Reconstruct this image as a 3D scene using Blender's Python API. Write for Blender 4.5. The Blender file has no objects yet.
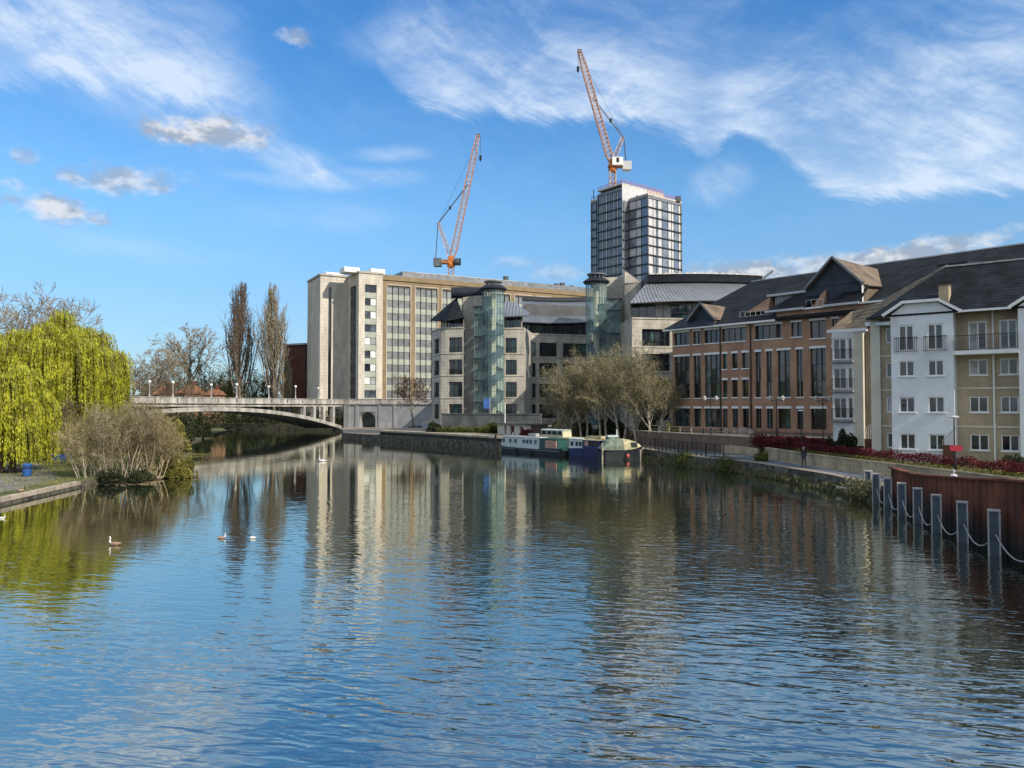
import bpy, math, random
import numpy as np
from mathutils import Vector
R = math.radians
sc = bpy.context.scene
COL = sc.collection

# ------------------------------------------------------------------ camera
F_PX, CX, CY, H = 769.0, 512.0, 384.0, 6.5
PITCH = R(1.71)
cam = bpy.data.cameras.new('camera'); cam_o = bpy.data.objects.new('camera', cam); COL.objects.link(cam_o)
cam_o.location = (0, 0, H); cam_o.rotation_euler = (math.pi/2 + PITCH, 0, 0)
cam.sensor_width = 36; cam.lens = F_PX/1024*36; cam.clip_end = 6000; cam.clip_start = .3
sc.camera = cam_o

# ------------------------------------------------------------------ light
SUN_EL = R(33); SUN_AZ = (0.76, -0.65)          # direction towards the sun, in plan
sun_dir = Vector((SUN_AZ[0]*math.cos(SUN_EL), SUN_AZ[1]*math.cos(SUN_EL), math.sin(SUN_EL))).normalized()
sun = bpy.data.lights.new('sun', 'SUN'); sun.energy = 4.2; sun.angle = R(.55); sun.color = (1, .90, .76)
sun_o = bpy.data.objects.new('sun', sun); COL.objects.link(sun_o)
sun_o.rotation_euler = (-sun_dir).to_track_quat('-Z', 'Y').to_euler()
sun_o.location = (60, -40, 80)

vs = sc.view_settings
vs.view_transform = 'Standard'; vs.look = 'None'; vs.gamma = 1; vs.use_curve_mapping = False
vs.exposure = 0.25
sc.cycles.use_denoising = True
sc.cycles.max_bounces = 6; sc.cycles.glossy_bounces = 4; sc.cycles.transmission_bounces = 6
sc.cycles.caustics_reflective = False; sc.cycles.caustics_refractive = False
sc.cycles.sample_clamp_indirect = 4

# ------------------------------------------------------------------ node helper
class NT:
    def __init__(s, nt): s.nt = nt
    def n(s, t, **k):
        nd = s.nt.nodes.new(t)
        for a, b in k.items(): setattr(nd, a, b)
        return nd
    def put(s, inp, v):
        if isinstance(v, bpy.types.NodeSocket): s.nt.links.new(v, inp)
        else: inp.default_value = v
    def m(s, op, a, b=None, c=None, clamp=False):
        nd = s.n('ShaderNodeMath', operation=op, use_clamp=clamp)
        s.put(nd.inputs[0], a)
        if b is not None: s.put(nd.inputs[1], b)
        if c is not None: s.put(nd.inputs[2], c)
        return nd.outputs[0]
    def ss(s, v, lo, hi, a=0., b=1.):
        nd = s.n('ShaderNodeMapRange', interpolation_type='SMOOTHSTEP')
        for i, x in enumerate((v, lo, hi, a, b)): s.put(nd.inputs[i], x)
        return nd.outputs[0]
    def lin(s, v, lo, hi, a=0., b=1.):
        nd = s.n('ShaderNodeMapRange')
        for i, x in enumerate((v, lo, hi, a, b)): s.put(nd.inputs[i], x)
        return nd.outputs[0]
    def xyz(s, x, y, z=0.):
        nd = s.n('ShaderNodeCombineXYZ')
        for i, v in enumerate((x, y, z)): s.put(nd.inputs[i], v)
        return nd.outputs[0]
    def noise(s, vec, scale, detail=4, rough=.55, dist=0., dim='3D'):
        nd = s.n('ShaderNodeTexNoise', noise_dimensions=dim)
        s.put(nd.inputs['Vector'], vec); nd.inputs['Scale'].default_value = scale
        nd.inputs['Detail'].default_value = detail; nd.inputs['Roughness'].default_value = rough
        nd.inputs['Distortion'].default_value = dist
        return nd.outputs['Fac']
    def mix(s, f, a, b, blend='MIX'):
        nd = s.n('ShaderNodeMix', data_type='RGBA', blend_type=blend)
        s.put(nd.inputs['Factor'], f)
        for i, v in ((6, a), (7, b)):
            if not isinstance(v, bpy.types.NodeSocket) and len(v) == 3: v = (*v, 1)
            s.put(nd.inputs[i], v)
        return nd.outputs[2]

# ------------------------------------------------------------------ sky
world = bpy.data.worlds.new('World'); sc.world = world; world.use_nodes = True
w = NT(world.node_tree); world.node_tree.nodes.clear()
sky = w.n('ShaderNodeTexSky', sky_type='NISHITA'); sky.sun_disc = False
sky.sun_elevation = SUN_EL; sky.sun_rotation = math.atan2(SUN_AZ[0], SUN_AZ[1])
sky.air_density = 1.0; sky.dust_density = .35; sky.ozone_density = 3.5; sky.altitude = 0
hs = w.n('ShaderNodeHueSaturation'); hs.inputs['Saturation'].default_value = 1.0
tc = w.n('ShaderNodeTexCoord'); sp = w.n('ShaderNodeSeparateXYZ'); w.put(sp.inputs[0], tc.outputs['Generated'])
X, Y, Z = sp.outputs
AZ = w.m('ARCTAN2', X, Y)                       # azimuth from straight ahead, radians
EL = w.m('ARCSINE', Z)
# camera-like rendition of the blue: richer towards the zenith, cleaner at the horizon
gain = w.mix(w.ss(EL, R(2), R(16)), (.58, .77, .92), (.68, 1.12, 1.31)); gain = w.mix(w.ss(EL, R(14), R(30)), gain, (.34, .98, 1.42))
w.put(hs.inputs['Color'], w.mix(1., sky.outputs[0], gain, 'MULTIPLY'))
def sky_uv(px, py):                             # where a feature of the sky stands: azimuth, elevation
    a = math.atan((px-CX)/F_PX); return a, math.atan((407-py)/F_PX*math.cos(a))
def ell(px, py, a, b, rot=0.):                  # soft ellipse in the sky (radii in degrees), tilt in degrees
    u0, v0 = sky_uv(px, py); c, s_ = math.cos(R(rot)), math.sin(R(rot))
    du = w.m('SUBTRACT', AZ, u0); dv = w.m('SUBTRACT', EL, v0)
    x = w.m('DIVIDE', w.m('ADD', w.m('MULTIPLY', du, c), w.m('MULTIPLY', dv, s_)), R(a))
    y = w.m('DIVIDE', w.m('SUBTRACT', w.m('MULTIPLY', dv, c), w.m('MULTIPLY', du, s_)), R(b))
    return w.m('SQRT', w.m('ADD', w.m('MULTIPLY', x, x), w.m('MULTIPLY', y, y)))
def addm(lst):
    o = lst[0]
    for q in lst[1:]: o = w.m('ADD', o, q)
    return o
# warped streaky coordinates for the high thin cloud
base = w.xyz(AZ, EL, 0.)
warp = w.n('ShaderNodeTexNoise'); w.put(warp.inputs['Vector'], base); warp.inputs['Scale'].default_value = 3.2; warp.inputs['Detail'].default_value = 2
wv = w.n('ShaderNodeVectorMath', operation='MULTIPLY_ADD'); w.put(wv.inputs[0], warp.outputs['Color'])
wv.inputs[1].default_value = (.22, .10, 0); w.put(wv.inputs[2], base)
def streak(rot, sx, sy, scale, detail=7, rough=.70):
    mp = w.n('ShaderNodeMapping'); w.put(mp.inputs[0], wv.outputs[0])
    mp.inputs['Rotation'].default_value = (0, 0, R(rot)); 
    mp2 = w.n('ShaderNodeMapping'); w.put(mp2.inputs[0], mp.outputs[0]); mp2.inputs['Scale'].default_value = (sx, sy, 1)
    return w.noise(mp2.outputs[0], scale, detail, rough)
s1 = streak(14, 1.0, 2.6, 4.2, 5); s2 = streak(-20, 1.0, 3.0, 5.5, 5); s3 = streak(28, 1.0, 4.2, 7.0, 5)
def em(px, py, a, b, rot, g, inner=.15): return w.ss(ell(px, py, a, b, rot), 1.0, inner, 0., g)
# lower edges of the high cloud banks as curves of azimuth
azn = w.m('DIVIDE', w.m('ADD', AZ, .62), 1.24)
def edge(pts):
    nd = w.n('ShaderNodeFloatCurve'); w.put(nd.inputs['Value'], azn); c = nd.mapping.curves[0]
    P_ = [((sky_uv(px, 0)[0]+.62)/1.24, sky_uv(px, py)[1]/.6) for px, py in pts]
    while len(c.points) < len(P_): c.points.new(.5, .5)
    for q, (x_, y_) in zip(c.points, P_): q.location = (x_, y_)
    nd.mapping.extend = 'HORIZONTAL'; nd.mapping.update(); return w.m('MULTIPLY', nd.outputs[0], .6)
wob = w.m('MULTIPLY', w.m('SUBTRACT', s3, .5), .055)
def bank(pts, sharp, thick, gain_, u0, u1, tx):
    h = w.m('ADD', w.m('SUBTRACT', EL, edge(pts)), wob); a = w.ss(h, -R(.15), R(sharp))
    f = w.m('EXPONENT', w.m('MULTIPLY', w.m('MAXIMUM', h, 0.), -1/R(thick)))
    fade = w.ss(AZ, sky_uv(u0, 0)[0], sky_uv(u1, 0)[0])
    core = w.m('MULTIPLY', f, .50); streaks = w.m('MULTIPLY', w.ss(tx, .40, .68), w.m('ADD', w.m('MULTIPLY', f, .85), .10))
    return w.m('MULTIPLY', w.m('MULTIPLY', a, fade), w.m('MULTIPLY', w.m('ADD', core, streaks), gain_))
tex = w.m('ADD', w.m('MULTIPLY', s1, .45), w.m('ADD', w.m('MULTIPLY', s2, .25), w.m('MULTIPLY', s3, .30)))
fil = w.m('SUBTRACT', 1., w.m('ABSOLUTE', w.m('MULTIPLY', w.m('SUBTRACT', streak(20, 1.0, 3.4, 6.0, 6, .6), .5), 5.5)), clamp=True)      # thin bright filaments
b1 = bank([(372, 50), (392, 88), (440, 112), (560, 121), (640, 124), (690, 144), (708, 160), (722, 152), (735, 137), (770, 152), (810, 180), (838, 195), (920, 197), (1030, 192)], 1.1, 3.6, 1.05, 355, 440, tex)
b2 = bank([(-10, 84), (60, 90), (120, 98), (190, 112), (238, 114), (262, 104)], 1.6, 4.6, .85, 285, 170, tex)
soft = addm([em(300, 163, 5, 1.6, -14, .75), em(345, 178, 7, 1.1, 5, .70), em(390, 152, 4.5, .8, 4, .4), em(262, 178, 4, .7, -4, .35), em(860, 90, 13, 4.5, -5, .38), em(120, 55, 13, 5, -14, .55), em(560, 70, 12, 3.6, -6, .45), em(960, 150, 6, 3.5, 12, .5), em(1000, 50, 7, 5, 20, .5), em(722, 180, 3.0, 2.2, 20, .6), em(330, 215, 9, 1.6, 0, .22), em(110, 245, 11, 1.4, -3, .22), em(430, 30, 9, 2.5, 8, .3), em(40, 20, 7, 3, -10, .35)])
soft = w.m('MULTIPLY', soft, w.m('ADD', w.ss(tex, .40, .64, .05, .85), w.m('MULTIPLY', fil, .35)))
bk = w.m('MAXIMUM', b1, b2); bk = w.m('MULTIPLY', bk, w.m('ADD', w.ss(tex, .30, .58, .50, 1.0), w.m('MULTIPLY', fil, .12)))
cirrus = w.m('ADD', bk, soft)
cirrus = w.m('MINIMUM', w.m('ADD', w.m('MULTIPLY', cirrus, .82), w.m('MULTIPLY', w.ss(tex, .42, .72), .09)), .88)
# small puffs
pn = w.noise(w.xyz(AZ, w.m('MULTIPLY', EL, 1.7)), 26, 6, .62)
pj = w.m('MULTIPLY', w.m('SUBTRACT', pn, .5), 2.3)
def puff(px, py, a, b, rot, g): return w.ss(w.m('ADD', ell(px, py, a, b, rot), pj), 1.15, .25, 0., g)
puffs = addm([puff(213, 130, 4.6, 1.15, 3, .95), puff(160, 128, 2.2, .6, -6, .6), puff(120, 178, 4.4, 1.05, 4, .75), puff(50, 205, 2.9, 1.2, -14, .9), puff(294, 31, 1.4, .7, 0, .6), puff(16, 155, 1, .6, 0, .5),
              puff(820, 268, 10, 1.2, 2, .75), puff(730, 268, 5, .7, 0, .45), puff(930, 252, 6, 1.0, 6, .65), puff(560, 272, 3, .7, 0, .3), puff(520, 262, 2, .5, 0, .25)])
puffs = w.m('MINIMUM', puffs, .95)
# underside of the puffs is greyer
pshade = w.noise(w.xyz(AZ, w.m('ADD', w.m('MULTIPLY', EL, 1.7), .035)), 26, 3, .6)
pcol = w.mix(w.ss(pshade, .42, .62), (2.8, 3.3, 4.1), (5.8, 6.0, 6.3))
veil = w.ss(EL, R(20), R(1), 0.04, .30)
c1 = w.mix(veil, hs.outputs[0], (3.2, 4.4, 5.8))
c2 = w.mix(cirrus, c1, (5.4, 6.3, 7.5))
# unseen broken cloud added overhead and behind the viewer to brighten the shade
ob_n = w.noise(tc.outputs['Generated'], 2.2, 5, .6)
obm = w.m('MULTIPLY', w.m('MAXIMUM', w.ss(Y, .15, -.35), w.ss(EL, R(34), R(52))), w.ss(ob_n, .36, .56, .25, 1.))
c2 = w.mix(w.m('MULTIPLY', obm, .85), c2, (6.3, 6.6, 6.9))
c3 = w.mix(puffs, c2, pcol)
bg = w.n('ShaderNodeBackground'); w.put(bg.inputs[0], c3); bg.inputs[1].default_value = .115
world.cycles.sampling_method = 'MANUAL'; world.cycles.sample_map_resolution = 512
wo = w.n('ShaderNodeOutputWorld'); w.nt.links.new(bg.outputs[0], wo.inputs[0])

# ------------------------------------------------------------------ projection helpers: a point of the place seen in a direction
FW = Vector((0, math.cos(PITCH), math.sin(PITCH))); UP = Vector((0, -math.sin(PITCH), math.cos(PITCH)))
CAM = Vector((0, 0, H))
def ray(px, py): return FW + Vector((1, 0, 0))*((px-CX)/F_PX) + UP*((CY-py)/F_PX)
def P(px, py, D):
    d = ray(px, py); return CAM + d*(D/d.y)
def G(px, py, z=0.):
    d = ray(px, py); return CAM + d*((z-H)/d.z)
def PX(px, D, z):                                # point at pixel column px, distance D, height z
    y = 407-(z-H)*F_PX/D; q = P(px, y, D); return Vector((q.x, D, z))

# ------------------------------------------------------------------ materials
M = {}
def mat(name, col, rough=.7, var=.12, vscale=.6, metal=0., spec=.4, bump=0., bscale=8., dirt=None, dscale=.15, dk=.5):
    m = bpy.data.materials.new(name); m.use_nodes = True; t = NT(m.node_tree)
    b = m.node_tree.nodes['Principled BSDF']
    tcn = t.n('ShaderNodeTexCoord'); geo = t.n('ShaderNodeNewGeometry')
    n1 = t.noise(geo.outputs['Position'], vscale, 6, .6)
    lo = tuple(c*(1-var*2) for c in col); hi = tuple(min(1, c*(1+var*2)) for c in col)
    c = t.mix(t.ss(n1, .28, .72), lo, hi)
    if dirt:
        mp = t.n('ShaderNodeMapping'); t.put(mp.inputs[0], geo.outputs['Position']); mp.inputs['Scale'].default_value = (1, 1, .22)
        n2 = t.noise(mp.outputs[0], dscale*6, 7, .68)
        c = t.mix(t.ss(n2, .5, .72, 0., dk), c, dirt)
    t.put(b.inputs['Base Color'], c)
    n3 = t.noise(geo.outputs['Position'], vscale*4, 3)
    t.put(b.inputs['Roughness'], t.lin(n3, .3, .7, max(0, rough-.08), min(1, rough+.08)))
    b.inputs['Metallic'].default_value = metal; b.inputs['Specular IOR Level'].default_value = spec
    if bump:
        bn = t.n('ShaderNodeBump'); bn.inputs['Strength'].default_value = bump; bn.inputs['Distance'].default_value = .05
        t.put(bn.inputs['Height'], t.noise(geo.outputs['Position'], bscale, 4)); t.put(b.inputs['Normal'], bn.outputs[0])
    M[name] = m; return m
def brick(name, c1, c2, mortar, bw=.225, bh=.075, msz=.012, rough=.85, bumpd=.006, var=.18):
    m = bpy.data.materials.new(name); m.use_nodes = True; t = NT(m.node_tree); b = m.node_tree.nodes['Principled BSDF']
    uv = t.n('ShaderNodeUVMap'); geo = t.n('ShaderNodeNewGeometry')
    br = t.n('ShaderNodeTexBrick'); t.put(br.inputs['Vector'], uv.outputs[0]); br.inputs['Scale'].default_value = 1
    br.inputs['Color1'].default_value = (*c1, 1); br.inputs['Color2'].default_value = (*c2, 1); br.inputs['Mortar'].default_value = (*mortar, 1)
    br.inputs['Mortar Size'].default_value = msz; br.inputs['Brick Width'].default_value = bw; br.inputs['Row Height'].default_value = bh
    mp = t.n('ShaderNodeMapping'); t.put(mp.inputs[0], geo.outputs['Position']); mp.inputs['Scale'].default_value = (1, 1, .35)
    n1 = t.noise(mp.outputs[0], .55, 7, .65)
    c = t.mix(1., br.outputs['Color'], t.mix(t.ss(n1, .3, .7), (1-var*1.6,)*3, (1+var,)*3), 'MULTIPLY')
    t.put(b.inputs['Base Color'], c); b.inputs['Roughness'].default_value = rough; b.inputs['Specular IOR Level'].default_value = .25
    bn = t.n('ShaderNodeBump'); bn.inputs['Strength'].default_value = .6; bn.inputs['Distance'].default_value = bumpd
    t.put(bn.inputs['Height'], br.outputs['Fac']); bn.invert = True; t.put(b.inputs['Normal'], bn.outputs[0])
    M[name] = m
def seams(name, col, width, rough=.45, metal=.3, dark=.5, axis=0, frac=.12, var=.08, spec=.5):       # standing seams / tile courses from UV
    m = bpy.data.materials.new(name); m.use_nodes = True; t = NT(m.node_tree); b = m.node_tree.nodes['Principled BSDF']
    uv = t.n('ShaderNodeUVMap'); s_ = t.n('ShaderNodeSeparateXYZ'); t.put(s_.inputs[0], uv.outputs[0]); geo = t.n('ShaderNodeNewGeometry')
    f = t.m('FRACT', t.m('DIVIDE', s_.outputs[axis], width))
    line = t.ss(f, frac, frac*.5)
    n1 = t.noise(geo.outputs['Position'], .5, 7, .65); n2 = t.noise(geo.outputs['Position'], 3.5, 5, .7)
    c = t.mix(t.ss(n1, .3, .7), tuple(c*(1-var*2) for c in col), tuple(min(1, c*(1+var*2)) for c in col))
    c = t.mix(t.ss(n2, .55, .75, 0., .35), c, tuple(c*1.6+.01 for c in col))
    c = t.mix(t.m('MULTIPLY', line, 1-dark), c, tuple(c*.25 for c in col))
    t.put(b.inputs['Base Color'], c); b.inputs['Roughness'].default_value = rough; b.inputs['Metallic'].default_value = metal
    b.inputs['Specular IOR Level'].default_value = spec
    bn = t.n('ShaderNodeBump'); bn.inputs['Strength'].default_value = .7; bn.inputs['Distance'].default_value = .05
    t.put(bn.inputs['Height'], line if axis == 0 else f); t.put(b.inputs['Normal'], bn.outputs[0])
    M[name] = m
def glassm(name, col, rough=.06, spec=.9, coat=0., var=.5):
    m = bpy.data.materials.new(name); m.use_nodes = True; t = NT(m.node_tree); b = m.node_tree.nodes['Principled BSDF']
    geo = t.n('ShaderNodeNewGeometry'); n1 = t.noise(geo.outputs['Position'], .45, 3); n2 = t.noise(geo.outputs['Position'], .9, 3)
    t.put(b.inputs['Base Color'], t.mix(t.ss(n1, .35, .65), tuple(c*(1-var) for c in col), tuple(c*(1+var) for c in col)))
    b.inputs['Roughness'].default_value = rough; b.inputs['Specular IOR Level'].default_value = spec; b.inputs['IOR'].default_value = 1.5
    bn = t.n('ShaderNodeBump'); bn.inputs['Strength'].default_value = .25; bn.inputs['Distance'].default_value = .05
    t.put(bn.inputs['Height'], n2); t.put(b.inputs['Normal'], bn.outputs[0])
    M[name] = m
def leafm(name, col, var=.35, trans=.35, col2=None, vs_=.35):
    m = bpy.data.materials.new(name); m.use_nodes = True; t = NT(m.node_tree); b = m.node_tree.nodes['Principled BSDF']
    geo = t.n('ShaderNodeNewGeometry'); n1 = t.noise(geo.outputs['Position'], vs_, 3, .6); n2 = t.noise(geo.outputs['Position'], 7., 2)
    lo = tuple(c*(1-var) for c in col); hi = tuple(c*(1+var) for c in (col2 or col))
    c = t.mix(t.m('ADD', t.m('MULTIPLY', t.ss(n1, .35, .65), .6), t.m('MULTIPLY', t.ss(n2, .35, .65), .4)), lo, hi)
    t.put(b.inputs['Base Color'], c); b.inputs['Roughness'].default_value = .6; b.inputs['Specular IOR Level'].default_value = .25
    tr = t.n('ShaderNodeBsdfTranslucent'); t.put(tr.inputs[0], c)
    mx = t.n('ShaderNodeMixShader'); mx.inputs[0].default_value = trans
    t.nt.links.new(b.outputs[0], mx.inputs[1]); t.nt.links.new(tr.outputs[0], mx.inputs[2])
    t.nt.links.new(mx.outputs[0], m.node_tree.nodes['Material Output'].inputs[0]); M[name] = m
def clearglass(name, tint, alpha=.35, rough=.03):
    m = bpy.data.materials.new(name); m.use_nodes = True; t = NT(m.node_tree)
    b = m.node_tree.nodes['Principled BSDF']; b.inputs['Base Color'].default_value = (*tint, 1); b.inputs['Roughness'].default_value = rough
    b.inputs['Specular IOR Level'].default_value = .8
    geo = t.n('ShaderNodeNewGeometry'); n1 = t.noise(geo.outputs['Position'], .7, 3)
    tr = t.n('ShaderNodeBsdfTransparent'); tr.inputs[0].default_value = (.88, .96, .96, 1)
    mx = t.n('ShaderNodeMixShader'); t.put(mx.inputs[0], t.lin(n1, .3, .7, alpha-.08, alpha+.08))
    t.nt.links.new(tr.outputs[0], mx.inputs[1]); t.nt.links.new(b.outputs[0], mx.inputs[2])
    t.nt.links.new(mx.outputs[0], m.node_tree.nodes['Material Output'].inputs[0]); M[name] = m

mat('pale_stone', (.56, .51, .43), .8, .07, .8, dirt=(.30, .28, .24), dk=.5)
mat('cream_stone', (.46, .43, .365), .8, .08, .5, dirt=(.19, .185, .17), dk=.7)
mat('ochre_stone', (.23, .17, .095), .8, .08, .5)
mat('spandrel_green', (.33, .35, .29), .5, .08, .6)
mat('grey_stone', (.30, .31, .32), .8, .08, .4, dirt=(.12, .12, .12))
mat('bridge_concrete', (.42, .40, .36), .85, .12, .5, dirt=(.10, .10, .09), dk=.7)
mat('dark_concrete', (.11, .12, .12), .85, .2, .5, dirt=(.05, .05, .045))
mat('white_paint', (.78, .78, .76), .55, .03, .8)
mat('white_render', (.72, .74, .75), .8, .04, .5, dirt=(.46, .48, .47), dk=.5)
mat('cream_render', (.60, .57, .47), .8, .05, .5)
mat('dark_frame', (.025, .028, .032), .4, .1)
mat('grey_metal', (.16, .17, .18), .45, .15, .8, metal=.4)
mat('pale_metal', (.42, .43, .44), .45, .1, .8, metal=.3)
mat('light_grey', (.50, .51, .52), .6, .06)
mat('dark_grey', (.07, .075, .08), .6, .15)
mat('black_metal', (.012, .013, .015), .4, .2)
mat('navy_slate', (.012, .017, .026), .6, .2, .8)
mat('blind', (.62, .64, .62), .6, .08)
mat('blind_dim', (.26, .29, .29), .5, .15)
mat('curtain', (.42, .44, .43), .8, .15, 2.)
mat('orange_paint', (.52, .17, .035), .5, .2, 1.)
mat('jib_red', (.42, .20, .13), .5, .25, 1.2, dirt=(.55, .50, .42), dk=.8)
mat('jib_pale', (.50, .38, .30), .5, .25, 1.2)
mat('rusty_steel', (.145, .046, .022), .9, .3, .5, dirt=(.025, .010, .008), dk=.8, bump=.4, bscale=4)
mat('bollard_blue', (.055, .085, .115), .55, .15, 2., dirt=(.02, .03, .04))
mat('bollard_edge', (.42, .40, .38), .7, .1, 3.)
mat('rope', (.40, .40, .37), .9, .1, 3.)
brick('pale_stone', (.57, .52, .44), (.53, .485, .41), (.36, .33, .28), 1.5, .93, .03, .8, .004, .14)
brick('cream_stone', (.47, .44, .375), (.435, .405, .345), (.28, .265, .23), 1.3, .68, .025, .8, .004, .2)
brick('bridge_concrete', (.43, .41, .37), (.38, .365, .33), (.20, .19, .17), 2.6, 1.2, .02, .85, .004, .32)
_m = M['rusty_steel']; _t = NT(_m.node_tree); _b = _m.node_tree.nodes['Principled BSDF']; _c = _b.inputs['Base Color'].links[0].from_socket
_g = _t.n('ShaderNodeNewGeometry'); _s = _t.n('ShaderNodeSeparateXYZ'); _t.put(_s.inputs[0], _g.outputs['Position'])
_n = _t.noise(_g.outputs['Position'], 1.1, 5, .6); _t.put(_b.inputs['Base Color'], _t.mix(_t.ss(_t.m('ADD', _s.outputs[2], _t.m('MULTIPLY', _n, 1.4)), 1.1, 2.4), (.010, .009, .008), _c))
brick('orange_brick', (.40, .21, .125), (.33, .165, .10), (.36, .28, .20))
brick('yellow_brick', (.50, .39, .25), (.40, .30, .18), (.44, .39, .31))
brick('red_brick', (.14, .045, .03), (.11, .035, .025), (.12, .08, .06))
brick('brown_brick', (.20, .13, .09), (.15, .09, .06), (.2, .16, .13))
brick('stone_block', (.50, .40, .25), (.40, .32, .20), (.26, .21, .15), .45, .2, .012, var=.25)
seams('roof_slate', (.014, .017, .021), .42, .75, 0, .35, axis=1, frac=.25, var=.3, spec=.18)
seams('tan_tile', (.17, .125, .085), .32, .8, 0, .3, axis=1, frac=.28, var=.2)
seams('sunlit_tile', (.23, .165, .095), .55, .85, 0, .12, axis=1, frac=.34, var=.25)  # tan of the flats roof strip: sunlight put into the tile colour
seams('ribbed_metal', (.26, .28, .31), .62, .4, .45, .15, axis=0, frac=.3)
seams('zinc', (.16, .185, .22), .9, .45, .4, .7, axis=0, frac=.08)
glassm('glass', (.012, .018, .026)); glassm('glass_green', (.04, .075, .075)); glassm('glass_blue', (.05, .09, .16), .1)
glassm('glass_grey', (.055, .07, .085), .12)
clearglass('stair_glass', (.46, .66, .68), .15); clearglass('thin_glass', (.2, .25, .25), .3)
mat('bark', (.17, .14, .105), .9, .25, 2., bump=.6); mat('pale_bark', (.36, .32, .25), .9, .25, 2., bump=.5)
mat('twig_olive', (.23, .20, .115), .9, .3, 1.5); mat('twig', (.30, .25, .17), .9, .25, 1.5); mat('twig_brown', (.15, .11, .075), .9, .25, 1.5); mat('twig_tan', (.42, .34, .21), .9, .25, 1.5)
leafm('willow_leaf', (.13, .15, .012), .5, .45, (.49, .50, .05), .9); leafm('catkin', (.17, .165, .065), .45, .25, (.36, .33, .17), 1.4)
leafm('bush_green', (.06, .085, .02), .4, .3, (.12, .13, .03)); leafm('dark_leaf', (.018, .028, .012), .4, .15, (.04, .05, .02))
leafm('red_leaf', (.05, .010, .014), .4, .25, (.135, .015, .020), 1.); leafm('reed', (.30, .25, .15), .5, .3, (.13, .14, .06), .9)
seams('flat_tile', (.011, .015, .020), .48, .8, 0, .15, axis=1, frac=.3, var=.45, spec=.18)
mat('boulder_stone', (.34, .27, .23), .9, .2, 2., bump=.4)
leafm('far_leaf', (.05, .045, .03), .4, .2, (.09, .075, .05), .06)
leafm('grass_leaf', (.13, .15, .04), .4, .3, (.24, .23, .08), .3)
leafm('olive_leaf', (.10, .11, .022), .4, .3, (.30, .27, .07), .7)
leafm('russet_leaf', (.16, .07, .04), .4, .3, (.22, .11, .06))

# ------------------------------------------------------------------ mesh building
def tag(o, label=None, cat=None, group=None, kind=None):
    if label: o['label'] = label
    if cat: o['category'] = cat
    if group: o['group'] = group
    if kind: o['kind'] = kind
    return o
WL = {}
def empty(name, loc, label, cat, group=None):
    o = bpy.data.objects.new(name, None); COL.objects.link(o); o.location = loc; o.empty_display_size = .3
    WL[o.name] = Vector(loc); return tag(o, label, cat, group)
def link_mesh(me, name, mats, parent, origin):
    o = bpy.data.objects.new(name, me); COL.objects.link(o)
    for m_ in mats: me.materials.append(M[m_] if isinstance(m_, str) else m_)
    if parent is not None: o.parent = parent; WL[o.name] = WL[parent.name]
    else: o.location = origin; WL[o.name] = Vector(origin)
    return o
def auto_uv(me):
    nf = len(me.polygons); nl = len(me.loops)
    if nf == 0: return
    nrm = np.empty(nf*3, np.float32); me.polygons.foreach_get('normal', nrm); nrm = nrm.reshape(-1, 3)
    tot = np.empty(nf, np.int32); me.polygons.foreach_get('loop_total', tot)
    vi = np.empty(nl, np.int32); me.loops.foreach_get('vertex_index', vi)
    co = np.empty(len(me.vertices)*3, np.float32); me.vertices.foreach_get('co', co); co = co.reshape(-1, 3)[vi]
    n = np.repeat(nrm, tot, axis=0)
    t = np.stack([-n[:, 1], n[:, 0], np.zeros(len(n))], 1); ln = np.linalg.norm(t, axis=1)
    t[ln < .05] = (1, 0, 0); t /= np.linalg.norm(t, axis=1)[:, None]
    b = np.cross(n, t)
    uv = np.stack([(co*t).sum(1), (co*b).sum(1)], 1).astype(np.float32)
    l = me.uv_layers.new(name='UVMap'); l.data.foreach_set('uv', uv.ravel())
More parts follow.
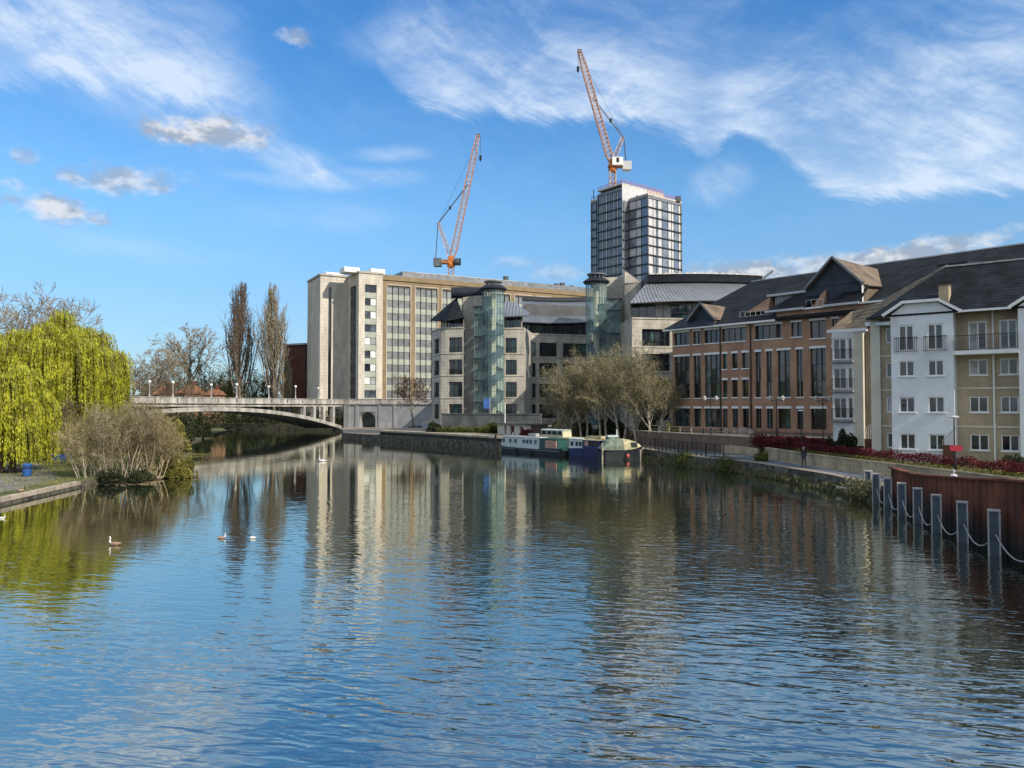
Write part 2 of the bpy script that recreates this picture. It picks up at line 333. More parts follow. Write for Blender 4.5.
class MB:
    def __init__(s): s.v = []; s.f = []; s.m = []
    def poly(s, pts, mi=0):
        i = len(s.v); s.v += [tuple(p) for p in pts]; s.f.append(tuple(range(i, i+len(pts)))); s.m.append(mi)
    def hexa(s, b, t, mi=0):                     # bottom 4, top 4 points
        i = len(s.v); s.v += [tuple(p) for p in b]+[tuple(p) for p in t]; n = len(b)
        s.f.append(tuple(i+n-1-k for k in range(n))); s.m.append(mi)
        s.f.append(tuple(i+n+k for k in range(n))); s.m.append(mi)
        for k in range(n):
            j = (k+1) % n; s.f.append((i+k, i+j, i+n+j, i+n+k)); s.m.append(mi)
    def box(s, c, d, e=(1, 0), mi=0):            # centre, size (along e, across, up)
        ex = Vector((e[0], e[1], 0)).normalized(); ey = Vector((-ex.y, ex.x, 0)); c = Vector(c)
        a, b_, h = ex*d[0]/2, ey*d[1]/2, Vector((0, 0, d[2]/2))
        q = [c-a-b_, c+a-b_, c+a+b_, c-a+b_]
        s.hexa([p-h for p in q], [p+h for p in q], mi)
    def prism(s, poly, z0, z1, mi=0):
        s.hexa([(p[0], p[1], z0) for p in poly], [(p[0], p[1], z1) for p in poly], mi)
    def bar(s, a, b, w_=.1, h=None, mi=0):       # square bar between two points
        a, b = Vector(a), Vector(b); h = h or w_; d = (b-a)
        if d.length < 1e-6: return
        d.normalize(); r = d.cross(Vector((0, 0, 1)))
        if r.length < .05: r = Vector((1, 0, 0))
        r.normalize(); u = r.cross(d)
        q = [-r*w_/2-u*h/2, r*w_/2-u*h/2, r*w_/2+u*h/2, -r*w_/2+u*h/2]
        s.hexa([a+x for x in q], [b+x for x in q], mi)
    def tube(s, a, b, r0, r1=None, n=8, mi=0):
        a, b = Vector(a), Vector(b); r1 = r0 if r1 is None else r1; d = (b-a).normalized()
        x = d.orthogonal().normalized(); y = d.cross(x)
        ring = [x*math.cos(2*math.pi*k/n)+y*math.sin(2*math.pi*k/n) for k in range(n)]
        s.hexa([a+q*r0 for q in ring], [b+q*r1 for q in ring], mi)
    def lathe(s, c, prof, n=12, mi=0):           # profile of (radius, z)
        c = Vector(c)
        for (r0, z0), (r1, z1) in zip(prof, prof[1:]):
            for k in range(n):
                a0, a1 = 2*math.pi*k/n, 2*math.pi*(k+1)/n
                q = [(c.x+r0*math.cos(a0), c.y+r0*math.sin(a0), c.z+z0), (c.x+r0*math.cos(a1), c.y+r0*math.sin(a1), c.z+z0),
                     (c.x+r1*math.cos(a1), c.y+r1*math.sin(a1), c.z+z1), (c.x+r1*math.cos(a0), c.y+r1*math.sin(a0), c.z+z1)]
                if r0 < 1e-4: q = q[1:]
                elif r1 < 1e-4: q = q[:3]
                s.poly(q, mi)
    def slabpoly(s, pts, th, mi=0):              # roof plane with thickness (down the normal)
        pts = [Vector(p) for p in pts]; n = (pts[1]-pts[0]).cross(pts[2]-pts[0]).normalized()
        if n.z < 0: pts.reverse(); n = -n
        s.hexa([p-n*th for p in pts], pts, mi)
    def build(s, name, mats, parent=None, smooth=False):
        if isinstance(mats, str): mats = [mats]
        if not s.v: return None
        v = np.array(s.v, float)
        if parent is not None: org = WL[parent.name]
        else:
            lo, hi = v.min(0), v.max(0); org = Vector(((lo[0]+hi[0])/2, (lo[1]+hi[1])/2, lo[2]))
        v = v-np.array(org)
        me = bpy.data.meshes.new(name); me.from_pydata(v.tolist(), [], s.f)
        me.polygons.foreach_set('material_index', s.m)
        if smooth: me.polygons.foreach_set('use_smooth', [True]*len(s.f))
        me.update(); auto_uv(me)
        return link_mesh(me, name, mats, parent, org)
def np_mesh(name, v, f, mats, parent=None, mi=None, smooth=False, uv=False):
    v = np.asarray(v, np.float64); f = np.asarray(f, np.int32)
    if parent is not None: org = WL[parent.name]
    else:
        lo, hi = v.min(0), v.max(0); org = Vector(((lo[0]+hi[0])/2, (lo[1]+hi[1])/2, lo[2]))
    v = (v-np.array(org)).astype(np.float32)
    me = bpy.data.meshes.new(name); k = f.shape[1]
    me.vertices.add(len(v)); me.vertices.foreach_set('co', v.ravel())
    me.loops.add(f.size); me.loops.foreach_set('vertex_index', f.ravel())
    me.polygons.add(len(f)); me.polygons.foreach_set('loop_start', np.arange(0, f.size, k, dtype=np.int32))
    if mi is not None: me.polygons.foreach_set('material_index', np.asarray(mi, np.int32))
    if smooth: me.polygons.foreach_set('use_smooth', np.ones(len(f), bool))
    me.update(calc_edges=True); me.validate()
    if uv: auto_uv(me)
    return link_mesh(me, name, [mats] if isinstance(mats, str) else mats, parent, org)

# ------------------------------------------------------------------ facades
class Fac:
    """vertical plane through A (left end as seen) towards B, outward normal to the viewer"""
    def __init__(s, A, B):
        s.A = Vector((A[0], A[1], 0)); d = Vector((B[0]-A[0], B[1]-A[1], 0)); s.L = d.length; s.e = d.normalized()
        s.n = Vector((s.e.y, -s.e.x, 0))
    def uz(s, px, py):
        d = ray(px, py); t = (s.A-CAM).dot(s.n)/d.dot(s.n); q = CAM+d*t
        return (q-s.A).dot(s.e), q.z
    def u(s, px, py=407): return s.uz(px, py)[0]
    def z(s, px, py): return s.uz(px, py)[1]
    def p(s, u, z, out=0.): return s.A+s.e*u+s.n*out+Vector((0, 0, z))
    def off(s, out, u0=0., u1=None):
        a = s.p(u0, 0, out); b = s.p(s.L if u1 is None else u1, 0, out); return Fac(a, b)
def fbox(mb, F, u0, u1, z0, z1, o0, o1, mi=0):   # box on a facade from depth o0 to o1 (outwards)
    mb.hexa([F.p(u0, z0, o1), F.p(u1, z0, o1), F.p(u1, z0, o0), F.p(u0, z0, o0)],
            [F.p(u0, z1, o1), F.p(u1, z1, o1), F.p(u1, z1, o0), F.p(u0, z1, o0)], mi)
def wall(mb, F, u0, u1, z0, z1, holes, depth=.25, mi=0, rmi=None):
    rmi = mi if rmi is None else rmi
    holes = [(max(u0, a), min(u1, b), max(z0, c), min(z1, d)) for a, b, c, d in holes]
    holes = [h for h in holes if h[1]-h[0] > .02 and h[3]-h[2] > .02]
    us = sorted({u0, u1, *[h[0] for h in holes], *[h[1] for h in holes]}); zs = sorted({z0, z1, *[h[2] for h in holes], *[h[3] for h in holes]})
    for i in range(len(zs)-1):
        zc = (zs[i]+zs[i+1])/2; run = None
        for j in range(len(us)-1):
            uc = (us[j]+us[j+1])/2
            inside = any(h[0] < uc < h[1] and h[2] < zc < h[3] for h in holes)
            if inside:
                if run is not None: mb.poly([F.p(run, zs[i]), F.p(us[j], zs[i]), F.p(us[j], zs[i+1]), F.p(run, zs[i+1])], mi); run = None
            elif run is None: run = us[j]
        if run is not None: mb.poly([F.p(run, zs[i]), F.p(u1, zs[i]), F.p(u1, zs[i+1]), F.p(run, zs[i+1])], mi)
    for a, b, c, d in holes:
        for (p, q) in (((a, c), (b, c)), ((b, c), (b, d)), ((b, d), (a, d)), ((a, d), (a, c))):
            mb.poly([F.p(p[0], p[1]), F.p(p[0], p[1], -depth), F.p(q[0], q[1], -depth), F.p(q[0], q[1])], rmi)
def window(F, parent, h, nx=2, ny=1, depth=.22, fw=.07, frame='dark_frame', panes=(('glass', 1),), rng=random, name='window', lintel=None, sill=None, xs=None, ys=None, bar=None):
    u0, u1, z0, z1 = h; mb = MB(); bar = bar or fw; o0, o1 = -depth-.04, -depth+.05
    fbox(mb, F, u0, u1, z0, z0+fw, o0, o1); fbox(mb, F, u0, u1, z1-fw, z1, o0, o1)
    fbox(mb, F, u0, u0+fw, z0+fw, z1-fw, o0, o1); fbox(mb, F, u1-fw, u1, z0+fw, z1-fw, o0, o1)
    xs = xs or [k/nx for k in range(1, nx)]; ys = ys or [k/ny for k in range(1, ny)]
    X_ = [u0+fw]+[u0+(u1-u0)*x for x in xs]+[u1-fw]; Z_ = [z0+fw]+[z0+(z1-z0)*y for y in ys]+[z1-fw]
    for x in X_[1:-1]: fbox(mb, F, x-bar/2, x+bar/2, z0+fw, z1-fw, o0+.01, o1-.012)
    for z in Z_[1:-1]: fbox(mb, F, u0+fw, u1-fw, z-bar/2, z+bar/2, o0+.015, o1-.018)
    fr = mb.build(name, frame, parent)
    pb = MB(); names = []; wts = []
    for n_, w_ in panes: names.append(n_); wts.append(w_)
    for i in range(len(X_)-1):
        for j in range(len(Z_)-1):
            mi = rng.choices(range(len(names)), wts)[0]; o = -depth-.045
            t = rng.uniform(-.03, .03)
            pb.poly([F.p(X_[i]-.01, Z_[j]-.01, o+t), F.p(X_[i+1]+.01, Z_[j]-.01, o-t), F.p(X_[i+1]+.01, Z_[j+1]+.01, o-t), F.p(X_[i]-.01, Z_[j+1]+.01, o+t)], mi)
    pb.build('pane', names, fr)
    if lintel: b = MB(); fbox(b, F, u0-.1, u1+.1, z1, z1+lintel[1], -.03, .06); b.build('lintel', lintel[0], fr)
    if sill: b = MB(); fbox(b, F, u0-.1, u1+.1, z0-sill[1], z0, -.03, .10); b.build('sill', sill[0], fr)
    return fr
def railing(F, parent, u0, u1, z0, z1, out, name='railing', m='black_metal', step=.13, posts=True, ret=True, t=.025):
    mb = MB()
    fbox(mb, F, u0, u1, z1-.05, z1, out-.03, out+.03); fbox(mb, F, u0, u1, z0, z0+.04, out-.02, out+.02)
    n = max(2, int((u1-u0)/step))
    for k in range(n+1):
        u = u0+(u1-u0)*k/n; fbox(mb, F, u-t/2, u+t/2, z0+.04, z1-.05, out-t/2, out+t/2)
    if ret:
        for u in (u0, u1): fbox(mb, F, u-.02, u+.02, z1-.05, z1, 0, out-.03); fbox(mb, F, u-.02, u+.02, z0, z0+.04, 0, out-.03)
    return mb.build(name, m, parent)
# ================================================================== ground and water
def structure(mb, name, m): return tag(mb.build(name, m), kind='structure')
def ground_mat():
    m = bpy.data.materials.new('grass_ground'); m.use_nodes = True; t = NT(m.node_tree); b = m.node_tree.nodes['Principled BSDF']
    geo = t.n('ShaderNodeNewGeometry'); n1 = t.noise(geo.outputs['Position'], .15, 6, .6); n2 = t.noise(geo.outputs['Position'], 4., 6, .7)
    c = t.mix(t.ss(n1, .35, .65), (.065, .085, .022), (.15, .15, .05)); c = t.mix(t.ss(n2, .45, .8, 0, .6), c, (.22, .18, .11))
    t.put(b.inputs['Base Color'], c); b.inputs['Roughness'].default_value = .95
    bn = t.n('ShaderNodeBump'); bn.inputs['Strength'].default_value = .6; bn.inputs['Distance'].default_value = .08
    t.put(bn.inputs['Height'], n2); t.put(b.inputs['Normal'], bn.outputs[0]); M['grass_ground'] = m
ground_mat()
mat('path_grey', (.20, .19, .185), .9, .12, .6, dirt=(.12, .11, .10), dscale=.4)
mat('path_blue', (.105, .12, .14), .85, .10, .7, dirt=(.06, .07, .08), dscale=.4)
mat('kerb_stone', (.42, .36, .27), .9, .15, 1.2, dirt=(.15, .13, .10), dk=.8)
mat('quay_stone', (.45, .38, .27), .9, .12, .8, dirt=(.16, .14, .11), dk=.6)
mat('quay_wall', (.10, .092, .072), .9, .4, 1.4, dirt=(.035, .04, .025), dk=.8, bump=1., bscale=2.5)
mat('dark_quay', (.028, .030, .026), .9, .35, 1.2, dirt=(.07, .065, .05), dk=.5, bump=.6, bscale=2.5); mat('dark_bank', (.03, .03, .02), .95, .3, .9); mat('paving', (.28, .24, .19), .9, .12, .6)
mat('earth', (.10, .075, .045), .95, .3, .9, bump=.6)

def water_mat():
    m = bpy.data.materials.new('river_water'); m.use_nodes = True; t = NT(m.node_tree); t.nt.nodes.clear()
    geo = t.n('ShaderNodeNewGeometry'); s_ = t.n('ShaderNodeSeparateXYZ'); t.put(s_.inputs[0], geo.outputs['Position'])
    x, y = s_.outputs[0], s_.outputs[1]
    big = t.noise(geo.outputs['Position'], .035, 4, .6, .8)
    mp = t.n('ShaderNodeMapping'); t.put(mp.inputs[0], geo.outputs['Position']); mp.inputs['Rotation'].default_value = (0, 0, R(12)); 
    mp2 = t.n('ShaderNodeMapping'); t.put(mp2.inputs[0], mp.outputs[0]); mp2.inputs['Scale'].default_value = (.34, 1, 1)
    mp3 = t.n('ShaderNodeMapping'); t.put(mp3.inputs[0], mp.outputs[0]); mp3.inputs['Rotation'].default_value = (0, 0, R(-24)); mp3.inputs['Scale'].default_value = (.42, 1, 1)
    a = t.noise(mp2.outputs[0], 3.0, 1, .5, .6); b = t.noise(mp3.outputs[0], .95, 2, .5, .35); c = t.noise(mp3.outputs[0], 6.0, 1, .5, .3)
    hgt = t.m('ADD', t.m('MULTIPLY', a, .040), t.m('ADD', t.m('MULTIPLY', b, .044), t.m('MULTIPLY', c, .010)))
    # livelier in gust patches and close to the bridge, calmer far away and under the banks
    amp = t.m('MULTIPLY', t.ss(big, .40, .60, .60, 1.35), t.m('POWER', t.lin(y, 60., 11., .36, 1.), 2.0))
    amp = t.m('MULTIPLY', amp, t.ss(x, -24., 10., .50, 1.1))
    hgt = t.m('MULTIPLY', hgt, amp)
    bn = t.n('ShaderNodeBump'); bn.inputs['Strength'].default_value = 1.; bn.inputs['Distance'].default_value = 1.0; t.put(bn.inputs['Height'], hgt)
    gl = t.n('ShaderNodeBsdfGlossy'); gl.inputs['Roughness'].default_value = .03; gl.inputs['Color'].default_value = (.96, .965, .87, 1); t.put(gl.inputs['Normal'], bn.outputs[0])
    df = t.n('ShaderNodeBsdfDiffuse'); df.inputs[0].default_value = (.007, .015, .012, 1)
    fr = t.n('ShaderNodeFresnel'); fr.inputs[0].default_value = 1.4; t.put(fr.inputs['Normal'], bn.outputs[0])
    f = t.m('MULTIPLY_ADD', fr.outputs[0], .55, .47, clamp=True)
    mx = t.n('ShaderNodeMixShader'); t.put(mx.inputs[0], f); t.nt.links.new(df.outputs[0], mx.inputs[1]); t.nt.links.new(gl.outputs[0], mx.inputs[2])
    o = t.n('ShaderNodeOutputMaterial'); t.nt.links.new(mx.outputs[0], o.inputs[0]); M['river_water'] = m
water_mat()
b = MB(); b.poly([(-400, -60, 0), (400, -60, 0), (400, 420, 0), (-400, 420, 0)]); structure(b, 'river_water', 'river_water')
b = MB(); b.poly([(-4000, -1500, -1.2), (4000, -1500, -1.2), (4000, 5000, -1.2), (-4000, 5000, -1.2)]); structure(b, 'river_bed', 'earth')

# right bank: lower quay level
QUAY = [(-60, 232), (-45.5, 212), (-42, 190), (-35, 160), (-25.5, 148), (-16.8, 138), (-8.5, 126), (-2.4, 117), (5, 112.5), (12, 107.5), (17, 98), (20, 82), (23.2, 75), (25.2, 62), (25.2, 51.4)]
RWALL = [(25.2, 51.4), (21.0, 31.2), (17.6, 15), (12, -12)]
def extr(name, poly, z0, z1, mtop, mside):
    b = MB(); b.poly([(p[0], p[1], z1) for p in poly], 0)
    if b.f:
        q = b.v; a = sum(q[i][0]*q[(i+1) % len(q)][1]-q[(i+1) % len(q)][0]*q[i][1] for i in range(len(q)))
        if a < 0: b.v.reverse()
    n = len(poly); q = list(b.v)
    for i in range(n):
        c, d = q[i], q[(i+1) % n]; b.poly([(c[0], c[1], z0), (d[0], d[1], z0), d, c], 1)
    return structure(b, name, [mtop, mside])
extr('quay_ground', QUAY+[(25.2, 51.4), (60, 51), (400, 120), (400, 420), (-60, 420)], -1.2, 1.15, 'paving', 'quay_wall')
extr('ramp_ground', [(25.6, 51.5)]+[(p[0]+.5, p[1]) for p in RWALL[1:]]+[(90, -12), (200, 60), (60, 52)], -1.2, 1.55, 'path_blue', 'quay_wall')
extr('court_quay', [(-25.4, 148.2), (-16.8, 138.05), (-8.5, 126.05), (-2.4, 117.05), (5, 112.6), (8, 116), (8, 140), (-24, 175)], -1.1, 1.95, 'paving', 'dark_quay')
# terraces behind the bank
SW = [(26.9, 82), (26.9, 75.5), (27.9, 65), (29.1, 57), (30.3, 47.6), (30.5, 30), (29, -10)]      # line of the pale stone wall
extr('garden_terrace', [(p[0]+.5, p[1]) for p in SW]+[(120, -10), (200, 80), (60, 95), (40, 89)], 1.0, 2.05, 'grass_ground', 'earth')
extr('office_terrace', [(17.5, 116), (22.0, 99), (27.2, 88), (40, 83.5), (120, 60), (300, 200), (300, 400), (-8, 400), (-8, 168), (-6, 150)], 1.0, 3.0, 'paving', 'brown_brick')
extr('court_terrace', [(-14.2, 141.5), (4, 138.4), (6, 128), (60, 120), (60, 400), (-20, 400), (-20, 170)], 1.0, 3.25, 'paving', 'grey_stone')
# the far bank beyond the bridge
extr('far_bank', [(-400, 226), (-100, 221), (-60, 219), (40, 216), (300, 250), (2500, 600), (2500, 4500), (-2500, 4500), (-2500, 500)], -1.2, 1.6, 'grass_ground', 'dark_bank')
# left bank
LB = [(-20, -30), (-31, 20), (-33.1, 45), (-33.7, 50.5), (-35, 62.5), (-35.2, 64), (-34.6, 69), (-36, 74), (-40, 84), (-52, 118), (-66, 167), (-74, 200), (-90, 236), (-400, 240), (-400, -30)]
extr('bank_ground', LB, -1.2, .45, 'grass_ground', 'quay_wall')
b = MB()
for p, q in zip(LB[:4], LB[1:5]):
    d = (Vector(q)-Vector(p)).normalized(); n = Vector((-d.y, d.x))*-1
    if n.x > 0: n = -n
    a_, b_ = Vector(p)-n*.06, Vector(q)-n*.06
    b.hexa([(*a_, .2), (*b_, .2), (*(b_+n*.5), .2), (*(a_+n*.5), .2)], [(*a_, .50), (*b_, .50), (*(b_+n*.5), .50), (*(a_+n*.5), .50)])
structure(b, 'bank_kerb', 'kerb_stone')
b = MB(); b.poly([(*p, .455) for p in [(-33.9, -20), (-35.3, 45), (-36.2, 56), (-38.6, 66), (-52, 84), (-80, 110), (-84, 104), (-58, 78), (-48, 70), (-43, 60), (-41, 45), (-40, -20)]]); structure(b, 'bank_path', 'path_grey')
# riverside walk on the right, pale blue tarmac
b = MB(); b.poly([(*p, 1.155) for p in [(18.5, 99.5), (21.2, 82.3), (24.3, 75.3), (26.0, 62.5), (26.0, 51.6), (28.9, 51.6), (28.4, 57), (27.2, 65), (26.3, 75.5), (26.2, 87), (21.3, 98)]]); structure(b, 'riverside_path', 'path_blue')
b = MB()
for p, q in zip(QUAY[4:8], QUAY[5:9]):
    d = (Vector(q)-Vector(p)).normalized(); n = Vector((d.y, -d.x)); 
    if n.x > 0: n = -n
    a_, b_ = Vector(p)+n*.08, Vector(q)+n*.08
    b.hexa([(*a_, 1.72), (*b_, 1.72), (*(b_-n*1.3), 1.72), (*(a_-n*1.3), 1.72)], [(*a_, 2.02), (*b_, 2.02), (*(b_-n*1.3), 2.02), (*(a_-n*1.3), 2.02)])
structure(b, 'quay_coping', 'quay_stone')

b = MB(); g0_ = [(-36.5, 62.8), (-34.2, 62.9), (-31.8, 63.6), (-29.6, 65.5), (-28.9, 68.5), (-30.5, 71.5), (-35, 74), (-38, 74)]
c0_ = Vector((-34, 68, .38))
for p_, q_ in zip(g0_, g0_[1:]+g0_[:1]): b.poly([(p_[0], p_[1], -.25), (q_[0], q_[1], -.25), tuple(c0_)])
structure(b, 'mud_point', 'earth')
# ================================================================== office block (tall, pale stone) behind the bridge
rnd = random.Random(5)
d_ = Vector((.88, .477, 0)); s_ = Vector((.477, -.88, 0))
Bc = Vector((-43.0, 215, 0)); B1 = Bc+d_*7.0; B0 = Bc-s_*11.0
ob = empty('office_block', (-20, 235, 1.6), 'tall pale stone office slab with long glazed front and flat roof behind the bridge', 'office building')
ZT = 44.2; ZR = [1.6, 44.2]; ST = 3.72
def zrow(k): return 41.0-ST*k                   # window head of row k counted from the top
mb = MB(); rw = []
Ff = Fac(Bc, B1); Fs = Fac(B0, Bc)
wf = [(Ff.u(364.3), Ff.u(376), zrow(k)-2.1, zrow(k)) for k in range(10)]
wsd = [(3.0, 8.6, zrow(k)-2.1, zrow(k)) for k in range(10)]
wall(mb, Ff, 0, Ff.L, 1.6, ZT, [(wf[0][0], wf[0][1], 5.2, zrow(0)+.1)], .35)
wall(mb, Fs, 0, Fs.L, 1.6, ZT, [(wsd[0][0], wsd[0][1], 5.2, zrow(0)+.1)], .35)
# set back end bay with the slot window
A1 = B0; A0 = B0-d_*8.0; Fa = Fac(A0, A1); ua = 8.0*.30
wall(mb, Fa, 0, 8.0, 1.6, ZT+.3, [(ua, ua+.9, 4.0, ZT-3.0)], .5)
Aend = A0-s_*15; Fe = Fac(Aend, A0); wall(mb, Fe, 0, 15, 1.6, ZT+.3, [], .1)
mb.build('wall', 'pale_stone', ob)
b = MB(); fbox(b, Fa, ua, ua+.9, 4.0, ZT-3.0, -.6, -.42); b.build('slot_window', 'glass', ob)
# brown framed long front, slightly set back
L0 = B1-s_*.8; Lend = L0+d_*74
Fl = Fac(L0, Lend)
bays = []
pxs = [(387, 410.5), (415.5, 437.5), (442, 463), (467, 487), (491, 510), (514.5, 532), (536, 552.5), (556.5, 571.5), (575, 589)]
for a, c in pxs: bays.append((Fl.u(a, 300), Fl.u(c, 300)))
u_end = bays[-1][1]+1.6
mb = MB()
wall(mb, Fl, 0, u_end, 1.6, 42.9, [(a, c, 3.0, 41.4) for a, c in bays], .55)
fbox(mb, Fl, 0, u_end, 42.9, 44.2, -.3, .35)
mb.build('front_frame', 'ochre_stone', ob)
b = MB()
for a, c in bays:                                # pale reveals round each bay
    fbox(b, Fl, a-.18, a, 3.0, 41.6, -.2, .12); fbox(b, Fl, c, c+.18, 3.0, 41.6, -.2, .12); fbox(b, Fl, a-.18, c+.18, 41.6, 41.8, -.2, .12)
b.build('bay_surround', 'pale_stone', ob)
for i, (a, c) in enumerate(bays):                # spandrels and mullions of each bay
    last = 10 if i < 2 else (3 if i < 4 else 2)
    for k in range(last+1):                      # the rest of a bay hidden behind the court is one panel
        z1 = zrow(k)-2.1; z0 = zrow(k+1) if k < last else 3.0
        b = MB(); fbox(b, Fl, a, c, z0, z1, -.55, -.30); b.build('spandrel_panel', 'spandrel_green', ob)
    b = MB()
    for j in range(1, 4):
        u = a+(c-a)*j/4; fbox(b, Fl, u-.07, u+.07, 3.0, 41.4, -.3, -.12)
    b.build('mullion', 'dark_frame', ob)
PN = (('glass_grey', 3), ('blind', 2.6), ('glass', 2), ('blind_dim', 1.6))
PL = (('glass_grey', 2), ('blind', 5), ('glass_green', 1.5), ('blind_dim', 1.5))
for i, (a, c) in enumerate(bays):
    for k in range(10):
        if i >= 2 and k > (2 if i < 4 else 1): continue
        window(Fl, ob, (a, c, zrow(k)-2.1, zrow(k)), nx=4, depth=.38, fw=.07, panes=PL if k > 5 else PN, rng=rnd)
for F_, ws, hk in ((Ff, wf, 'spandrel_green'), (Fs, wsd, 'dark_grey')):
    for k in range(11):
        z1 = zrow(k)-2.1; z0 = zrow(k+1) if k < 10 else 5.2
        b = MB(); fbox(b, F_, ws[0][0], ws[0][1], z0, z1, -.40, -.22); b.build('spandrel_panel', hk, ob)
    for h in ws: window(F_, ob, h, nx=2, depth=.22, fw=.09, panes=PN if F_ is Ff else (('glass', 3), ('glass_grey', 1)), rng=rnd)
# roofs and copings
b = MB(); back = 16.0
def pl(*q): return [(p.x, p.y) for p in q]
b.prism(pl(L0, Fl.p(u_end, 0), Fl.p(u_end, 0)-s_*back, L0-s_*back), 44.2, 44.5)
b.prism(pl(L0-s_*back, L0-s_*.4, Fl.p(u_end, 0)-s_*.4, Fl.p(u_end, 0)-s_*back), 1.6, 44.2)
b.build('roof_deck', 'grey_metal', ob)
b = MB()
for F_, q in ((Ff, 0), (Fs, 0), (Fa, .3), (Fe, .3)):
    fbox(b, F_, -.1, F_.L+.1, ZT+q, ZT+q+.55, -.5, .25)
b.build('coping', 'cream_stone', ob)
b = MB(); b.prism(pl(Bc, B1, B1-s_*12, Bc-s_*12), 44, 44.4); b.prism(pl(A0, A1, A1-s_*15, A0-s_*15), 44.2, 44.6)
b.prism(pl(B1-s_*11, B1-s_*30, B0-s_*15.5, B0-s_*.5), 3, 44.3)
b.build('flat_roof', 'light_grey', ob)
b = MB()                                          # plant rooms seen over the parapet
c0 = Ff.p(-1.5, 0, -4); b.box((c0.x, c0.y, 45.2), (4.4, 5, 1.4), (d_.x, d_.y)); c1 = Ff.p(6.0, 0, -3.5); b.box((c1.x, c1.y, 45.2), (4.2, 4.5, 1.6), (d_.x, d_.y))
c1 = Fa.p(5.0, 0, -7); b.box((c1.x, c1.y, 45.3), (5, 8, 1.7), (d_.x, d_.y))
b.build('plant_room', 'white_paint', ob)
b = MB(); c1 = Fl.p(u_end*.5+6, 0, -6); b.box((c1.x, c1.y, 45.3), (u_end-1.5, 9, 1.7), (d_.x, d_.y)); b.build('roof_plant', 'grey_metal', ob)
b = MB(); c1 = Fl.p(u_end*.3+6, 0, -6.3); b.box((c1.x, c1.y, 46.3), (u_end*.5, 7, .3), (d_.x, d_.y)); b.build('roof_membrane', 'white_paint', ob)
for q, h_ in ((.58, 2.4), (.84, 1.5), (.87, 1.9), (.92, 1.3)):
    c1 = Fl.p(u_end*q, 0, -4); b = MB(); b.box((c1.x, c1.y, 45.9+h_/2-.4), (1.3, 1.3, h_), (d_.x, d_.y)); b.build('roof_vent', 'dark_grey', ob)

# brick office seen between the poplar and the stone block
ob2 = empty('brick_building', (-67, 260, 1.6), 'dark red brick block between the second poplar and the tall stone office', 'building')
Fb = Fac(PX(283, 250, 0), PX(304.5, 246, 0)); mb = MB(); zt = PX(290, 248, 0); zt = 6.5+62*248/769
wall(mb, Fb, 0, Fb.L, 1.6, zt, [], .2); Fb2 = Fac(Fb.p(Fb.L, 0), Fb.p(Fb.L, 0)+Vector((6, 9, 0)))
wall(mb, Fb2, 0, Fb2.L, 1.6, zt, [(.8, 9.5, 2.5+3.6*k, 5+3.6*k) for k in range(6)], .3); mb.build('wall', 'red_brick', ob2)
for k in range(6): window(Fb2, ob2, (.8, 9.5, 2.5+3.6*k, 5+3.6*k), nx=4, depth=.25, frame='white_paint')
b = MB(); b.prism([(p.x, p.y) for p in (Fb.p(-.4, 0, .4), Fb.p(Fb.L+.3, 0, .4), Fb2.p(11, 0, .4), Fb.p(-.4, 0, -16))], zt, zt+.5); b.build('roof', 'light_grey', ob2)

# ================================================================== tower under construction
tw = empty('residential_tower', (45, 275, 3), 'slim glazed tower block still being finished behind the curved court roofs', 'tower block')
a_ = Vector((-.62, .785, 0)); b_ = Vector((.785, .62, 0)); C0 = Vector((38.25, 265, 0))
FLH = 3.27
def strip_face(F, u0, u1, ztop, zbot, lay, name_wall, corner=True):
    """floors of glazing between dark slab edges; lay = list of (fraction, material)"""
    n = int((ztop-zbot)/FLH)
    mb = MB(); holes = []
    for k in range(n):
        z1 = ztop-.9-FLH*k; holes.append((u0+.35, u1-.35, z1-FLH+.36, z1))
    wall(mb, F, u0, u1, zbot, ztop, holes, .25); mb.build(name_wall, 'tower_clad', tw)
    b = MB()
    for h in holes: fbox(b, F, u0-.02, u1+.02, h[2]-.34, h[2]-.04, .0, .16)
    b.build('slab_edge', 'dark_frame', tw)
    for h in holes:
        tot = sum(x[0] for x in lay); acc = 0; xs = []
        for x in lay[:-1]: acc += x[0]; xs.append(acc/tot)
        fr = MB(); 
        w0, w1, z0, z1 = h; o0, o1 = -.27, -.12
        for x in [0]+xs+[1]:
            u = w0+(w1-w0)*x; u = min(max(u, w0+.06), w1-.06); fbox(fr, F, u-.06, u+.06, z0, z1, o0, o1)
        fbox(fr, F, w0, w1, z0, z0+.08, o0, o1-.02); fbox(fr, F, w0, w1, z1-.08, z1, o0, o1-.02)
        fo = fr.build('window', 'dark_frame', tw)
        pb = MB(); mats = sorted({q for x in lay for q in x[1]}); e_ = [0]+xs+[1]
        for i, x in enumerate(lay):
            pb.poly([F.p(w0+(w1-w0)*e_[i], z0, -.26), F.p(w0+(w1-w0)*e_[i+1], z0, -.26), F.p(w0+(w1-w0)*e_[i+1], z1, -.26), F.p(w0+(w1-w0)*e_[i], z1, -.26)], mats.index(rnd.choice(x[1])))
        pb.build('pane', mats, fo)
mat('tower_clad', (.17, .18, .20), .5, .1); mat('tower_panel', (.52, .52, .52), .5, .06); mat('tower_blue', (.13, .17, .25), .18, .15, spec=.8); mat('tower_glass', (.17, .20, .235), .18, .2, spec=.8)  # tower_blue and tower_glass: reflection put into the pane colours
g1 = ['tower_glass']; g2 = ['tower_blue', 'tower_glass']; wp = ['tower_panel']; bl = ['tower_blue', 'tower_blue']
HL0 = C0+a_*12.2
zH, zRb = 83.9, 78.8
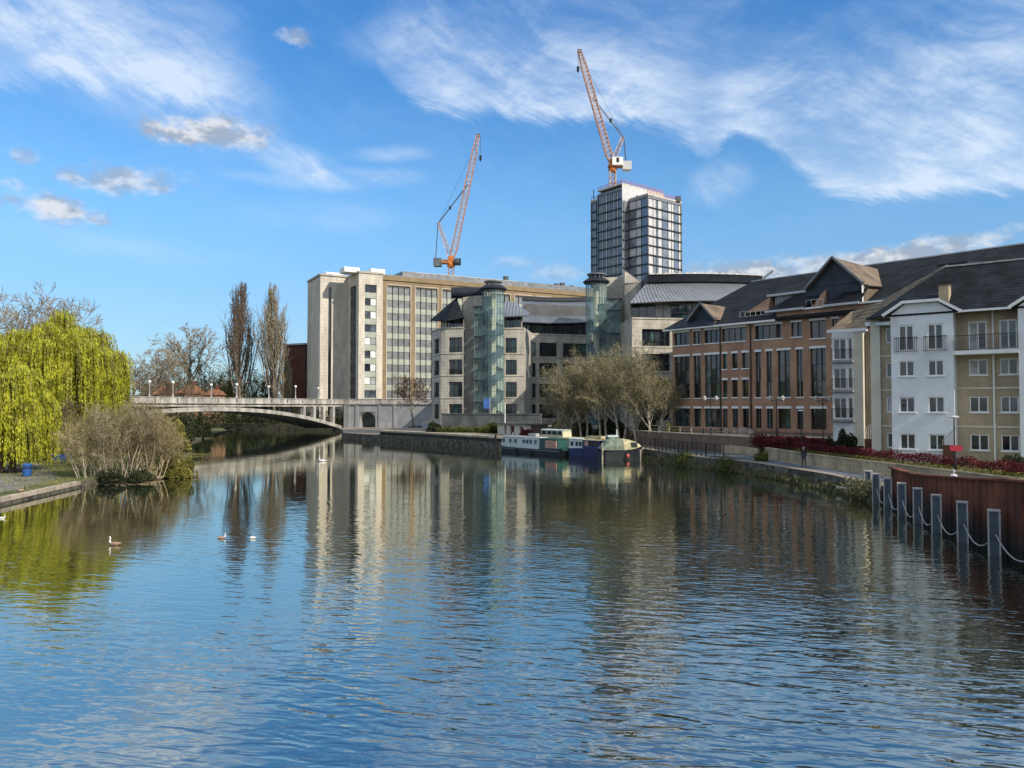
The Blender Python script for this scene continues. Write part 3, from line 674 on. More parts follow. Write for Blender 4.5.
FH = Fac(HL0, C0); strip_face(FH, 0, FH.L, zH-1.0, 28, [(.8, g2), (.4, wp), (.7, g2), (.5, wp), (.5, g1), (.35, wp), (.7, g2), (.45, wp), (.5, g1), (.45, wp), (.9, bl)], 'wall')
LL1 = HL0+b_*3; LL0 = LL1+a_*6.5; FLw = Fac(LL0, LL1); strip_face(FLw, 0, FLw.L, zH-1.8, 28, [(1, g1), (1, ['tower_glass', 'tower_blue']), (.35, wp)], 'wall')
RR0 = C0+b_*3.0; RC = RR0-a_*9.16; FR1 = Fac(RR0, RC); strip_face(FR1, 0, FR1.L, zRb, 28, [(1.2, ['tower_glass', 'tower_panel']), (.9, wp), (1.1, bl)], 'wall')
RE = RC+b_*17.7; FR2 = Fac(RC, RE); strip_face(FR2, 0, FR2.L, zRb-.2, 28, [(.9, wp), (.6, ['tower_panel', 'tower_glass']), (.35, g1), (.8, wp), (1.2, g2), (.7, ['tower_panel']), (.5, wp), (.9, g2), (.5, wp)], 'wall')
FHr = Fac(C0, C0+b_*22); FHs = Fac(C0, RR0); strip_face(FHs, 0, 2.98, zH-5.6, 28, [(1, g1), (1, ['tower_blue'])], 'wall')
mb = MB(); wall(mb, FHr, 0, 22, zH-5.6, zH, [(7, 8.6, zH-5.0, zH-2.6)], .5)
mb.build('core_wall', 'tower_panel', tw)
b = MB(); fbox(b, FHr, 7, 8.6, zH-5.0, zH-2.6, -.6, -.45); b.build('core_opening', 'black_metal', tw)
b = MB()
b.prism(pl(HL0, C0, C0+b_*22, HL0+b_*22), zH-.05, zH+.45); b.prism(pl(LL0, LL1, LL1+b_*16, LL0+b_*16), zH-1.9, zH-1.3)
b.prism(pl(RR0+b_*.1, RC, RE, RR0+b_*17.7), zRb-.1, zRb+.5)
b.prism(pl(RE+b_*.05, RC+b_*18+a_*1.5, C0+b_*22, C0+b_*26-a_*2), 30, zRb-1)
b.build('roof_slab', 'pale_stone', tw)
b = MB(); b.prism(pl(HL0+b_*1+a_*-.5, C0+b_*1, C0+b_*21.5+a_*.4, HL0+b_*21.5), 3, zH-.5); b.prism(pl(LL0+b_*.8, LL1+b_*.8, LL1+b_*15, LL0+b_*15), 3, zH-2); b.prism(pl(RR0+b_*.8-a_*.6, RC+b_*.5+a_*.5, RE+a_*.5-b_*.5, RE+a_*8), 3, zRb-.3)
b.build('inner_core', 'tower_clad', tw)
b = MB()                                          # red edge protection round the roofs
for F_, z in ((Fac(HL0, C0), zH+.45), (FHr, zH+.45), (FR2, zRb+.5), (FLw, zH-1.3)):
    for q in (.55, 1.1): fbox(b, F_, 0, F_.L, z+q-.05, z+q+.05, -.3, -.2)
    for k in range(int(F_.L/1.6)+1): fbox(b, F_, k*1.6, k*1.6+.1, z, z+1.25, -.3, -.2)
mat('site_red', (.45, .10, .09), .6); b.build('edge_rail', 'site_red', tw)
b = MB(); q = LL0+a_*-1.6; b.tube((q.x, q.y, zH-1), (q.x, q.y, zH+2.6), .16, .16, 6); b.build('roof_mast', 'dark_grey', tw); b = MB(); q = RE-b_*2; b.box((q.x, q.y, zRb+1), (1.6, 1.6, 1.8)); b.build('site_box', 'dark_grey', tw)

# ================================================================== luffing cranes
def lattice(mb, p0, p1, w0, w1, n, ch=.22, up=None):
    p0, p1 = Vector(p0), Vector(p1); d = (p1-p0).normalized(); r = d.cross(Vector((0, 1, 0))).normalized(); u = r.cross(d)
    def corners(t):
        c = p0.lerp(p1, t); w_ = w0+(w1-w0)*t
        return [c+r*w_/2+u*w_/2, c-r*w_/2+u*w_/2, c-r*w_/2-u*w_/2, c+r*w_/2-u*w_/2]
    prev = corners(0)
    for k in range(n):
        nx_ = corners((k+1)/n)
        for i in range(4):
            j = (i+1) % 4
            mb.bar(prev[i], nx_[i], ch, mi=0)
            mb.bar(prev[i], nx_[j] if k % 2 else nx_[j], ch*.6, mi=1); mb.bar(nx_[i], nx_[j], ch*.55, mi=1)
        prev = nx_
def crane(px_base, D, zbase, px_t, py_t, pivot_py, a_px, a_py, side, label, cw, black, ropes_px):
    """everything in the vertical plane facing the river"""
    Q = lambda px, py, dd=0.: P(px, py, D+dd)
    base = Q(px_base, pivot_py+14); k = D/769
    cr = empty('tower_crane', (base.x, D, zbase), label, 'crane', 'luffing cranes over the building site')
    piv = Q(px_base+side*1.2, pivot_py+2)
    b = MB(); m0 = Vector((base.x, D, zbase)); m1 = Vector((base.x, D, base.z+3.4*k)); lattice(b, m0, m1, 2.1, 2.1, max(3, int((m1.z-m0.z)/2.4)), .28); b.build('mast', ['jib_pale', 'jib_red'], cr)
    b = MB(); b.lathe((base.x, D, m1.z), [(0, 0), (1.3, 0), (1.5, .6), (1.5, 1.2), (1.1, 1.6), (0, 1.6)], 10); b.box((base.x-side*1.4, D, m1.z+2.0), (6.0, 2.2, .8)); b.box((base.x, D, m1.z+3.2), (2.2, 2.0, 2.2)); b.build('slewing_platform', 'orange_paint', cr)
    b = MB(); tip = Q(px_t, py_t); lattice(b, piv, piv.lerp(tip, .07), .8, 2.1, 1, .28); lattice(b, piv.lerp(tip, .07), piv.lerp(tip, .86), 2.1, 1.9, 21, .27); lattice(b, piv.lerp(tip, .86), tip, 1.9, 1.0, 4, .25)
    jb = b.build('jib', ['jib_red', 'jib_pale'], cr)
    b = MB(); b.box((tip.x, D, tip.z), (1.5, 1.0, 1.0)); b.build('jib_head', 'dark_grey', jb)
    apex = Q(a_px, a_py); b = MB(); foot = Vector((piv.x-side*.6, D, piv.z+.5)); lattice(b, foot, apex, 1.7, .9, 6, .25); b.build('a_frame', ['jib_pale', 'jib_red'], cr)
    b = MB()
    for y_ in (-.5, .5):
        t_ = piv.lerp(tip, .60 if side > 0 else .58); mid = apex.lerp(t_, .38); b.tube((apex.x, D+y_, apex.z), (t_.x, D+y_, t_.z), .11, .11, 5)
    t2 = piv.lerp(tip, .93); b.tube(apex, (t2.x, D, t2.z), .06, .06, 5); b.build('pendant_line', 'dark_grey', cr)
    mid = apex.lerp(piv.lerp(tip, .60), .4); b = MB(); b.box(mid, (.8, 1.2, 1.1)); b.build('pulley_block', 'black_metal', cr)
    bx = apex.x-side*1.1; b = MB()
    for y_ in (-.6, .6): b.tube((apex.x-side*.2, D+y_, apex.z), (bx, D+y_, m1.z+2.6), .10, .10, 5)
    b.build('luffing_rope', 'dark_grey', cr)
    b = MB(); lattice(b, (piv.x-side*.5, D, m1.z+2.2), (base.x-side*5.8, D, m1.z+2.2), 1.4, 1.4, 4, .25); b.build('counter_jib', ['jib_pale', 'jib_red'], cr)
    b = MB(); cwm, cx_ = cw; b.box((base.x-side*5.0, D-1.2, m1.z+1.9), (3.2, 1.0, 3.0)); b.box((base.x-side*5.0, D+.4, m1.z+1.6), (2.6, 1.8, 2.4)); b.build('counterweight', cwm, cr)
    if black: b = MB(); b.box((base.x+side*2.6, D-1.0, m1.z+2.0), (2.4, 1.8, 2.4)); b.box((base.x+side*2.6, D-1.9, m1.z+2.3), (1.5, .1, 1.3), mi=1); b.build('cab', ['black_metal', 'glass_grey'], cr)
    else: b = MB(); b.box((base.x-side*1.6, D-1.5, m1.z+3.2), (3.8, 1.6, 2.8)); b.box((base.x-side*1.6, D-2.35, m1.z+3.5), (.9, .1, 1.6), mi=1); b.build('cab', ['white_paint', 'black_metal'], cr)
    hk = Q(*ropes_px); b = MB(); b.tube((hk.x, D, tip.z), (hk.x, D, hk.z), .07, .07, 5); b.build('hoist_rope', 'dark_grey', cr)
    b = MB(); b.box((hk.x, D, hk.z-.7), (.9, .7, 1.7)); b.tube((hk.x, D, hk.z-1.4), (hk.x, D, hk.z-2.3), .25, .1, 6); b.build('hook_block', 'black_metal', cr)
    return cr
crane(451, 292, 1.6, 478, 135.5, 257, 438.5, 223, 1, 'orange and white luffing crane behind the long stone office, jib leaning away from the tower', ('grey_metal', 0), True, (480.5, 156))
crane(612.5, 272, 84.4, 579.5, 51, 161, 623, 137, -1, 'red and white luffing crane standing on the roof of the glazed tower', ('light_grey', 0), False, (578, 67))

# ================================================================== bridge
br = empty('road_bridge', (-60, 170, 0), 'shallow concrete arch road bridge with solid parapet and round globe lamps', 'bridge')
BA = Vector((-84, 126, 0)); BB = Vector((-44.4, 203, 0)); be = (BB-BA).normalized(); bn = Vector((be.y, -be.x, 0))
Fbr = Fac(BA, BB); LB_ = Fbr.L
zdk = 7.35; u_sp0 = 14.; u_sp1 = LB_-1.0
crown_u = Fbr.u(213, 411); half = u_sp1-crown_u; u_sp0 = crown_u-half
def zarch(u, rise=4.9, z0=.7): x = (u-crown_u)/half; return z0+rise*(1-abs(x)**2.15)
WB = 12.0                                         # width of the bridge
def arch_rib(mb, off, wdt, dz, th):
    N = 36; pts = [(u_sp0+(u_sp1-u_sp0)*k/N) for k in range(N+1)]
    for a, c in zip(pts, pts[1:]):
        za, zc = zarch(a)+dz, zarch(c)+dz
        mb.hexa([Fbr.p(a, za, off), Fbr.p(c, zc, off), Fbr.p(c, zc, off-wdt), Fbr.p(a, za, off-wdt)], [Fbr.p(a, za+th, off), Fbr.p(c, zc+th, off), Fbr.p(c, zc+th, off-wdt), Fbr.p(a, za+th, off-wdt)])
for o_ in (.18, -WB+1.4): b = MB(); arch_rib(b, o_, 1.4, 0, .85); b.build('arch_rib', 'bridge_concrete', br)
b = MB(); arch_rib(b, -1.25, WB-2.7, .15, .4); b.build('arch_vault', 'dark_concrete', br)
b = MB(); fbox(b, Fbr, -30, LB_+1, zdk-.75, zdk-.15, -WB, -.1); fbox(b, Fbr, -30, LB_+1, zdk-.15, zdk+.05, -WB-.2, .30); b.build('deck', 'bridge_concrete', br)
for o in (.02, -WB+.0): b = MB(); fbox(b, Fbr, -30, LB_+1, zdk+.05, zdk+1.05, o-.35, o); fbox(b, Fbr, -30, LB_+1, zdk+1.05, zdk+1.2, o-.45, o+.1); b.build('parapet', 'bridge_concrete', br)
b = MB(); k = 0; u = -28.
while u < LB_: fbox(b, Fbr, u, u+.28, zdk+.06, zdk+1.06, 0.02, .10); u += 5.2
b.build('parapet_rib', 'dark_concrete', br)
for u in [u_sp1-x for x in (3.0, 6.6, 10.2, 13.8)]+[u_sp0+x for x in (3.0, 6.6, 10.2, 13.8)]:
    
    for o0_, o1_ in ((-.9, .08), (-WB+.3, -WB+1.1)): b = MB(); fbox(b, Fbr, u-.4, u+.4, zarch(u)+.8, zdk-.75, o0_, o1_); b.build('spandrel_post', 'bridge_concrete', br)
b = MB(); fbox(b, Fbr, u_sp0-34, u_sp0+.3, -1, zdk-.75, -WB, -.02); b.build('abutment', 'bridge_concrete', br)
# river stairs wall and footpath arch on the far quay
ab0 = Fbr.p(LB_-.2, 0); ab1 = Vector((-19.5, 196, 0)); Fw = Fac((ab0.x, ab0.y), (ab1.x, ab1.y))
mb = MB(); ua0, ua1 = Fw.u(359.5, 420), Fw.u(375.5, 420); zc_ = 4.4; wall(mb, Fw, 0, Fw.L, -1, zdk-.2, [(ua0, ua1, 1.15, zc_)], 3.0, 0)
# rounded head of the opening: fill the corners above the springing
mb2 = MB(); um = (ua0+ua1)/2; rr = (ua1-ua0)/2
mb = MB(); wall(mb, Fw, 0, Fw.L, -1, zdk-.2, [(ua0, ua1, 1.15, 3.0+rr)], 3.0, 0)
N = 10
for sd in (-1, 1):
    for k in range(N):
        a0, a1 = math.pi/2*k/N, math.pi/2*(k+1)/N
        q0 = (um+sd*rr*math.cos(a0), 3.0+rr*math.sin(a0)); q1 = (um+sd*rr*math.cos(a1), 3.0+rr*math.sin(a1)); cn = um+sd*rr
        mb.poly([Fw.p(q0[0], q0[1], -.003), Fw.p(q1[0], q1[1], -.003), Fw.p(q1[0], 3.0+rr, -.003), Fw.p(cn, 3.0+rr, -.003), Fw.p(cn, q0[1], -.003)])
        mb.poly([Fw.p(q0[0], q0[1], -.003), Fw.p(q1[0], q1[1], -.003), Fw.p(q1[0], q1[1], -3), Fw.p(q0[0], q0[1], -3)])
mb.build('approach_wall', 'grey_stone', br)
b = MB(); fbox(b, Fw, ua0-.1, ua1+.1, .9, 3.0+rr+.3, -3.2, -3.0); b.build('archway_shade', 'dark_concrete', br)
b = MB(); fbox(b, Fw, 0, Fw.L+.3, zdk-.2, zdk+.1, -WB, .35); fbox(b, Fw, 0, Fw.L+.3, zdk+.1, zdk+1.1, -.35, 0); fbox(b, Fw, 0, Fw.L+.3, zdk+1.1, zdk+1.28, -.45, .1); b.build('approach_parapet', 'bridge_concrete', br)
for px in (345.5, 349, 357, 380, 395):
    u = Fw.u(px); b = MB(); fbox(b, Fw, u-.35, u+.35, 1, zdk-.2, 0, .22); b.build('pilaster', 'grey_stone', br)
b = MB(); fbox(b, Fw, -.3, ua0-3, -1, 1.2, .02, .8); b.build('footing', 'dark_concrete', br)
# globe lamps along both parapets
def bridge_lamp(p, label, group, h=2.9):
    t = empty('bridge_lamp', p, label, 'street lamp', group); b = MB()
    b.lathe(p, [(.22, 0), (.22, .3), (.10, .5), (.07, h-.5), (.10, h-.3), (0, h-.3)], 8); b.build('post', 'pale_metal', t)
    b = MB(); b.lathe((p[0], p[1], p[2]+h-.3), [(0.05, 0), (.24, .12), (.32, .32), (.24, .55), (0, .64)], 8); b.build('globe', 'white_paint', t, smooth=True)
lt = [(150, 'above the scrub at the far end of the parapet'), (173.4, 'on the thick parapet post over the first orange roof'), (237.2, 'at the foot of the taller bare poplar'), (296, 'in front of the dark red brick building')]
for px, tx in lt:
    u = Fbr.u(px, 398); q = Fbr.p(u, zdk+1.2, -.15); bridge_lamp((q.x, q.y, q.z), 'globe lamp on near bridge parapet '+tx, 'globe lamps on the bridge')
for px, tx in ((211.7, 'between the round bare tree and the poplars'), (269.2, 'below the second poplar'), (318.5, 'against the shaded end of the stone office')):
    Ffar = Fbr.off(-WB+.0); u = Ffar.u(px, 398); q = Ffar.p(u, zdk+1.2, -.15); bridge_lamp((q.x, q.y, q.z), 'globe lamp on far bridge parapet '+tx, 'globe lamps on the bridge', 3.1)
# ================================================================== riverside court with glass stair drums
rnd = random.Random(11)
ct = empty('waterside_court', (15, 145, 3.25), 'cream stone office court with two glass stair drums and curved metal roofs', 'office building')
GD = (('glass', 4), ('glass_green', 1), ('glass_grey', 1))
ROWZ = [19.4, 15.3, 11.15, 7.05]                 # window heads
def stone_face(F, u0, u1, ztop, cols, rows=ROWZ, h=2.8, z0=3.0, m='cream_stone', nx=None, rail=True, skip=()):
    mb = MB(); H_ = []
    for i, (a, c) in enumerate(cols):
        for k, zt in enumerate(rows): H_.append((a, c, zt-h, zt))
    wall(mb, F, u0, u1, z0, ztop, H_, .45); mb.build('wall', m, ct)
    for i, q in enumerate(H_):
        a, c, zl, zh = q; n = nx or max(2, round((c-a)/1.05))
        window(F, ct, q, nx=n, ny=1, depth=.4, fw=.09, panes=GD, rng=rnd, ys=None)
        if rail: railing(F, ct, a+.02, c-.02, zl+.02, zl+1.0, -.12, 'balcony_rail', 'dark_frame', .22, ret=False)
    for zt in rows: b = MB(); fbox(b, F, u0, u1, zt-h-.28, zt-h-.14, 0, .09); b.build('string_course', 'cream_stone', ct)
    b = MB(); fbox(b, F, u0-.05, u1+.05, ztop-.25, ztop, 0, .12); b.build('cornice', 'cream_stone', ct)
# -- west block
La = PX(431.5, 149, 0); Lb = PX(440.5, 143, 0); Lc = PX(463.5, 141.5, 0)
F1 = Fac(La, Lb); F2 = Fac(Lb, Lc)
stone_face(F1, 0, F1.L, 21.3, [(F1.L*.28, F1.L*.82)]); stone_face(F2, 0, F2.L, 21.3, [(F2.u(448.6), F2.u(462.3))])
b = MB(); b.prism([(q.x, q.y) for q in (La, Lb, Lc, Lc+Vector((0, 14, 0)), La+Vector((1, 10, 0)))], 21.0, 21.3); b.build('terrace_slab', 'cream_stone', ct)
# set back top storey and its pointed slate roof
T0 = F2.p(.3, 0, -1.2); T1 = Lc+Vector((0, 1.2, 0)); FT = Fac(T0, T1); mb = MB(); wall(mb, FT, 0, FT.L, 21.3, 23.4, [(.4, FT.L-.2, 21.4, 23.2)], .2); mb.build('wall', 'cream_stone', ct)
window(FT, ct, (.4, FT.L-.2, 21.4, 23.2), nx=5, depth=.15, panes=GD, rng=rnd)
FTs = Fac(T0+Vector((-1.3, 6, 0)), T0); mb = MB(); wall(mb, FTs, 0, FTs.L, 21.3, 23.4, [(1, FTs.L-.4, 21.5, 23.2)], .2); mb.build('wall', 'cream_stone', ct); window(FTs, ct, (1, FTs.L-.4, 21.5, 23.2), nx=4, depth=.15, panes=GD, rng=rnd)
ap = P(456.5, 297.5, 147); E = [P(430, 320.3, 148.5), P(446, 320.8, 141), Vector((PX(464, 140.6, 0).x, 140.6, 22.9)), Vector((PX(464, 150, 0).x, 152, 22.9)), P(432, 320, 158)]
b = MB()
for i in range(len(E)): b.slabpoly([E[i], E[(i+1) % len(E)], ap], .18)
b.build('pointed_roof', 'roof_slate', ct)
# stair core wall behind the drum
K0 = PX(462.5, 145.5, 0); K1 = PX(473, 145, 0); K2 = PX(482, 145, 0); mb = MB(); FK = Fac(K0, K2); wall(mb, FK, 0, FK.L, 3, P(465, 295.5, 145).z, [], .1)
FKs = Fac(K0+Vector((-.6, 12, 0)), K0); wall(mb, FKs, 0, FKs.L, 3, P(465, 295.5, 145).z, [], .1)
mb.prism([(K0.x, K0.y), (K2.x+2.6, K2.y), (K2.x+2.6, K2.y+12), (K0.x, K0.y+12)], 3, P(465, 295.5, 145).z-.02); mb.build('stair_core', 'cream_stone', ct)
b = MB(); zz = P(465, 292, 145).z; b.tube((PX(451, 146, 0).x, 146, zz), (PX(484, 146, 0).x, 146, zz), 1.05, 1.05, 14); b.build('plant_drum', 'navy_slate', ct, smooth=False)
def stair_drum(px0, px1, D, py_top, boxpx, zbot, label_hand, box_top):
    """glass cylinder with a spiral stair, a flat glass annex, a disc roof and a lantern"""
    cx_ = (PX(px0, D, 0).x+PX(px1, D, 0).x)/2; r_ = (PX(px1, D, 0).x-PX(px0, D, 0).x)/2; cy = D+.2; zt = P(px0, py_top, D).z
    dr = empty('x', (0, 0, 0), None, None); bpy.data.objects.remove(dr)
    n = 22; mb = MB()
    for k in range(n):
        a0, a1 = 2*math.pi*k/n, 2*math.pi*(k+1)/n
        mb.poly([(cx_+r_*math.cos(a0), cy+r_*math.sin(a0), zbot), (cx_+r_*math.cos(a1), cy+r_*math.sin(a1), zbot), (cx_+r_*math.cos(a1), cy+r_*math.sin(a1), zt), (cx_+r_*math.cos(a0), cy+r_*math.sin(a0), zt)])
    drum = mb.build('stair_drum', 'stair_glass', ct)
    b = MB()
    for k in range(n): a0 = 2*math.pi*k/n; b.bar((cx_+r_*math.cos(a0), cy+r_*math.sin(a0), zbot), (cx_+r_*math.cos(a0), cy+r_*math.sin(a0), zt), .06)
    z = zbot+2
    while z < zt:
        for k in range(n):
            a0, a1 = 2*math.pi*k/n, 2*math.pi*(k+1)/n; b.bar((cx_+r_*math.cos(a0), cy+r_*math.sin(a0), z), (cx_+r_*math.cos(a1), cy+r_*math.sin(a1), z), .05)
        z += 2.05
    b.build('glazing_bars', 'glass_green', drum)
    st = MB(); ra, rb = r_*.28, r_*.90; z = zbot; turn = 0; hgt = 4.1; steps = 24
    nf = int((zt-3.5-zbot)/hgt)
    for f_ in range(nf):
        for k in range(steps):
            a0 = math.pi*1.5+2*math.pi*k/steps*label_hand; a1 = a0+2*math.pi/steps*label_hand; zz_ = zbot+f_*hgt+hgt*k/steps
            q = [(cx_+r2*math.cos(a), cy+r2*math.sin(a)) for r2, a in ((ra, a0), (rb, a0), (rb, a1), (ra, a1))]
            st.prism(q, zz_, zz_+.28)
            q2 = [(cx_+r2*math.cos(a), cy+r2*math.sin(a)) for r2, a in ((rb, a0), (rb+.06, a0), (rb+.06, a1), (rb, a1))]
            st.prism(q2, zz_-.45, zz_+1.0)
    st.build('spiral_stair', 'stair_blue', drum)
    b = MB(); b.tube((cx_, cy+r_*.25, zbot), (cx_, cy+r_*.25, zt-.5), r_*.24, r_*.24, 14); b.build('stair_core_wall', 'warm_cream', drum)
    b = MB()
    for f_ in range(nf):
        zf = zbot+f_*hgt; b.box((cx_-.2, cy+r_*.98, zf+1.6), (2.2, .2, 2.6)); 
    b.build('landing_wall', 'warm_cream', drum)
    b = MB(); b.lathe((cx_, cy, zt), [(0, 0), (r_+.35, 0), (r_+.55, .25), (r_+.3, .55), (r_-.4, .95), (0, .95)], 24); b.build('drum_roof', 'navy_slate', drum)
    b = MB()
    for k in range(10): a0 = 2*math.pi*k/10; b.tube((cx_+1.3*math.cos(a0), cy+1.3*math.sin(a0), zt+.95), (cx_+1.3*math.cos(a0), cy+1.3*math.sin(a0), zt+1.5), .1, .1, 5)
    b.lathe((cx_, cy, zt+1.5), [(0, 0), (1.7, 0), (1.7, .22), (0, .3)], 16); b.build('lantern', 'grey_metal', drum)
    x0, x1 = sorted((PX(boxpx[0], D, 0).x, PX(boxpx[1], D, 0).x)); zb = P(boxpx[0], box_top, D).z
    mb = MB(); q = [(x0, D+.4), (x1, D+.4), (x1, D+3.2), (x0, D+3.2)]
    for i in range(4): c, d = q[i], q[(i+1) % 4]; mb.poly([(c[0], c[1], zbot), (d[0], d[1], zbot), (d[0], d[1], zb), (c[0], c[1], zb)])
    mb.poly([(p[0], p[1], zb) for p in q]); an = mb.build('glass_annex', 'stair_glass', ct)
    b = MB(); z = zbot
    while z < zb+.1: b.box(((x0+x1)/2, D+.42, z), (x1-x0, .14, .16)); b.box(((x0+x1)/2, D+1.9, z), (x1-x0-.1, 2.6, .2)); z += 4.1
    for x in (x0, x1): b.bar((x, D+.4, zbot), (x, D+.4, zb), .1)
    b.bar(((x0+x1)/2, D+.4, zbot), ((x0+x1)/2, D+.4, zb), .06); b.box(((x0+x1)/2, D+1.9, zb+.1), (x1-x0+.3, 3.2, .25))
    b.build('annex_frame', 'dark_frame', an)
mat('stair_blue', (.012, .045, .07), .5, .15); mat('warm_cream', (.60, .54, .38), .7, .08)
stair_drum(482, 504, 142.5, 290.5, (473.3, 482.5), 3.25, 1, 307)
# -- east half of the west part
R0 = PX(504, 143.5, 0); R1 = PX(524.3, 143, 0); F3 = Fac(R0, R1); stone_face(F3, 0, F3.L, 21.3, [(F3.u(505.6), F3.u(516.8))])
F3s = Fac(R1, R1+Vector((2.0, 12, 0))); mb = MB(); wall(mb, F3s, 0, F3s.L, 3, 21.3, [], .1); mb.prism([(R0.x+.1, R0.y+.6), (R1.x-.1, R1.y+.6), (R1.x+1.5, R1.y+12), (R0.x, R1.y+12)], 3, 21.25); mb.build('wall', 'cream_stone', ct)
FT = Fac(R0+Vector((0, 1.3, 0)), R1+Vector((-.3, 1.3, 0))); mb = MB(); wall(mb, FT, 0, FT.L, 21.3, 23.6, [(.3, FT.L-.3, 21.5, 23.4)], .2); mb.build('wall', 'cream_stone', ct); window(FT, ct, (.3, FT.L-.3, 21.5, 23.4), nx=4, depth=.15, panes=GD, rng=rnd)
b = MB(); q0, q1 = P(504, 316.2, 142), P(528, 315.2, 142); q2, q3 = P(504, 301.8, 149), P(513, 301.8, 149); q4 = P(530, 313, 152)
b.slabpoly([q0, q1, q3, q2], .2); b.slabpoly([q1, q4, q3], .2); b.build('hipped_roof', 'ribbed_metal', ct)
# -- curved middle range, set back
CP = [PX(524.5, 153, 0), PX(545, 154, 0), PX(566, 156, 0), PX(592, 157.5, 0)]
colpx = [[(525.3, 535.6)], [(539.5, 557)], [(563, 587)]]
bounds = [524.5, 538, 560, 592]
CPt = [PX(p, D, 0) for p, D in zip(bounds, (153, 153.6, 155, 157))]
for i in range(3):
    F = Fac(CPt[i], CPt[i+1]); stone_face(F, 0, F.L, 21.2, [(max(.2, F.u(a)), min(F.L-.2, F.u(c))) for a, c in colpx[i]])
    FT = F.off(-1.6); mb = MB(); wall(mb, FT, 0, FT.L, 21.2, 23.7, [(.2, FT.L-.2, 21.4, 23.5)], .2); mb.build('wall', 'dark_frame', ct); window(FT, ct, (.2, FT.L-.2, 21.4, 23.5), nx=6, depth=.12, panes=GD, rng=rnd)
b = MB(); b.prism([(q.x, q.y) for q in CPt]+[(CPt[-1].x, 175), (CPt[0].x, 175)], 20.9, 21.2); b.build('terrace_slab', 'cream_stone', ct)
# swept zinc roof: eaves line, mid line, ridge fascia
NN = 18; eave = []; ridge = []
for k in range(NN+1):
    t = k/NN; px = 522+(600-522)*t; eave.append(P(px, 321.5+1.6*math.sin(math.pi*t)-.5*t, 152.0+5*t)); ridge.append(P(px, 299.8+5.4*t-5.2*(t-.0)*(t), 165+5*t))
b = MB()
for k in range(NN):
    m0, m1 = eave[k].lerp(ridge[k], .5), eave[k+1].lerp(ridge[k+1], .5)
    b.slabpoly([eave[k], eave[k+1], m1, m0], .15); b.slabpoly([m0, m1, ridge[k+1], ridge[k]], .15)
b.build('curved_roof', 'zinc', ct)
b = MB()
for k in range(NN):
    p, q = ridge[k], ridge[k+1]; o = Vector((0, -.7, 0)); b.hexa([p+o-Vector((0, 0, .1)), q+o-Vector((0, 0, .1)), q+Vector((0, 3, -.1)), p+Vector((0, 3, -.1))], [p+o+Vector((0, 0, .75)), q+o+Vector((0, 0, .75)), q+Vector((0, 3, .75)), p+Vector((0, 3, .75))])
b.build('roof_fascia', 'navy_slate', ct)
# -- second drum and its core
stair_drum(586.5, 607.5, 136.5, 283.5, (607.5, 622.5), 3.25, -1, 299)
mb = MB(); zk = P(620, 277, 139).z; k0, k1, k2 = PX(600, 140.5, 0), PX(623.5, 140.5, 0), PX(640, 139, 0)
mb.prism([(k0.x, 140.5), (k1.x, 140.5), (k1.x, 152), (k0.x, 152)], 3, zk+.2); Fq = Fac((k1.x, 138.2), (k2.x, 137.0)); wall(mb, Fq, 0, Fq.L, 3, zk-1.2, [], .1)
mb.prism([(k1.x+.05, 138.8), (k2.x-.05, 138.3), (k2.x, 152), (k1.x, 152)], 3, zk-1.25); mb.build('stair_core', 'cream_stone', ct)
b = MB(); b.hexa([(k1.x, 138, zk-1.3), (k2.x, 137, zk-1.3), (k2.x, 150, zk-1.3), (k1.x, 150, zk-1.3)], [(k1.x, 138, zk+.9), (k1.x+.6, 138, zk+.6), (k1.x+.6, 150, zk+.6), (k1.x, 150, zk+.9)]); b.build('coping_wedge', 'pale_stone', ct)
# -- east block
E0 = PX(632.5, 126.5, 0); E1 = PX(700, 128.5, 0); E2 = PX(762, 136, 0); FE = Fac(E0, E1)
stone_face(FE, 0, FE.L, 21.3, [(FE.u(642.4), FE.u(670.2)), (FE.u(673.5), FE.u(699))], nx=6)
FE2 = Fac(E1, E2); mb = MB(); wall(mb, FE2, 0, FE2.L, 3, 21.3, [], .1); FEs = Fac(E0+Vector((-.5, 12, 0)), E0); wall(mb, FEs, 0, FEs.L, 3, 21.3, [], .1); mb.build('wall', 'cream_stone', ct)
b = MB(); b.prism([(E0.x, E0.y), (E1.x, E1.y), (E2.x, E2.y), (E2.x+1, E2.y+20), (E0.x, 150)], 21.0, 21.3); b.build('terrace_slab', 'cream_stone', ct)
for F, n_ in ((FE, 8), (FE2, 8)):
    FT = F.off(-1.4); mb = MB(); wall(mb, FT, 0, FT.L, 21.3, 24, [(.3, FT.L-.1, 21.5, 23.8)], .15); mb.build('wall', 'cream_stone', ct)
    window(FT, ct, (.3, FT.L-.1, 21.5, 23.8), nx=n_, depth=.1, panes=(('glass_green', 2), ('glass_grey', 3), ('curtain', 1), ('glass', 1)), rng=rnd)
railing(FE, ct, .1, FE.L, 21.3, 22.3, .0, 'terrace_rail', 'dark_frame', .6, ret=False)
NN = 16; eave = []; ridge = []
for k in range(NN+1):
    t = k/NN; eave.append(P(629.5+(770-629.5)*t, 303-1.8*math.sin(math.pi*min(1, t*1.3))-4*t*t, 124.8+2*t+6*t*t)); 
    ridge.append(P(646.5+(760-646.5)*t, 283-1.2*math.sin(math.pi*t*.8)+1.5*t*t, 131.5+2*t+6*t*t))
b = MB()
for k in range(NN): b.slabpoly([eave[k], eave[k+1], ridge[k+1], ridge[k]], .16)
b.slabpoly([eave[0], ridge[0], P(640, 290, 142)], .16); b.build('ribbed_roof', 'ribbed_metal', ct)
b = MB()
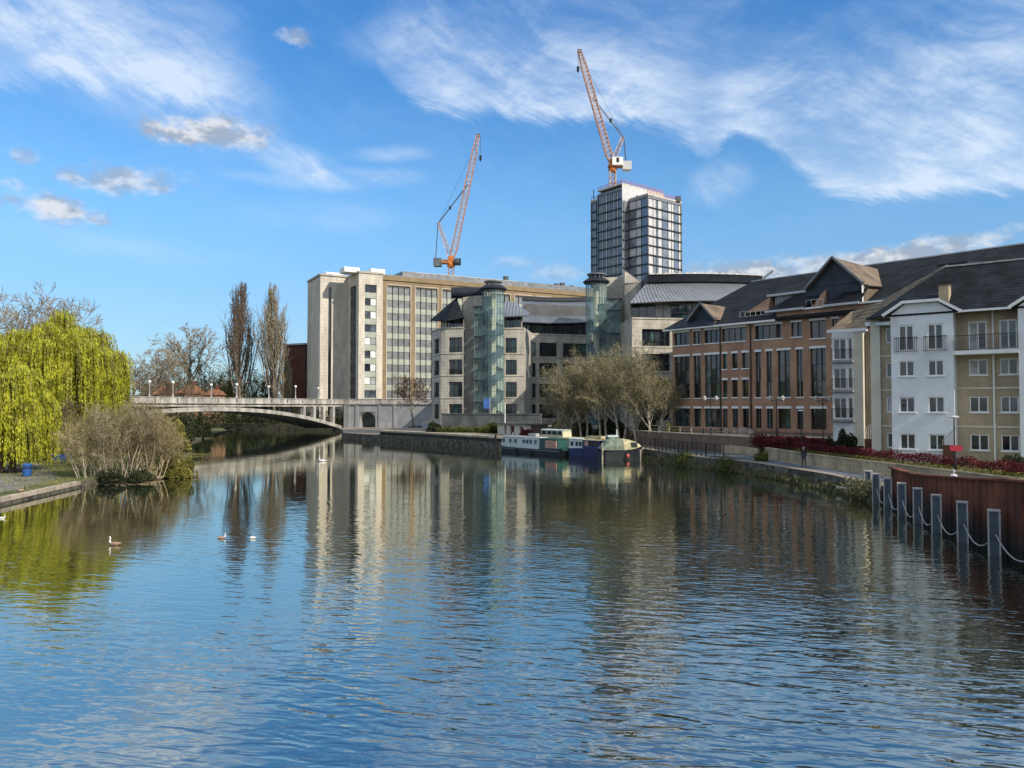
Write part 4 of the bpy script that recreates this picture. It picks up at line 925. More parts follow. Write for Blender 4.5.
for k in range(NN):
    p, q = ridge[k], ridge[k+1]; o = Vector((0, -.8, 0)); b.hexa([p+o, q+o, q+Vector((0, 9, 0)), p+Vector((0, 9, 0))], [p+o*1.8+Vector((0, 0, 1.2)), q+o*1.8+Vector((0, 0, 1.2)), q+Vector((0, 9, 1.2)), p+Vector((0, 9, 1.2))])
b.build('roof_fascia', 'navy_slate', ct)
b = MB()
for k in range(NN):
    p, q = ridge[k]+Vector((0, 0, 1.2)), ridge[k+1]+Vector((0, 0, 1.2)); o = Vector((0, -1.6, 0)); b.hexa([p+o, q+o, q+Vector((0, 9, 0)), p+Vector((0, 9, 0))], [p+Vector((1.2, 1, .75)), q+Vector((0, 1, .75)), q+Vector((0, 8, .75)), p+Vector((1.2, 8, .75))])
b.build('roof_cap', 'pale_stone', ct)
b = MB(); q = P(760, 281, 140); b.tube(q, q+Vector((2.4, 0, 1.9)), .25, .2, 6); b.build('roof_flue', 'grey_metal', ct)
b = MB(); b.prism([(E0.x+1, E0.y+1.8), (E2.x, E2.y+2), (E2.x, 160), (E0.x+1, 150)], 3, 21); b.prism([(E0.x+2.5, E0.y+4.0), (E1.x, E1.y+4), (E2.x-1, E2.y+4), (E2.x-1, 150), (E0.x+2.5, 148)], 21, 26.6); b.prism([(CPt[0].x, 156), (CPt[3].x, 160), (CPt[3].x, 180), (CPt[0].x, 180)], 3, 27.5); b.prism([(La.x+1.6, La.y+2), (Lb.x+.3, Lb.y+1.2), (Lc.x-.2, Lc.y+1.2), (Lc.x, 158), (La.x+2, 158)], 3, 21); b.build('inner_block', 'dark_grey', ct)
# terrace wall in front of the court, with hedge below
tw_ = MB(); FTW = Fac(PX(441.5, 140.2, 0), PX(541, 133.5, 0)); wall(tw_, FTW, 0, FTW.L, 1.2, P(480, 414.3, 138).z, [], .1); fbox(tw_, FTW, 0, FTW.L, 1.2, P(480, 414.3, 138).z-.02, -.5, -.02); fbox(tw_, FTW, -.1, FTW.L, P(480, 414.3, 138).z-.02, P(480, 414.3, 138).z+.16, -.6, .1)
tag(tw_.build('terrace_wall', 'dark_concrete'), 'grey concrete terrace wall below the first glass stair drum', 'wall')

# ================================================================== orange brick offices
rnd = random.Random(21)
og = empty('brick_offices', (35, 105, 3), 'long orange brick office range with slate roof, cream lintels and tall dark windows', 'office building')
OA = Vector((23.0, 110.0, 0)); OD = Vector((.653, -.757, 0)); FO = Fac(OA, OA+OD*80)
u0 = FO.u(672.8); UL = 78
GO = (('glass', 6), ('glass_grey', 1), ('glass_green', 1.2))
cols = [(674.4, 689.5), (693.6, 701), (704.8, 720.2), (755.5, 761), (766.4, 772.3), (777.8, 790.3), (796.6, 803), (810.6, 825.8), (832.5, 839)]
scol = [(722.6, 727.2), (732.2, 737.6), (742.3, 748.4)]
U = lambda a, c: (FO.u(a, 380), FO.u(c, 380))
# beyond the part hidden by the flats the rhythm goes on
extra = [(FO.u(840)+4.2*k+1.2, FO.u(840)+4.2*k+3.2) for k in range(9)]
holes = {}; W_ = []
for a, c in [U(*q) for q in cols]+extra:
    W_.append((a, c, 7.75, 13.65, 2 if c-a < 1.9 else 3, 3)); W_.append((a, c, 3.75, 6.3, 2 if c-a < 1.9 else 3, 1))
for a, c in [U(*q) for q in scol]:
    W_.append((a, c, 11.6, 13.65, 1, 1)); W_.append((a, c, 7.8, 10.1, 1, 1)); W_.append((a, c, 3.75, 6.3, 2, 1))
for q in [(674.4, 689.5), (693.6, 701), (704.8, 720.2), (722.4, 746), (755.5, 782.3), (791.8, 802.3), (810.6, 826), (832.5, 839)]:
    a, c = U(*q); W_.append((a, c, 15.25 if a < FO.u(800) else 14.9, 17.05, max(2, round((c-a)/.95)), 1))
for a, c in extra: W_.append((a, c, 15.2, 17.2, 2, 1))
uh = FO.u(776.5, 320)
mb = MB(); wall(mb, FO, u0, uh, 3.0, 17.5, [w_[:4] for w_ in W_ if w_[0] < uh and w_[1] < uh+2], .35); 
wall(mb, FO, uh, UL, 3.0, 18.5, [w_[:4] for w_ in W_ if w_[1] > uh], .35)
FOs = Fac(FO.p(u0, 0)+Vector((8, 9, 0)), FO.p(u0, 0)); wall(mb, FOs, 0, FOs.L, 3, 17.5, [], .1)
mb.build('wall', 'orange_brick', og)
for w_ in W_:
    window(FO, og, w_[:4], nx=w_[4], ny=w_[5], depth=.3, fw=.07, panes=GO, rng=rnd, lintel=('white_render', .28), sill=('white_render', .14) if w_[2] > 7 else None)
b = MB(); bs = FO.off(-.5); b.prism([(p.x, p.y) for p in (FO.p(u0+.4, 0, -.5), FO.p(UL, 0, -.5), FO.p(UL, 0, -16), FO.p(u0+.4, 0, -16))], 3, 17.3); b.build('inner_block', 'dark_grey', og)
b = MB()
for px in (720.9, 751.2): u = FO.u(px, 380); q = FO.p(u, 0, .1); b.tube((q.x, q.y, 3), (q.x, q.y, 17.3), .09, .09, 6)
b.build('drainpipe', 'black_metal', og)
b = MB(); fbox(b, FO, u0-1.2, uh+.2, 17.36, 17.6, -.3, .75); fbox(b, FO, uh+.2, UL, 18.5, 18.72, -.2, .35); b.build('eaves', 'white_paint', og)
b = MB(); fbox(b, FO, u0, UL, 3.0, 3.35, 0, .08); b.build('plinth', 'brown_brick', og)
# main slate roof, hipped at the far end
ZE, ZRg, SB = 17.6, 25.65, 15.0; uR0 = FO.off(-15, 0, 80).u(752, 282)
rr = [FO.p(u0-1.2, ZE, .75), FO.p(UL, ZE, .75), FO.p(UL, ZRg, -SB), FO.p(uR0, ZRg, -SB)]
b = MB(); b.slabpoly(rr, .2); b.slabpoly([FO.p(u0-1.2, ZE, .75), FO.p(uR0, ZRg, -SB), FO.p(u0-1.2, ZE, -2*SB-.75)], .2); b.slabpoly([FO.p(u0-1.2, ZE, -2*SB-.75), FO.p(uR0, ZRg, -SB), FO.p(UL, ZRg, -SB), FO.p(UL, ZE, -2*SB-.75)], .2)
rf = b.build('roof', 'roof_slate', og)
b = MB(); b.bar(FO.p(uR0, ZRg+.05, -SB), FO.p(UL, ZRg+.05, -SB), .3, .16); b.build('ridge', 'pale_metal', rf)
def zroof(out): return ZE+(ZRg-ZE)*(.75-out)/(SB+.75)
def gable(apx, apy, lpx, lpy, rpx, rpy, out, name):
    Fg = FO.off(out, 0, 80); ua, za = Fg.uz(apx, apy); ul, zl = Fg.uz(lpx, lpy); ur, zr = Fg.uz(rpx, rpy)
    back = .75-(za-ZE)*(SB+.75)/(ZRg-ZE); backb = -out  # where the gable ridge meets the main roof
    G0, G1 = Fg.p(ua, za), FO.p(ua, za, max(back, -SB))
    def hit(u, z): return FO.p(u, z, .75-(z-ZE)*(SB+.75)/(ZRg-ZE))
    g = MB(); g.poly([Fg.p(ul, zl, -.4), Fg.p(ur, zr, -.4), Fg.p(ua, za, -.4)]); gf = g.build(name, 'slate_hung', og)
    r_ = MB(); r_.slabpoly([Fg.p(ul-.25, zl-.2, .25), Fg.p(ua, za, .25), G1, hit(ul-.25, zl-.2)], .14); r_.slabpoly([Fg.p(ur+.25, zr-.2, .25), hit(ur+.25, zr-.2), G1, Fg.p(ua, za, .25)], .14)
    r_.build('gable_roof', 'tan_tile', gf)
    v = MB(); v.bar(Fg.p(ul-.3, zl-.22, .3), Fg.p(ua, za+.03, .3), .12, .24); v.bar(Fg.p(ua, za+.03, .3), Fg.p(ur+.3, zr-.22, .3), .12, .24); v.build('bargeboard', 'grey_metal', gf)
    return Fg, ua, za, ul, zl, ur, zr, hit
mat('slate_hung', (.020, .030, .046), .6, .2)
g = gable(833, 257.3, 807.5, 287.5, 862, 282.5, -1.0, 'gable_front')
Fg, ua, za, ul, zl, ur, zr, hit = g
b = MB(); zb = 18.72; b.poly([Fg.p(ur, zb, 0), FO.p(ur, zb, -6.4), FO.p(ur, zr, -6.4), Fg.p(ur, zr, 0)]); b.build('gable_cheek', 'tan_tile', og)
b = MB(); b.bar(Fg.p(ur+.05, zb, .02), Fg.p(ur+.05, zr, .02), .16, .16); b.bar(Fg.p(ur+.08, zb+.1, .02), FO.p(ur+.08, zb+.1, -6.4), .2, .2); b.build('gable_trim', 'white_paint', og)
b = MB(); fbox(b, Fg, ul-.5, ur, 18.5, zl-.02, -.45, -.4); b.build('gable_base', 'slate_hung', og)
g = gable(701, 303.2, 689, 320, 714, 318, .35, 'gable_front')
Fg, ua, za, ul, zl, ur, zr, hit = g
b = MB(); b.poly([Fg.p(ur, 17.7, 0), FO.p(ur, 17.7, -1.6), FO.p(ur, zr, -1.6), Fg.p(ur, zr, 0)]); b.build('gable_cheek', 'tan_tile', og)
b = MB(); fbox(b, Fg, ul-.6, ur, 17.7, zl, -.5, -.4); b.slabpoly([Fg.p(ul-3.6, 17.62, .5), Fg.p(ur+.2, 17.62, .5), Fg.p(ur+.2, zl+.05, -.35), Fg.p(ul-.6, zl+.05, -.35)], .1); b.build('gable_base', 'slate_hung', og)
# dormer with white framed window and brick cheeks
ud0, ud1 = FO.u(761, 300), FO.u(806, 295)
b = MB(); b.slabpoly([FO.p(ud0-.5, 21.25, -2.2), FO.p(ud1, 21.25, -2.2), FO.p(ud1, 22.4, -8.6), FO.p(ud0-.5, 22.4, -8.6)], .25); dm = b.build('dormer_roof', 'navy_slate', og)
b = MB(); fbox(b, FO, ud0-.5, ud1, 21.0, 21.28, -2.25, -2.15); b.build('dormer_fascia', 'light_grey', dm)
Fd = FO.off(-2.8, 0, 80); window(Fd, og, (ud0+.4, ud1-1.5, 19.4, 21.0), nx=4, depth=.05, frame='white_paint', panes=(('blind', 2), ('glass_grey', 2), ('glass', 1)), rng=rnd, name='dormer_window')
b = MB(); uk = ud0-3.2
b.hexa([FO.p(uk, 19.1, -1.55), FO.p(ud0, 19.1, -1.55), FO.p(ud0, 19.1, -5.2), FO.p(uk, 19.1, -5.2)], [FO.p(ud0-.5, 20.9, -3.2), FO.p(ud0, 21.0, -2.3), FO.p(ud0, 21.2, -5.2), FO.p(ud0-.4, 21.0, -5.2)]); b.build('brick_cheek', 'orange_brick', og)
b = MB(); u_a, u_b = FO.u(808, 298), FO.u(821.5, 297); b.hexa([FO.p(u_a, 18.7, -.5), FO.p(u_b, 18.7, -.5), FO.p(u_b, 18.7, -4.5), FO.p(u_a, 18.7, -4.5)], [FO.p(u_b-.7, 20.7, -1.6), FO.p(u_b, 20.9, -1.2), FO.p(u_b, 20.9, -4.5), FO.p(u_b-.7, 20.7, -4.5)]); b.build('brick_cheek', 'orange_brick', og)
railing(FO.off(-.9, 0, 80), og, FO.u(736, 313), FO.u(768, 312), 18.5, 19.25, 0, 'roof_rail', 'pale_metal', .7, ret=False, t=.05)
railing(FO.off(-.2, 0, 80), og, FO.u(805, 305), FO.u(822, 303), 18.75, 19.7, 0, 'roof_rail', 'pale_metal', .7, ret=False, t=.05)
# lean-to slate aprons above the parapet
for a, c, t0, t1, name in ((767, 805, 787, 821, 'apron_roof'), (824.5, 861, 843, 861, 'apron_roof')):
    ua_, uc_ = FO.u(a, 311), FO.u(c, 306); ta, tc_ = FO.u(t0, 290), FO.u(t1, 287)
    b = MB(); q = [FO.p(ua_, 18.75, .55), FO.p(uc_, 18.75, .55), FO.p(tc_, 20.9, -2.1), FO.p(ta, 20.9, -2.1)]; b.slabpoly(q, .14); b.slabpoly([FO.p(ta, 20.9, -2.1), FO.p(tc_, 20.9, -2.1), FO.p(tc_, 21.2, -6.3), FO.p(ta, 21.2, -6.3)], .14); ar = b.build(name, 'roof_slate', og)
    b = MB(); fbox(b, FO, ua_, uc_, 18.55, 18.8, .5, .62); b.build('fascia', 'light_grey', ar)
b = MB(); b.bar(FO.p(FO.u(843, 283), 20.98, -2.05), FO.p(FO.u(861, 282), 20.98, -2.05), .15); b.build('apron_trim', 'pale_metal', og)
b = MB(); ux = FO.u(880, 300)
b.slabpoly([FO.p(ux, 18.8, .3), FO.p(UL, 18.8, .3), FO.p(UL, 19.3, -1.8), FO.p(ux, 19.3, -1.8)], .12); b.build('roof_gutter', 'navy_slate', og)
b = MB(); u5 = FO.u(921, 282); b.slabpoly([FO.p(u5, 22.7, -4.4), FO.p(u5+3.2, 22.7, -4.4), FO.p(u5+3.2, 23.3, -10.2), FO.p(u5, 23.3, -10.2)], .2); dm2 = b.build('dormer_roof', 'navy_slate', og)
b = MB(); b.hexa([FO.p(u5-3.0, 20.2, -2.6), FO.p(u5+1.2, 20.2, -2.6), FO.p(u5+1.2, 20.2, -9), FO.p(u5-2.5, 20.2, -9)], [FO.p(u5+.6, 22.4, -4.5), FO.p(u5+1.2, 22.6, -4.4), FO.p(u5+1.2, 22.6, -9), FO.p(u5+.6, 22.4, -9)]); b.build('brick_cheek', 'orange_brick', og)
# ================================================================== waterside flats
rnd = random.Random(31)
fl = empty('riverside_flats', (34, 60, 2.05), 'white rendered and yellow brick flats with balconies and brown tiled roof behind the red hedge', 'block of flats')
fe = Vector((.783, -.623, 0)); fn = Vector((-.623, -.783, 0)); W0 = Vector((30.9, 62.6, 0)); FW_ = Fac(W0, W0+fe*60)
GW = (('glass', 4), ('glass_grey', 2), ('curtain', .8), ('glass_green', .6))
U = lambda px, py=400: FW_.u(px, py)
RW = [13.1, 10.2, 7.3, 4.35]; EV = 13.95
def flat_window(F, a, c, zt, h=1.25, fr='white_paint'): return window(F, fl, (a, c, zt-h, zt), nx=2, depth=.12, fw=.09, frame=fr, panes=GW, rng=rnd, sill=('white_paint', .07))
# white front
wu = U(954.5); cols = [(U(899.3), U(915)), (U(928.3), U(944.5))]
hl = []
for a, c in cols: hl += [(a, c, RW[0]-2.1, RW[0])]+[(a, c, z-1.25, z) for z in RW[1:]]
mb = MB(); wall(mb, FW_, 0, wu, 2.0, EV+.05, hl, .16)
mb.poly([FW_.p(.0, EV+.05), FW_.p(wu, EV+.05), FW_.p(wu-1.1, EV+.85), FW_.p(1.1, EV+.85)])
for u in (0, wu): mb.poly([FW_.p(u, 2.0), FW_.p(u, 2.0, -1.9), FW_.p(u, EV, -1.9), FW_.p(u, EV)])
mb.build('wall', 'white_render', fl)
for h in hl:
    if h[3] == RW[0]:
        window(FW_, fl, h, nx=2, depth=.10, fw=.12, frame='white_paint', panes=GW, rng=rnd, name='french_window'); railing(FW_, fl, h[0]-.22, h[1]+.22, h[2]-.05, h[2]+1.1, .26, 'juliet_balcony', 'black_metal', .13)
    else: flat_window(FW_, h[0], h[1], h[3])
b = MB(); pts = [FW_.p(-.35, EV-.45, .0), FW_.p(1.0, EV+.95, 0), FW_.p(wu-1.0, EV+.95, 0), FW_.p(wu+.35, EV-.45, 0)]
pts = [FW_.p(-.55, EV, .2), FW_.p(.95, EV+.98, .2), FW_.p(wu-.95, EV+.98, .2), FW_.p(wu+.55, EV, .2)]
for p, q in zip(pts, pts[1:]): b.bar(p, q, .35, .22)
b.build('bargeboard', 'white_paint', fl)
# brick recess with balcony, then the next white bay, twice
ur1 = U(1019.5); cnt = 0
def brick_bay(a0, a1, wins, first):
    F = FW_.off(-1.3, 0, 60); H_ = []
    for a, c in wins: H_ += [(a, c, RW[0]-2.15, RW[0]+.1)]+[(a, c, z-1.25, z+.02) for z in RW[1:]]
    mb = MB(); wall(mb, F, a0, a1, 2.0, EV, H_, .16); mb.build('wall', 'yellow_brick', fl)
    for h in H_:
        if h[3] > 13: window(F, fl, h, nx=2, depth=.10, fw=.12, frame='white_paint', panes=GW, rng=rnd, name='french_window')
        else: flat_window(F, h[0], h[1], h[3])
    b = MB(); fbox(b, FW_, a0, a1, RW[0]-2.55, RW[0]-2.25, -1.3, .15); b.build('balcony_slab', 'white_paint', fl)
    railing(FW_, fl, a0+.05, a1-.05, RW[0]-2.2, RW[0]-1.05, .1, 'balcony_railing', 'black_metal', .12, ret=False)
    b = MB(); 
    for z in (RW[2]+.6, RW[3]+.55): fbox(b, F, a0, a1, z, z+.13, 0, .05)
    b.build('brick_band', 'cream_render', fl)
    b = MB(); um = (wins[0][1]+wins[1][0])/2; q = F.p(um, 0, .12); b.tube((q.x, q.y, 2.0), (q.x, q.y, EV), .07, .07, 8); b.build('drainpipe', 'white_paint', fl)
Fb_ = FW_.off(-1.3, 0, 60)
brick_bay(wu, ur1, [(Fb_.u(969.5), Fb_.u(988.5)), (Fb_.u(1000.5), Fb_.u(1019))], True)
wid = wu; u2 = ur1
for rep in range(2):
    mb = MB(); hh = []
    for a, c in cols: hh += [(u2+a, u2+c, RW[0]-2.1, RW[0])]+[(u2+a, u2+c, z-1.25, z) for z in RW[1:]]
    wall(mb, FW_, u2, u2+wid, 2.0, EV+.05, hh, .16); mb.poly([FW_.p(u2, EV+.05), FW_.p(u2+wid, EV+.05), FW_.p(u2+wid-1.1, EV+.85), FW_.p(u2+1.1, EV+.85)])
    for u in (u2, u2+wid): mb.poly([FW_.p(u, 2.0), FW_.p(u, 2.0, -1.9), FW_.p(u, EV, -1.9), FW_.p(u, EV)])
    mb.build('wall', 'white_render', fl)
    for h in hh: window(FW_, fl, h, nx=2, depth=.1, fw=.1, frame='white_paint', panes=GW, rng=rnd)
    b = MB(); pts = [FW_.p(u2-.55, EV, .2), FW_.p(u2+.95, EV+.98, .2), FW_.p(u2+wid-.95, EV+.98, .2), FW_.p(u2+wid+.55, EV, .2)]
    for p, q in zip(pts, pts[1:]): b.bar(p, q, .35, .22)
    b.build('bargeboard', 'white_paint', fl)
    a = u2+wid; brick_bay(a, a+(ur1-wu), [(a+.9, a+2.1), (a+3.0, a+4.2)], False); u2 = a+(ur1-wu)
UE = u2
# stepped back brick end with cream pier
FB2 = FW_.off(-1.7, -8, 60); sh = 8
uL = FB2.u(881.5); pL = FB2.u(872)
H_ = [(FB2.u(886.6), 8.3, z-1.25, z) for z in RW]
mb = MB(); wall(mb, FB2, uL, 8.4, 2.0, EV, H_, .14); mb.build('wall', 'yellow_brick', fl)
for h in H_: window(FB2, fl, h, nx=1, depth=.1, fw=.09, frame='white_paint', panes=GW, rng=rnd)
b = MB(); 
for z in (RW[1]+.5, RW[2]+.55, RW[3]+.5): fbox(b, FB2, uL, 8.0, z, z+.12, 0, .04)
b.build('brick_band', 'cream_render', fl)
b = MB(); fbox(b, FB2, pL, uL, 2.0, EV, -6, .25); b.build('pier', 'cream_render', fl)
# far wing with stacked balconies
V0 = PX(833.5, 79, 0); FV = Fac(V0, V0+fe*12)
ub = FV.u(854.3); uc = FV.u(863.5); ud = FV.u(875)
RV = [zt for zt in (FV.z(845, 338.5), FV.z(845, 367.8), FV.z(845, 397.5))]
H_ = []
for z in RV: H_ += [(.12, ub*.66, z-2.15, z), (ub*.72, ub-.1, z-2.15, z)]
mb = MB(); wall(mb, FV, 0, ub, 2.6, EV+.15, H_, .18); mb.build('wall', 'white_render', fl)
for h in H_: window(FV, fl, h, nx=2 if h[0] < 1 else 1, depth=.12, fw=.1, frame='white_paint', panes=GW, rng=rnd, name='french_window')
for z in RV:
    railing(FV, fl, 0, ub-.05, z-2.25, z-1.1, .45, 'balcony_railing', 'black_metal', .14)
    b = MB(); fbox(b, FV, -.05, ub, z-2.45, z-2.27, 0, .5); b.build('balcony_slab', 'grey_stone', fl)
mb = MB(); wall(mb, FV, ub, uc, 2.6, EV+.1, [], .1); mb.build('wall', 'cream_render', fl)
mb = MB(); F = FV.off(-.8, 0, 14); wall(mb, F, uc, ud+2.5, 2.0, EV+.1, [], .1); mb.build('wall', 'yellow_brick', fl)
mb = MB(); mb.poly([FV.p(uc, 2, 0), FV.p(uc, 2, -.8), FV.p(uc, EV, -.8), FV.p(uc, EV, 0)]); mb.build('wall', 'cream_render', fl)
b = MB()
for px, r_ in ((866.3, .045), (869.2, .06)): q = F.p(F.u(px), 0, .2); b.tube((q.x, q.y, 2.6), (q.x, q.y, EV), r_, r_, 6)
b.build('drainpipe', 'dark_grey', fl)
b = MB(); q0 = F.p(F.u(857), 2, .6); F9 = FV.off(.9, 0, 14); a_, c_ = F9.u(857), F9.u(871.5)
fbox(b, F9, a_, c_, 1.9, 3.3, -1.2, -1.0); 
b.build('entrance_wall', 'red_brick', fl)
b = MB(); n = 8
for k in range(n): u = a_+(c_-a_)*k/(n-1); b.bar(F9.p(u, 3.3, -1.1), F9.p(u, 3.9+.16*k, -1.1), .04)
b.bar(F9.p(a_, 3.9, -1.1), F9.p(c_, 5.05, -1.1), .06); b.bar(F9.p(a_, 3.55, -1.1), F9.p(c_, 4.3, -1.1), .05); b.build('stair_rail', 'white_paint', fl)
# floors behind
b = MB(); b.prism([(q.x, q.y) for q in (FW_.p(-.9, 0, -2.1), FW_.p(UE, 0, -2.1), FW_.p(UE, 0, -11), FW_.p(-.9, 0, -11))], 2, EV-.1); b.prism([(q.x, q.y) for q in (FV.p(.3, 0, -1.2), FV.p(6.2, 0, -1.2), FV.p(6.2, 0, -8), FV.p(.3, 0, -8))], 2, EV-.1); b.build('inner_block', 'dark_grey', fl)
b = MB(); b.poly([FV.p(0, 2, 0), FV.p(0, EV, 0), FV.p(0, EV, -8), FV.p(0, 2, -8)]); b.build('wall', 'yellow_brick', fl)
# roofs
ZRf = 18.35; SBf = 6.3; Rg = P(944, 267.6, 66.0); uRg = (Rg-W0).dot(fe); ZRf = Rg.z; SBf = -((Rg-W0).dot(fn))
b = MB(); 
e0, e1 = FW_.p(-.9, EV+.02, .05), FW_.p(UE, EV+.02, .05)
b.slabpoly([FW_.p(-2.2, EV+.0, -1.3), e0, e1, FW_.p(UE, ZRf, -SBf), FW_.p(uRg, ZRf, -SBf)], .12)
b.slabpoly([FW_.p(uRg, ZRf, -SBf), FW_.p(UE, ZRf, -SBf), FW_.p(UE, EV, -2*SBf), FW_.p(uRg+1, EV, -2*SBf)], .12)
rf = b.build('roof', 'flat_tile', fl)
b = MB()                                          # small hoods over the white fronts
for s0 in [0, ur1, ur1+wid+(ur1-wu)]:
    if s0 > UE: continue
    zt = EV+1.02; o = .05-(zt-EV)*SBf/(ZRf-EV)
    b.slabpoly([FW_.p(s0+.8, zt, .3), FW_.p(s0+wid-.8, zt, .3), FW_.p(s0+wid-.8, zt+.03, o-.4), FW_.p(s0+.8, zt+.03, o-.4)], .1)
    b.slabpoly([FW_.p(s0-.6, EV+.03, .3), FW_.p(s0+.9, zt, .3), FW_.p(s0+.9, zt, o), FW_.p(s0-.6, EV+.05, -.1)], .1); b.slabpoly([FW_.p(s0+wid-.9, zt, .3), FW_.p(s0+wid+.6, EV+.03, .3), FW_.p(s0+wid+.6, EV+.05, -.1), FW_.p(s0+wid-.9, zt, o)], .1)
b.build('roof_hood', 'flat_tile', fl)
b = MB()
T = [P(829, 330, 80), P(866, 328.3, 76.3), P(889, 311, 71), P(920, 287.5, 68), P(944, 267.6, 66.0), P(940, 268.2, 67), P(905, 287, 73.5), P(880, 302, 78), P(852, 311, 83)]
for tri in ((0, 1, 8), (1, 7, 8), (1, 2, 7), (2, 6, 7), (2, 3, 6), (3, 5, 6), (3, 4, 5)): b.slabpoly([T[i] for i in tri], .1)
b.build('sunlit_roof', 'sunlit_tile', fl)  # slope that reads as sunlit, made lighter by its tile colour
b = MB(); b.slabpoly([P(866, 328.3, 76.3), P(874, 326.0, 66.5), P(889, 311, 71)], .1); b.build('valley_roof', 'flat_tile', fl)
b = MB(); b.bar(FW_.p(uRg, ZRf+.06, -SBf), FW_.p(UE, ZRf+.06, -SBf), .3, .14); b.build('ridge_tiles', 'bridge_concrete', rf)
b = MB(); b.bar(FW_.p(wu+.4, EV-.05, .3), FW_.p(ur1-.4, EV-.05, .3), .18, .16); b.build('gutter', 'white_paint', fl); b = MB(); b.bar(P(827.5, 331.5, 78.6), P(867, 329.5, 75.2), .25, .3); b.build('gutter', 'white_paint', fl); b = MB(); b.bar(P(866, 324.3, 66), P(890, 323.3, 62.8), .2, .28); b.build('gutter', 'white_paint', fl)
# chimney
q = P(946.5, 300, 62.6); cu = (q-W0).dot(fe)
b = MB(); fbox(b, FW_, cu-.28, cu+.42, 14.4, 16.2, -2.3, -1.15); b.build('chimney', 'yellow_brick', fl)
b = MB(); fbox(b, FW_, cu-.33, cu+.47, 16.2, 16.28, -2.35, -1.1); b.build('chimney_cap', 'sunlit_tile', fl)

# ================================================================== river walls on the right
def wall_run(pts, z0, tops, th, name, m, label, cat, cope=None):
    b = MB()
    for i in range(len(pts)-1):
        p, q = Vector(pts[i]), Vector(pts[i+1]); d = (q-p).normalized(); n = Vector((-d.y, d.x))
        if n.x < 0: n = -n
        b.hexa([(*p, z0), (*q, z0), (*(q+n*th), z0), (*(p+n*th), z0)], [(*p, tops[i]), (*q, tops[i+1]), (*(q+n*th), tops[i+1]), (*(p+n*th), tops[i])])
    t = empty(name, (pts[0][0], pts[0][1], z0), label, cat); b.build('wall_face', m, t)
    if cope:
        b = MB()
        for i in range(len(pts)-1):
            p, q = Vector(pts[i]), Vector(pts[i+1]); d = (q-p).normalized(); n = Vector((-d.y, d.x))
            if n.x < 0: n = -n
            p2, q2 = p-n*.05, q-n*.05; w_ = th+.1
            b.hexa([(*p2, tops[i]), (*q2, tops[i+1]), (*(q2+n*w_), tops[i+1]), (*(p2+n*w_), tops[i])], [(*p2, tops[i]+cope[1]), (*q2, tops[i+1]+cope[1]), (*(q2+n*w_), tops[i+1]+cope[1]), (*(p2+n*w_), tops[i]+cope[1])])
        b.build('coping', cope[0], t)
    return t
wall_run(SW, .9, [2.12]*5+[2.2, 2.3], .35, 'stone_wall', 'stone_block', 'low tan stone block wall along the riverside path under the red hedge', 'wall', ('stone_block', .10))
wall_run([(22.2, 96.5), (26.2, 87.2), (26.6, 84)], .9, [2.1, 2.0, 1.95], .35, 'stone_wall', 'stone_block', 'short tan stone wall behind the end of the dark railings', 'wall')
# corrugated rusty sheet piling
def sheet_pile():
    t = empty('sheet_pile_wall', (24, 45, 0), 'rust brown steel sheet pile wall rising from the water behind the blue mooring posts', 'river wall')
    prof = []; pts = [(25.35, 51.6)]+[(x, y) for x, y in [(21.15, 31.2), (17.75, 15), (12.15, -12)]]
    zt = lambda y: float(np.interp(y, [-12, 20, 34, 37, 43, 47, 52], [4.4, 4.0, 3.25, 3.0, 2.6, 2.36, 2.42]))
    b = MB(); L = 0
    for i in range(3):
        p, q = Vector(pts[i]), Vector(pts[i+1]); d = (q-p).normalized(); n = Vector((-d.y, d.x)); 
        if n.x > 0: n = -n
        ln = (q-p).length; s_ = 0; st = [(0, 0), (.30, 0), (.38, .06), (.68, .06), (.76, 0)]
        while s_ < ln:
            for (a, o), (c, o2) in zip(st, st[1:]):
                A, B = p+d*(s_+a)+n*o, p+d*(s_+c)+n*o2
                b.poly([(*A, -.8), (*B, -.8), (*B, zt(B.y)), (*A, zt(A.y))])
            s_ += .76
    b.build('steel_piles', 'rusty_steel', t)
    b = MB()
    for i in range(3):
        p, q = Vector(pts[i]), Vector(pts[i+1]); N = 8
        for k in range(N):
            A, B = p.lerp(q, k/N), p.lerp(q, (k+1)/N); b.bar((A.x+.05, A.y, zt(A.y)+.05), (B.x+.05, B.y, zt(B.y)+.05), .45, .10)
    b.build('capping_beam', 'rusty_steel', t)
sheet_pile()
# mooring posts with slack rope between them
xs = [868.5, 876.5, 888.2, 902.2, 918.2, 936.8, 962.8, 994.5]
wl = [499.0, 503.2, 507.5, 515.5, 523.5, 532.0, 542.5, 555.5]; tp = [470.2, 473.0, 477.5, 482.3, 487.5, 494.0, 500.8, 509.0]
posts = []
for i, (x, y) in enumerate(zip(xs, wl)):
    g = G(x, y); posts.append((g.x, g.y))
posts.append((20.2, 29.6)); posts.append((19.3, 25.4))
hts = []
proto = None
where = ['farthest, where the stone edged bank meets the rusty wall', 'second along from the stone edged bank', 'third along from the stone edged bank', 'fourth, below the white corner of the flats', 'fourth of the row counted back from the picture edge', 'third of the row counted back from the picture edge', 'below the flats, with a stretch of open wall behind', 'nearest and largest, with a rope trailing out of frame', 'out of frame', 'out of frame']
where = ['first of the row, at the reedy bank', 'second from the reedy bank', 'third from the reedy bank', 'fourth from the reedy bank', 'fifth from the reedy bank', 'third from the largest', 'next after the largest one', 'largest and closest of the row']
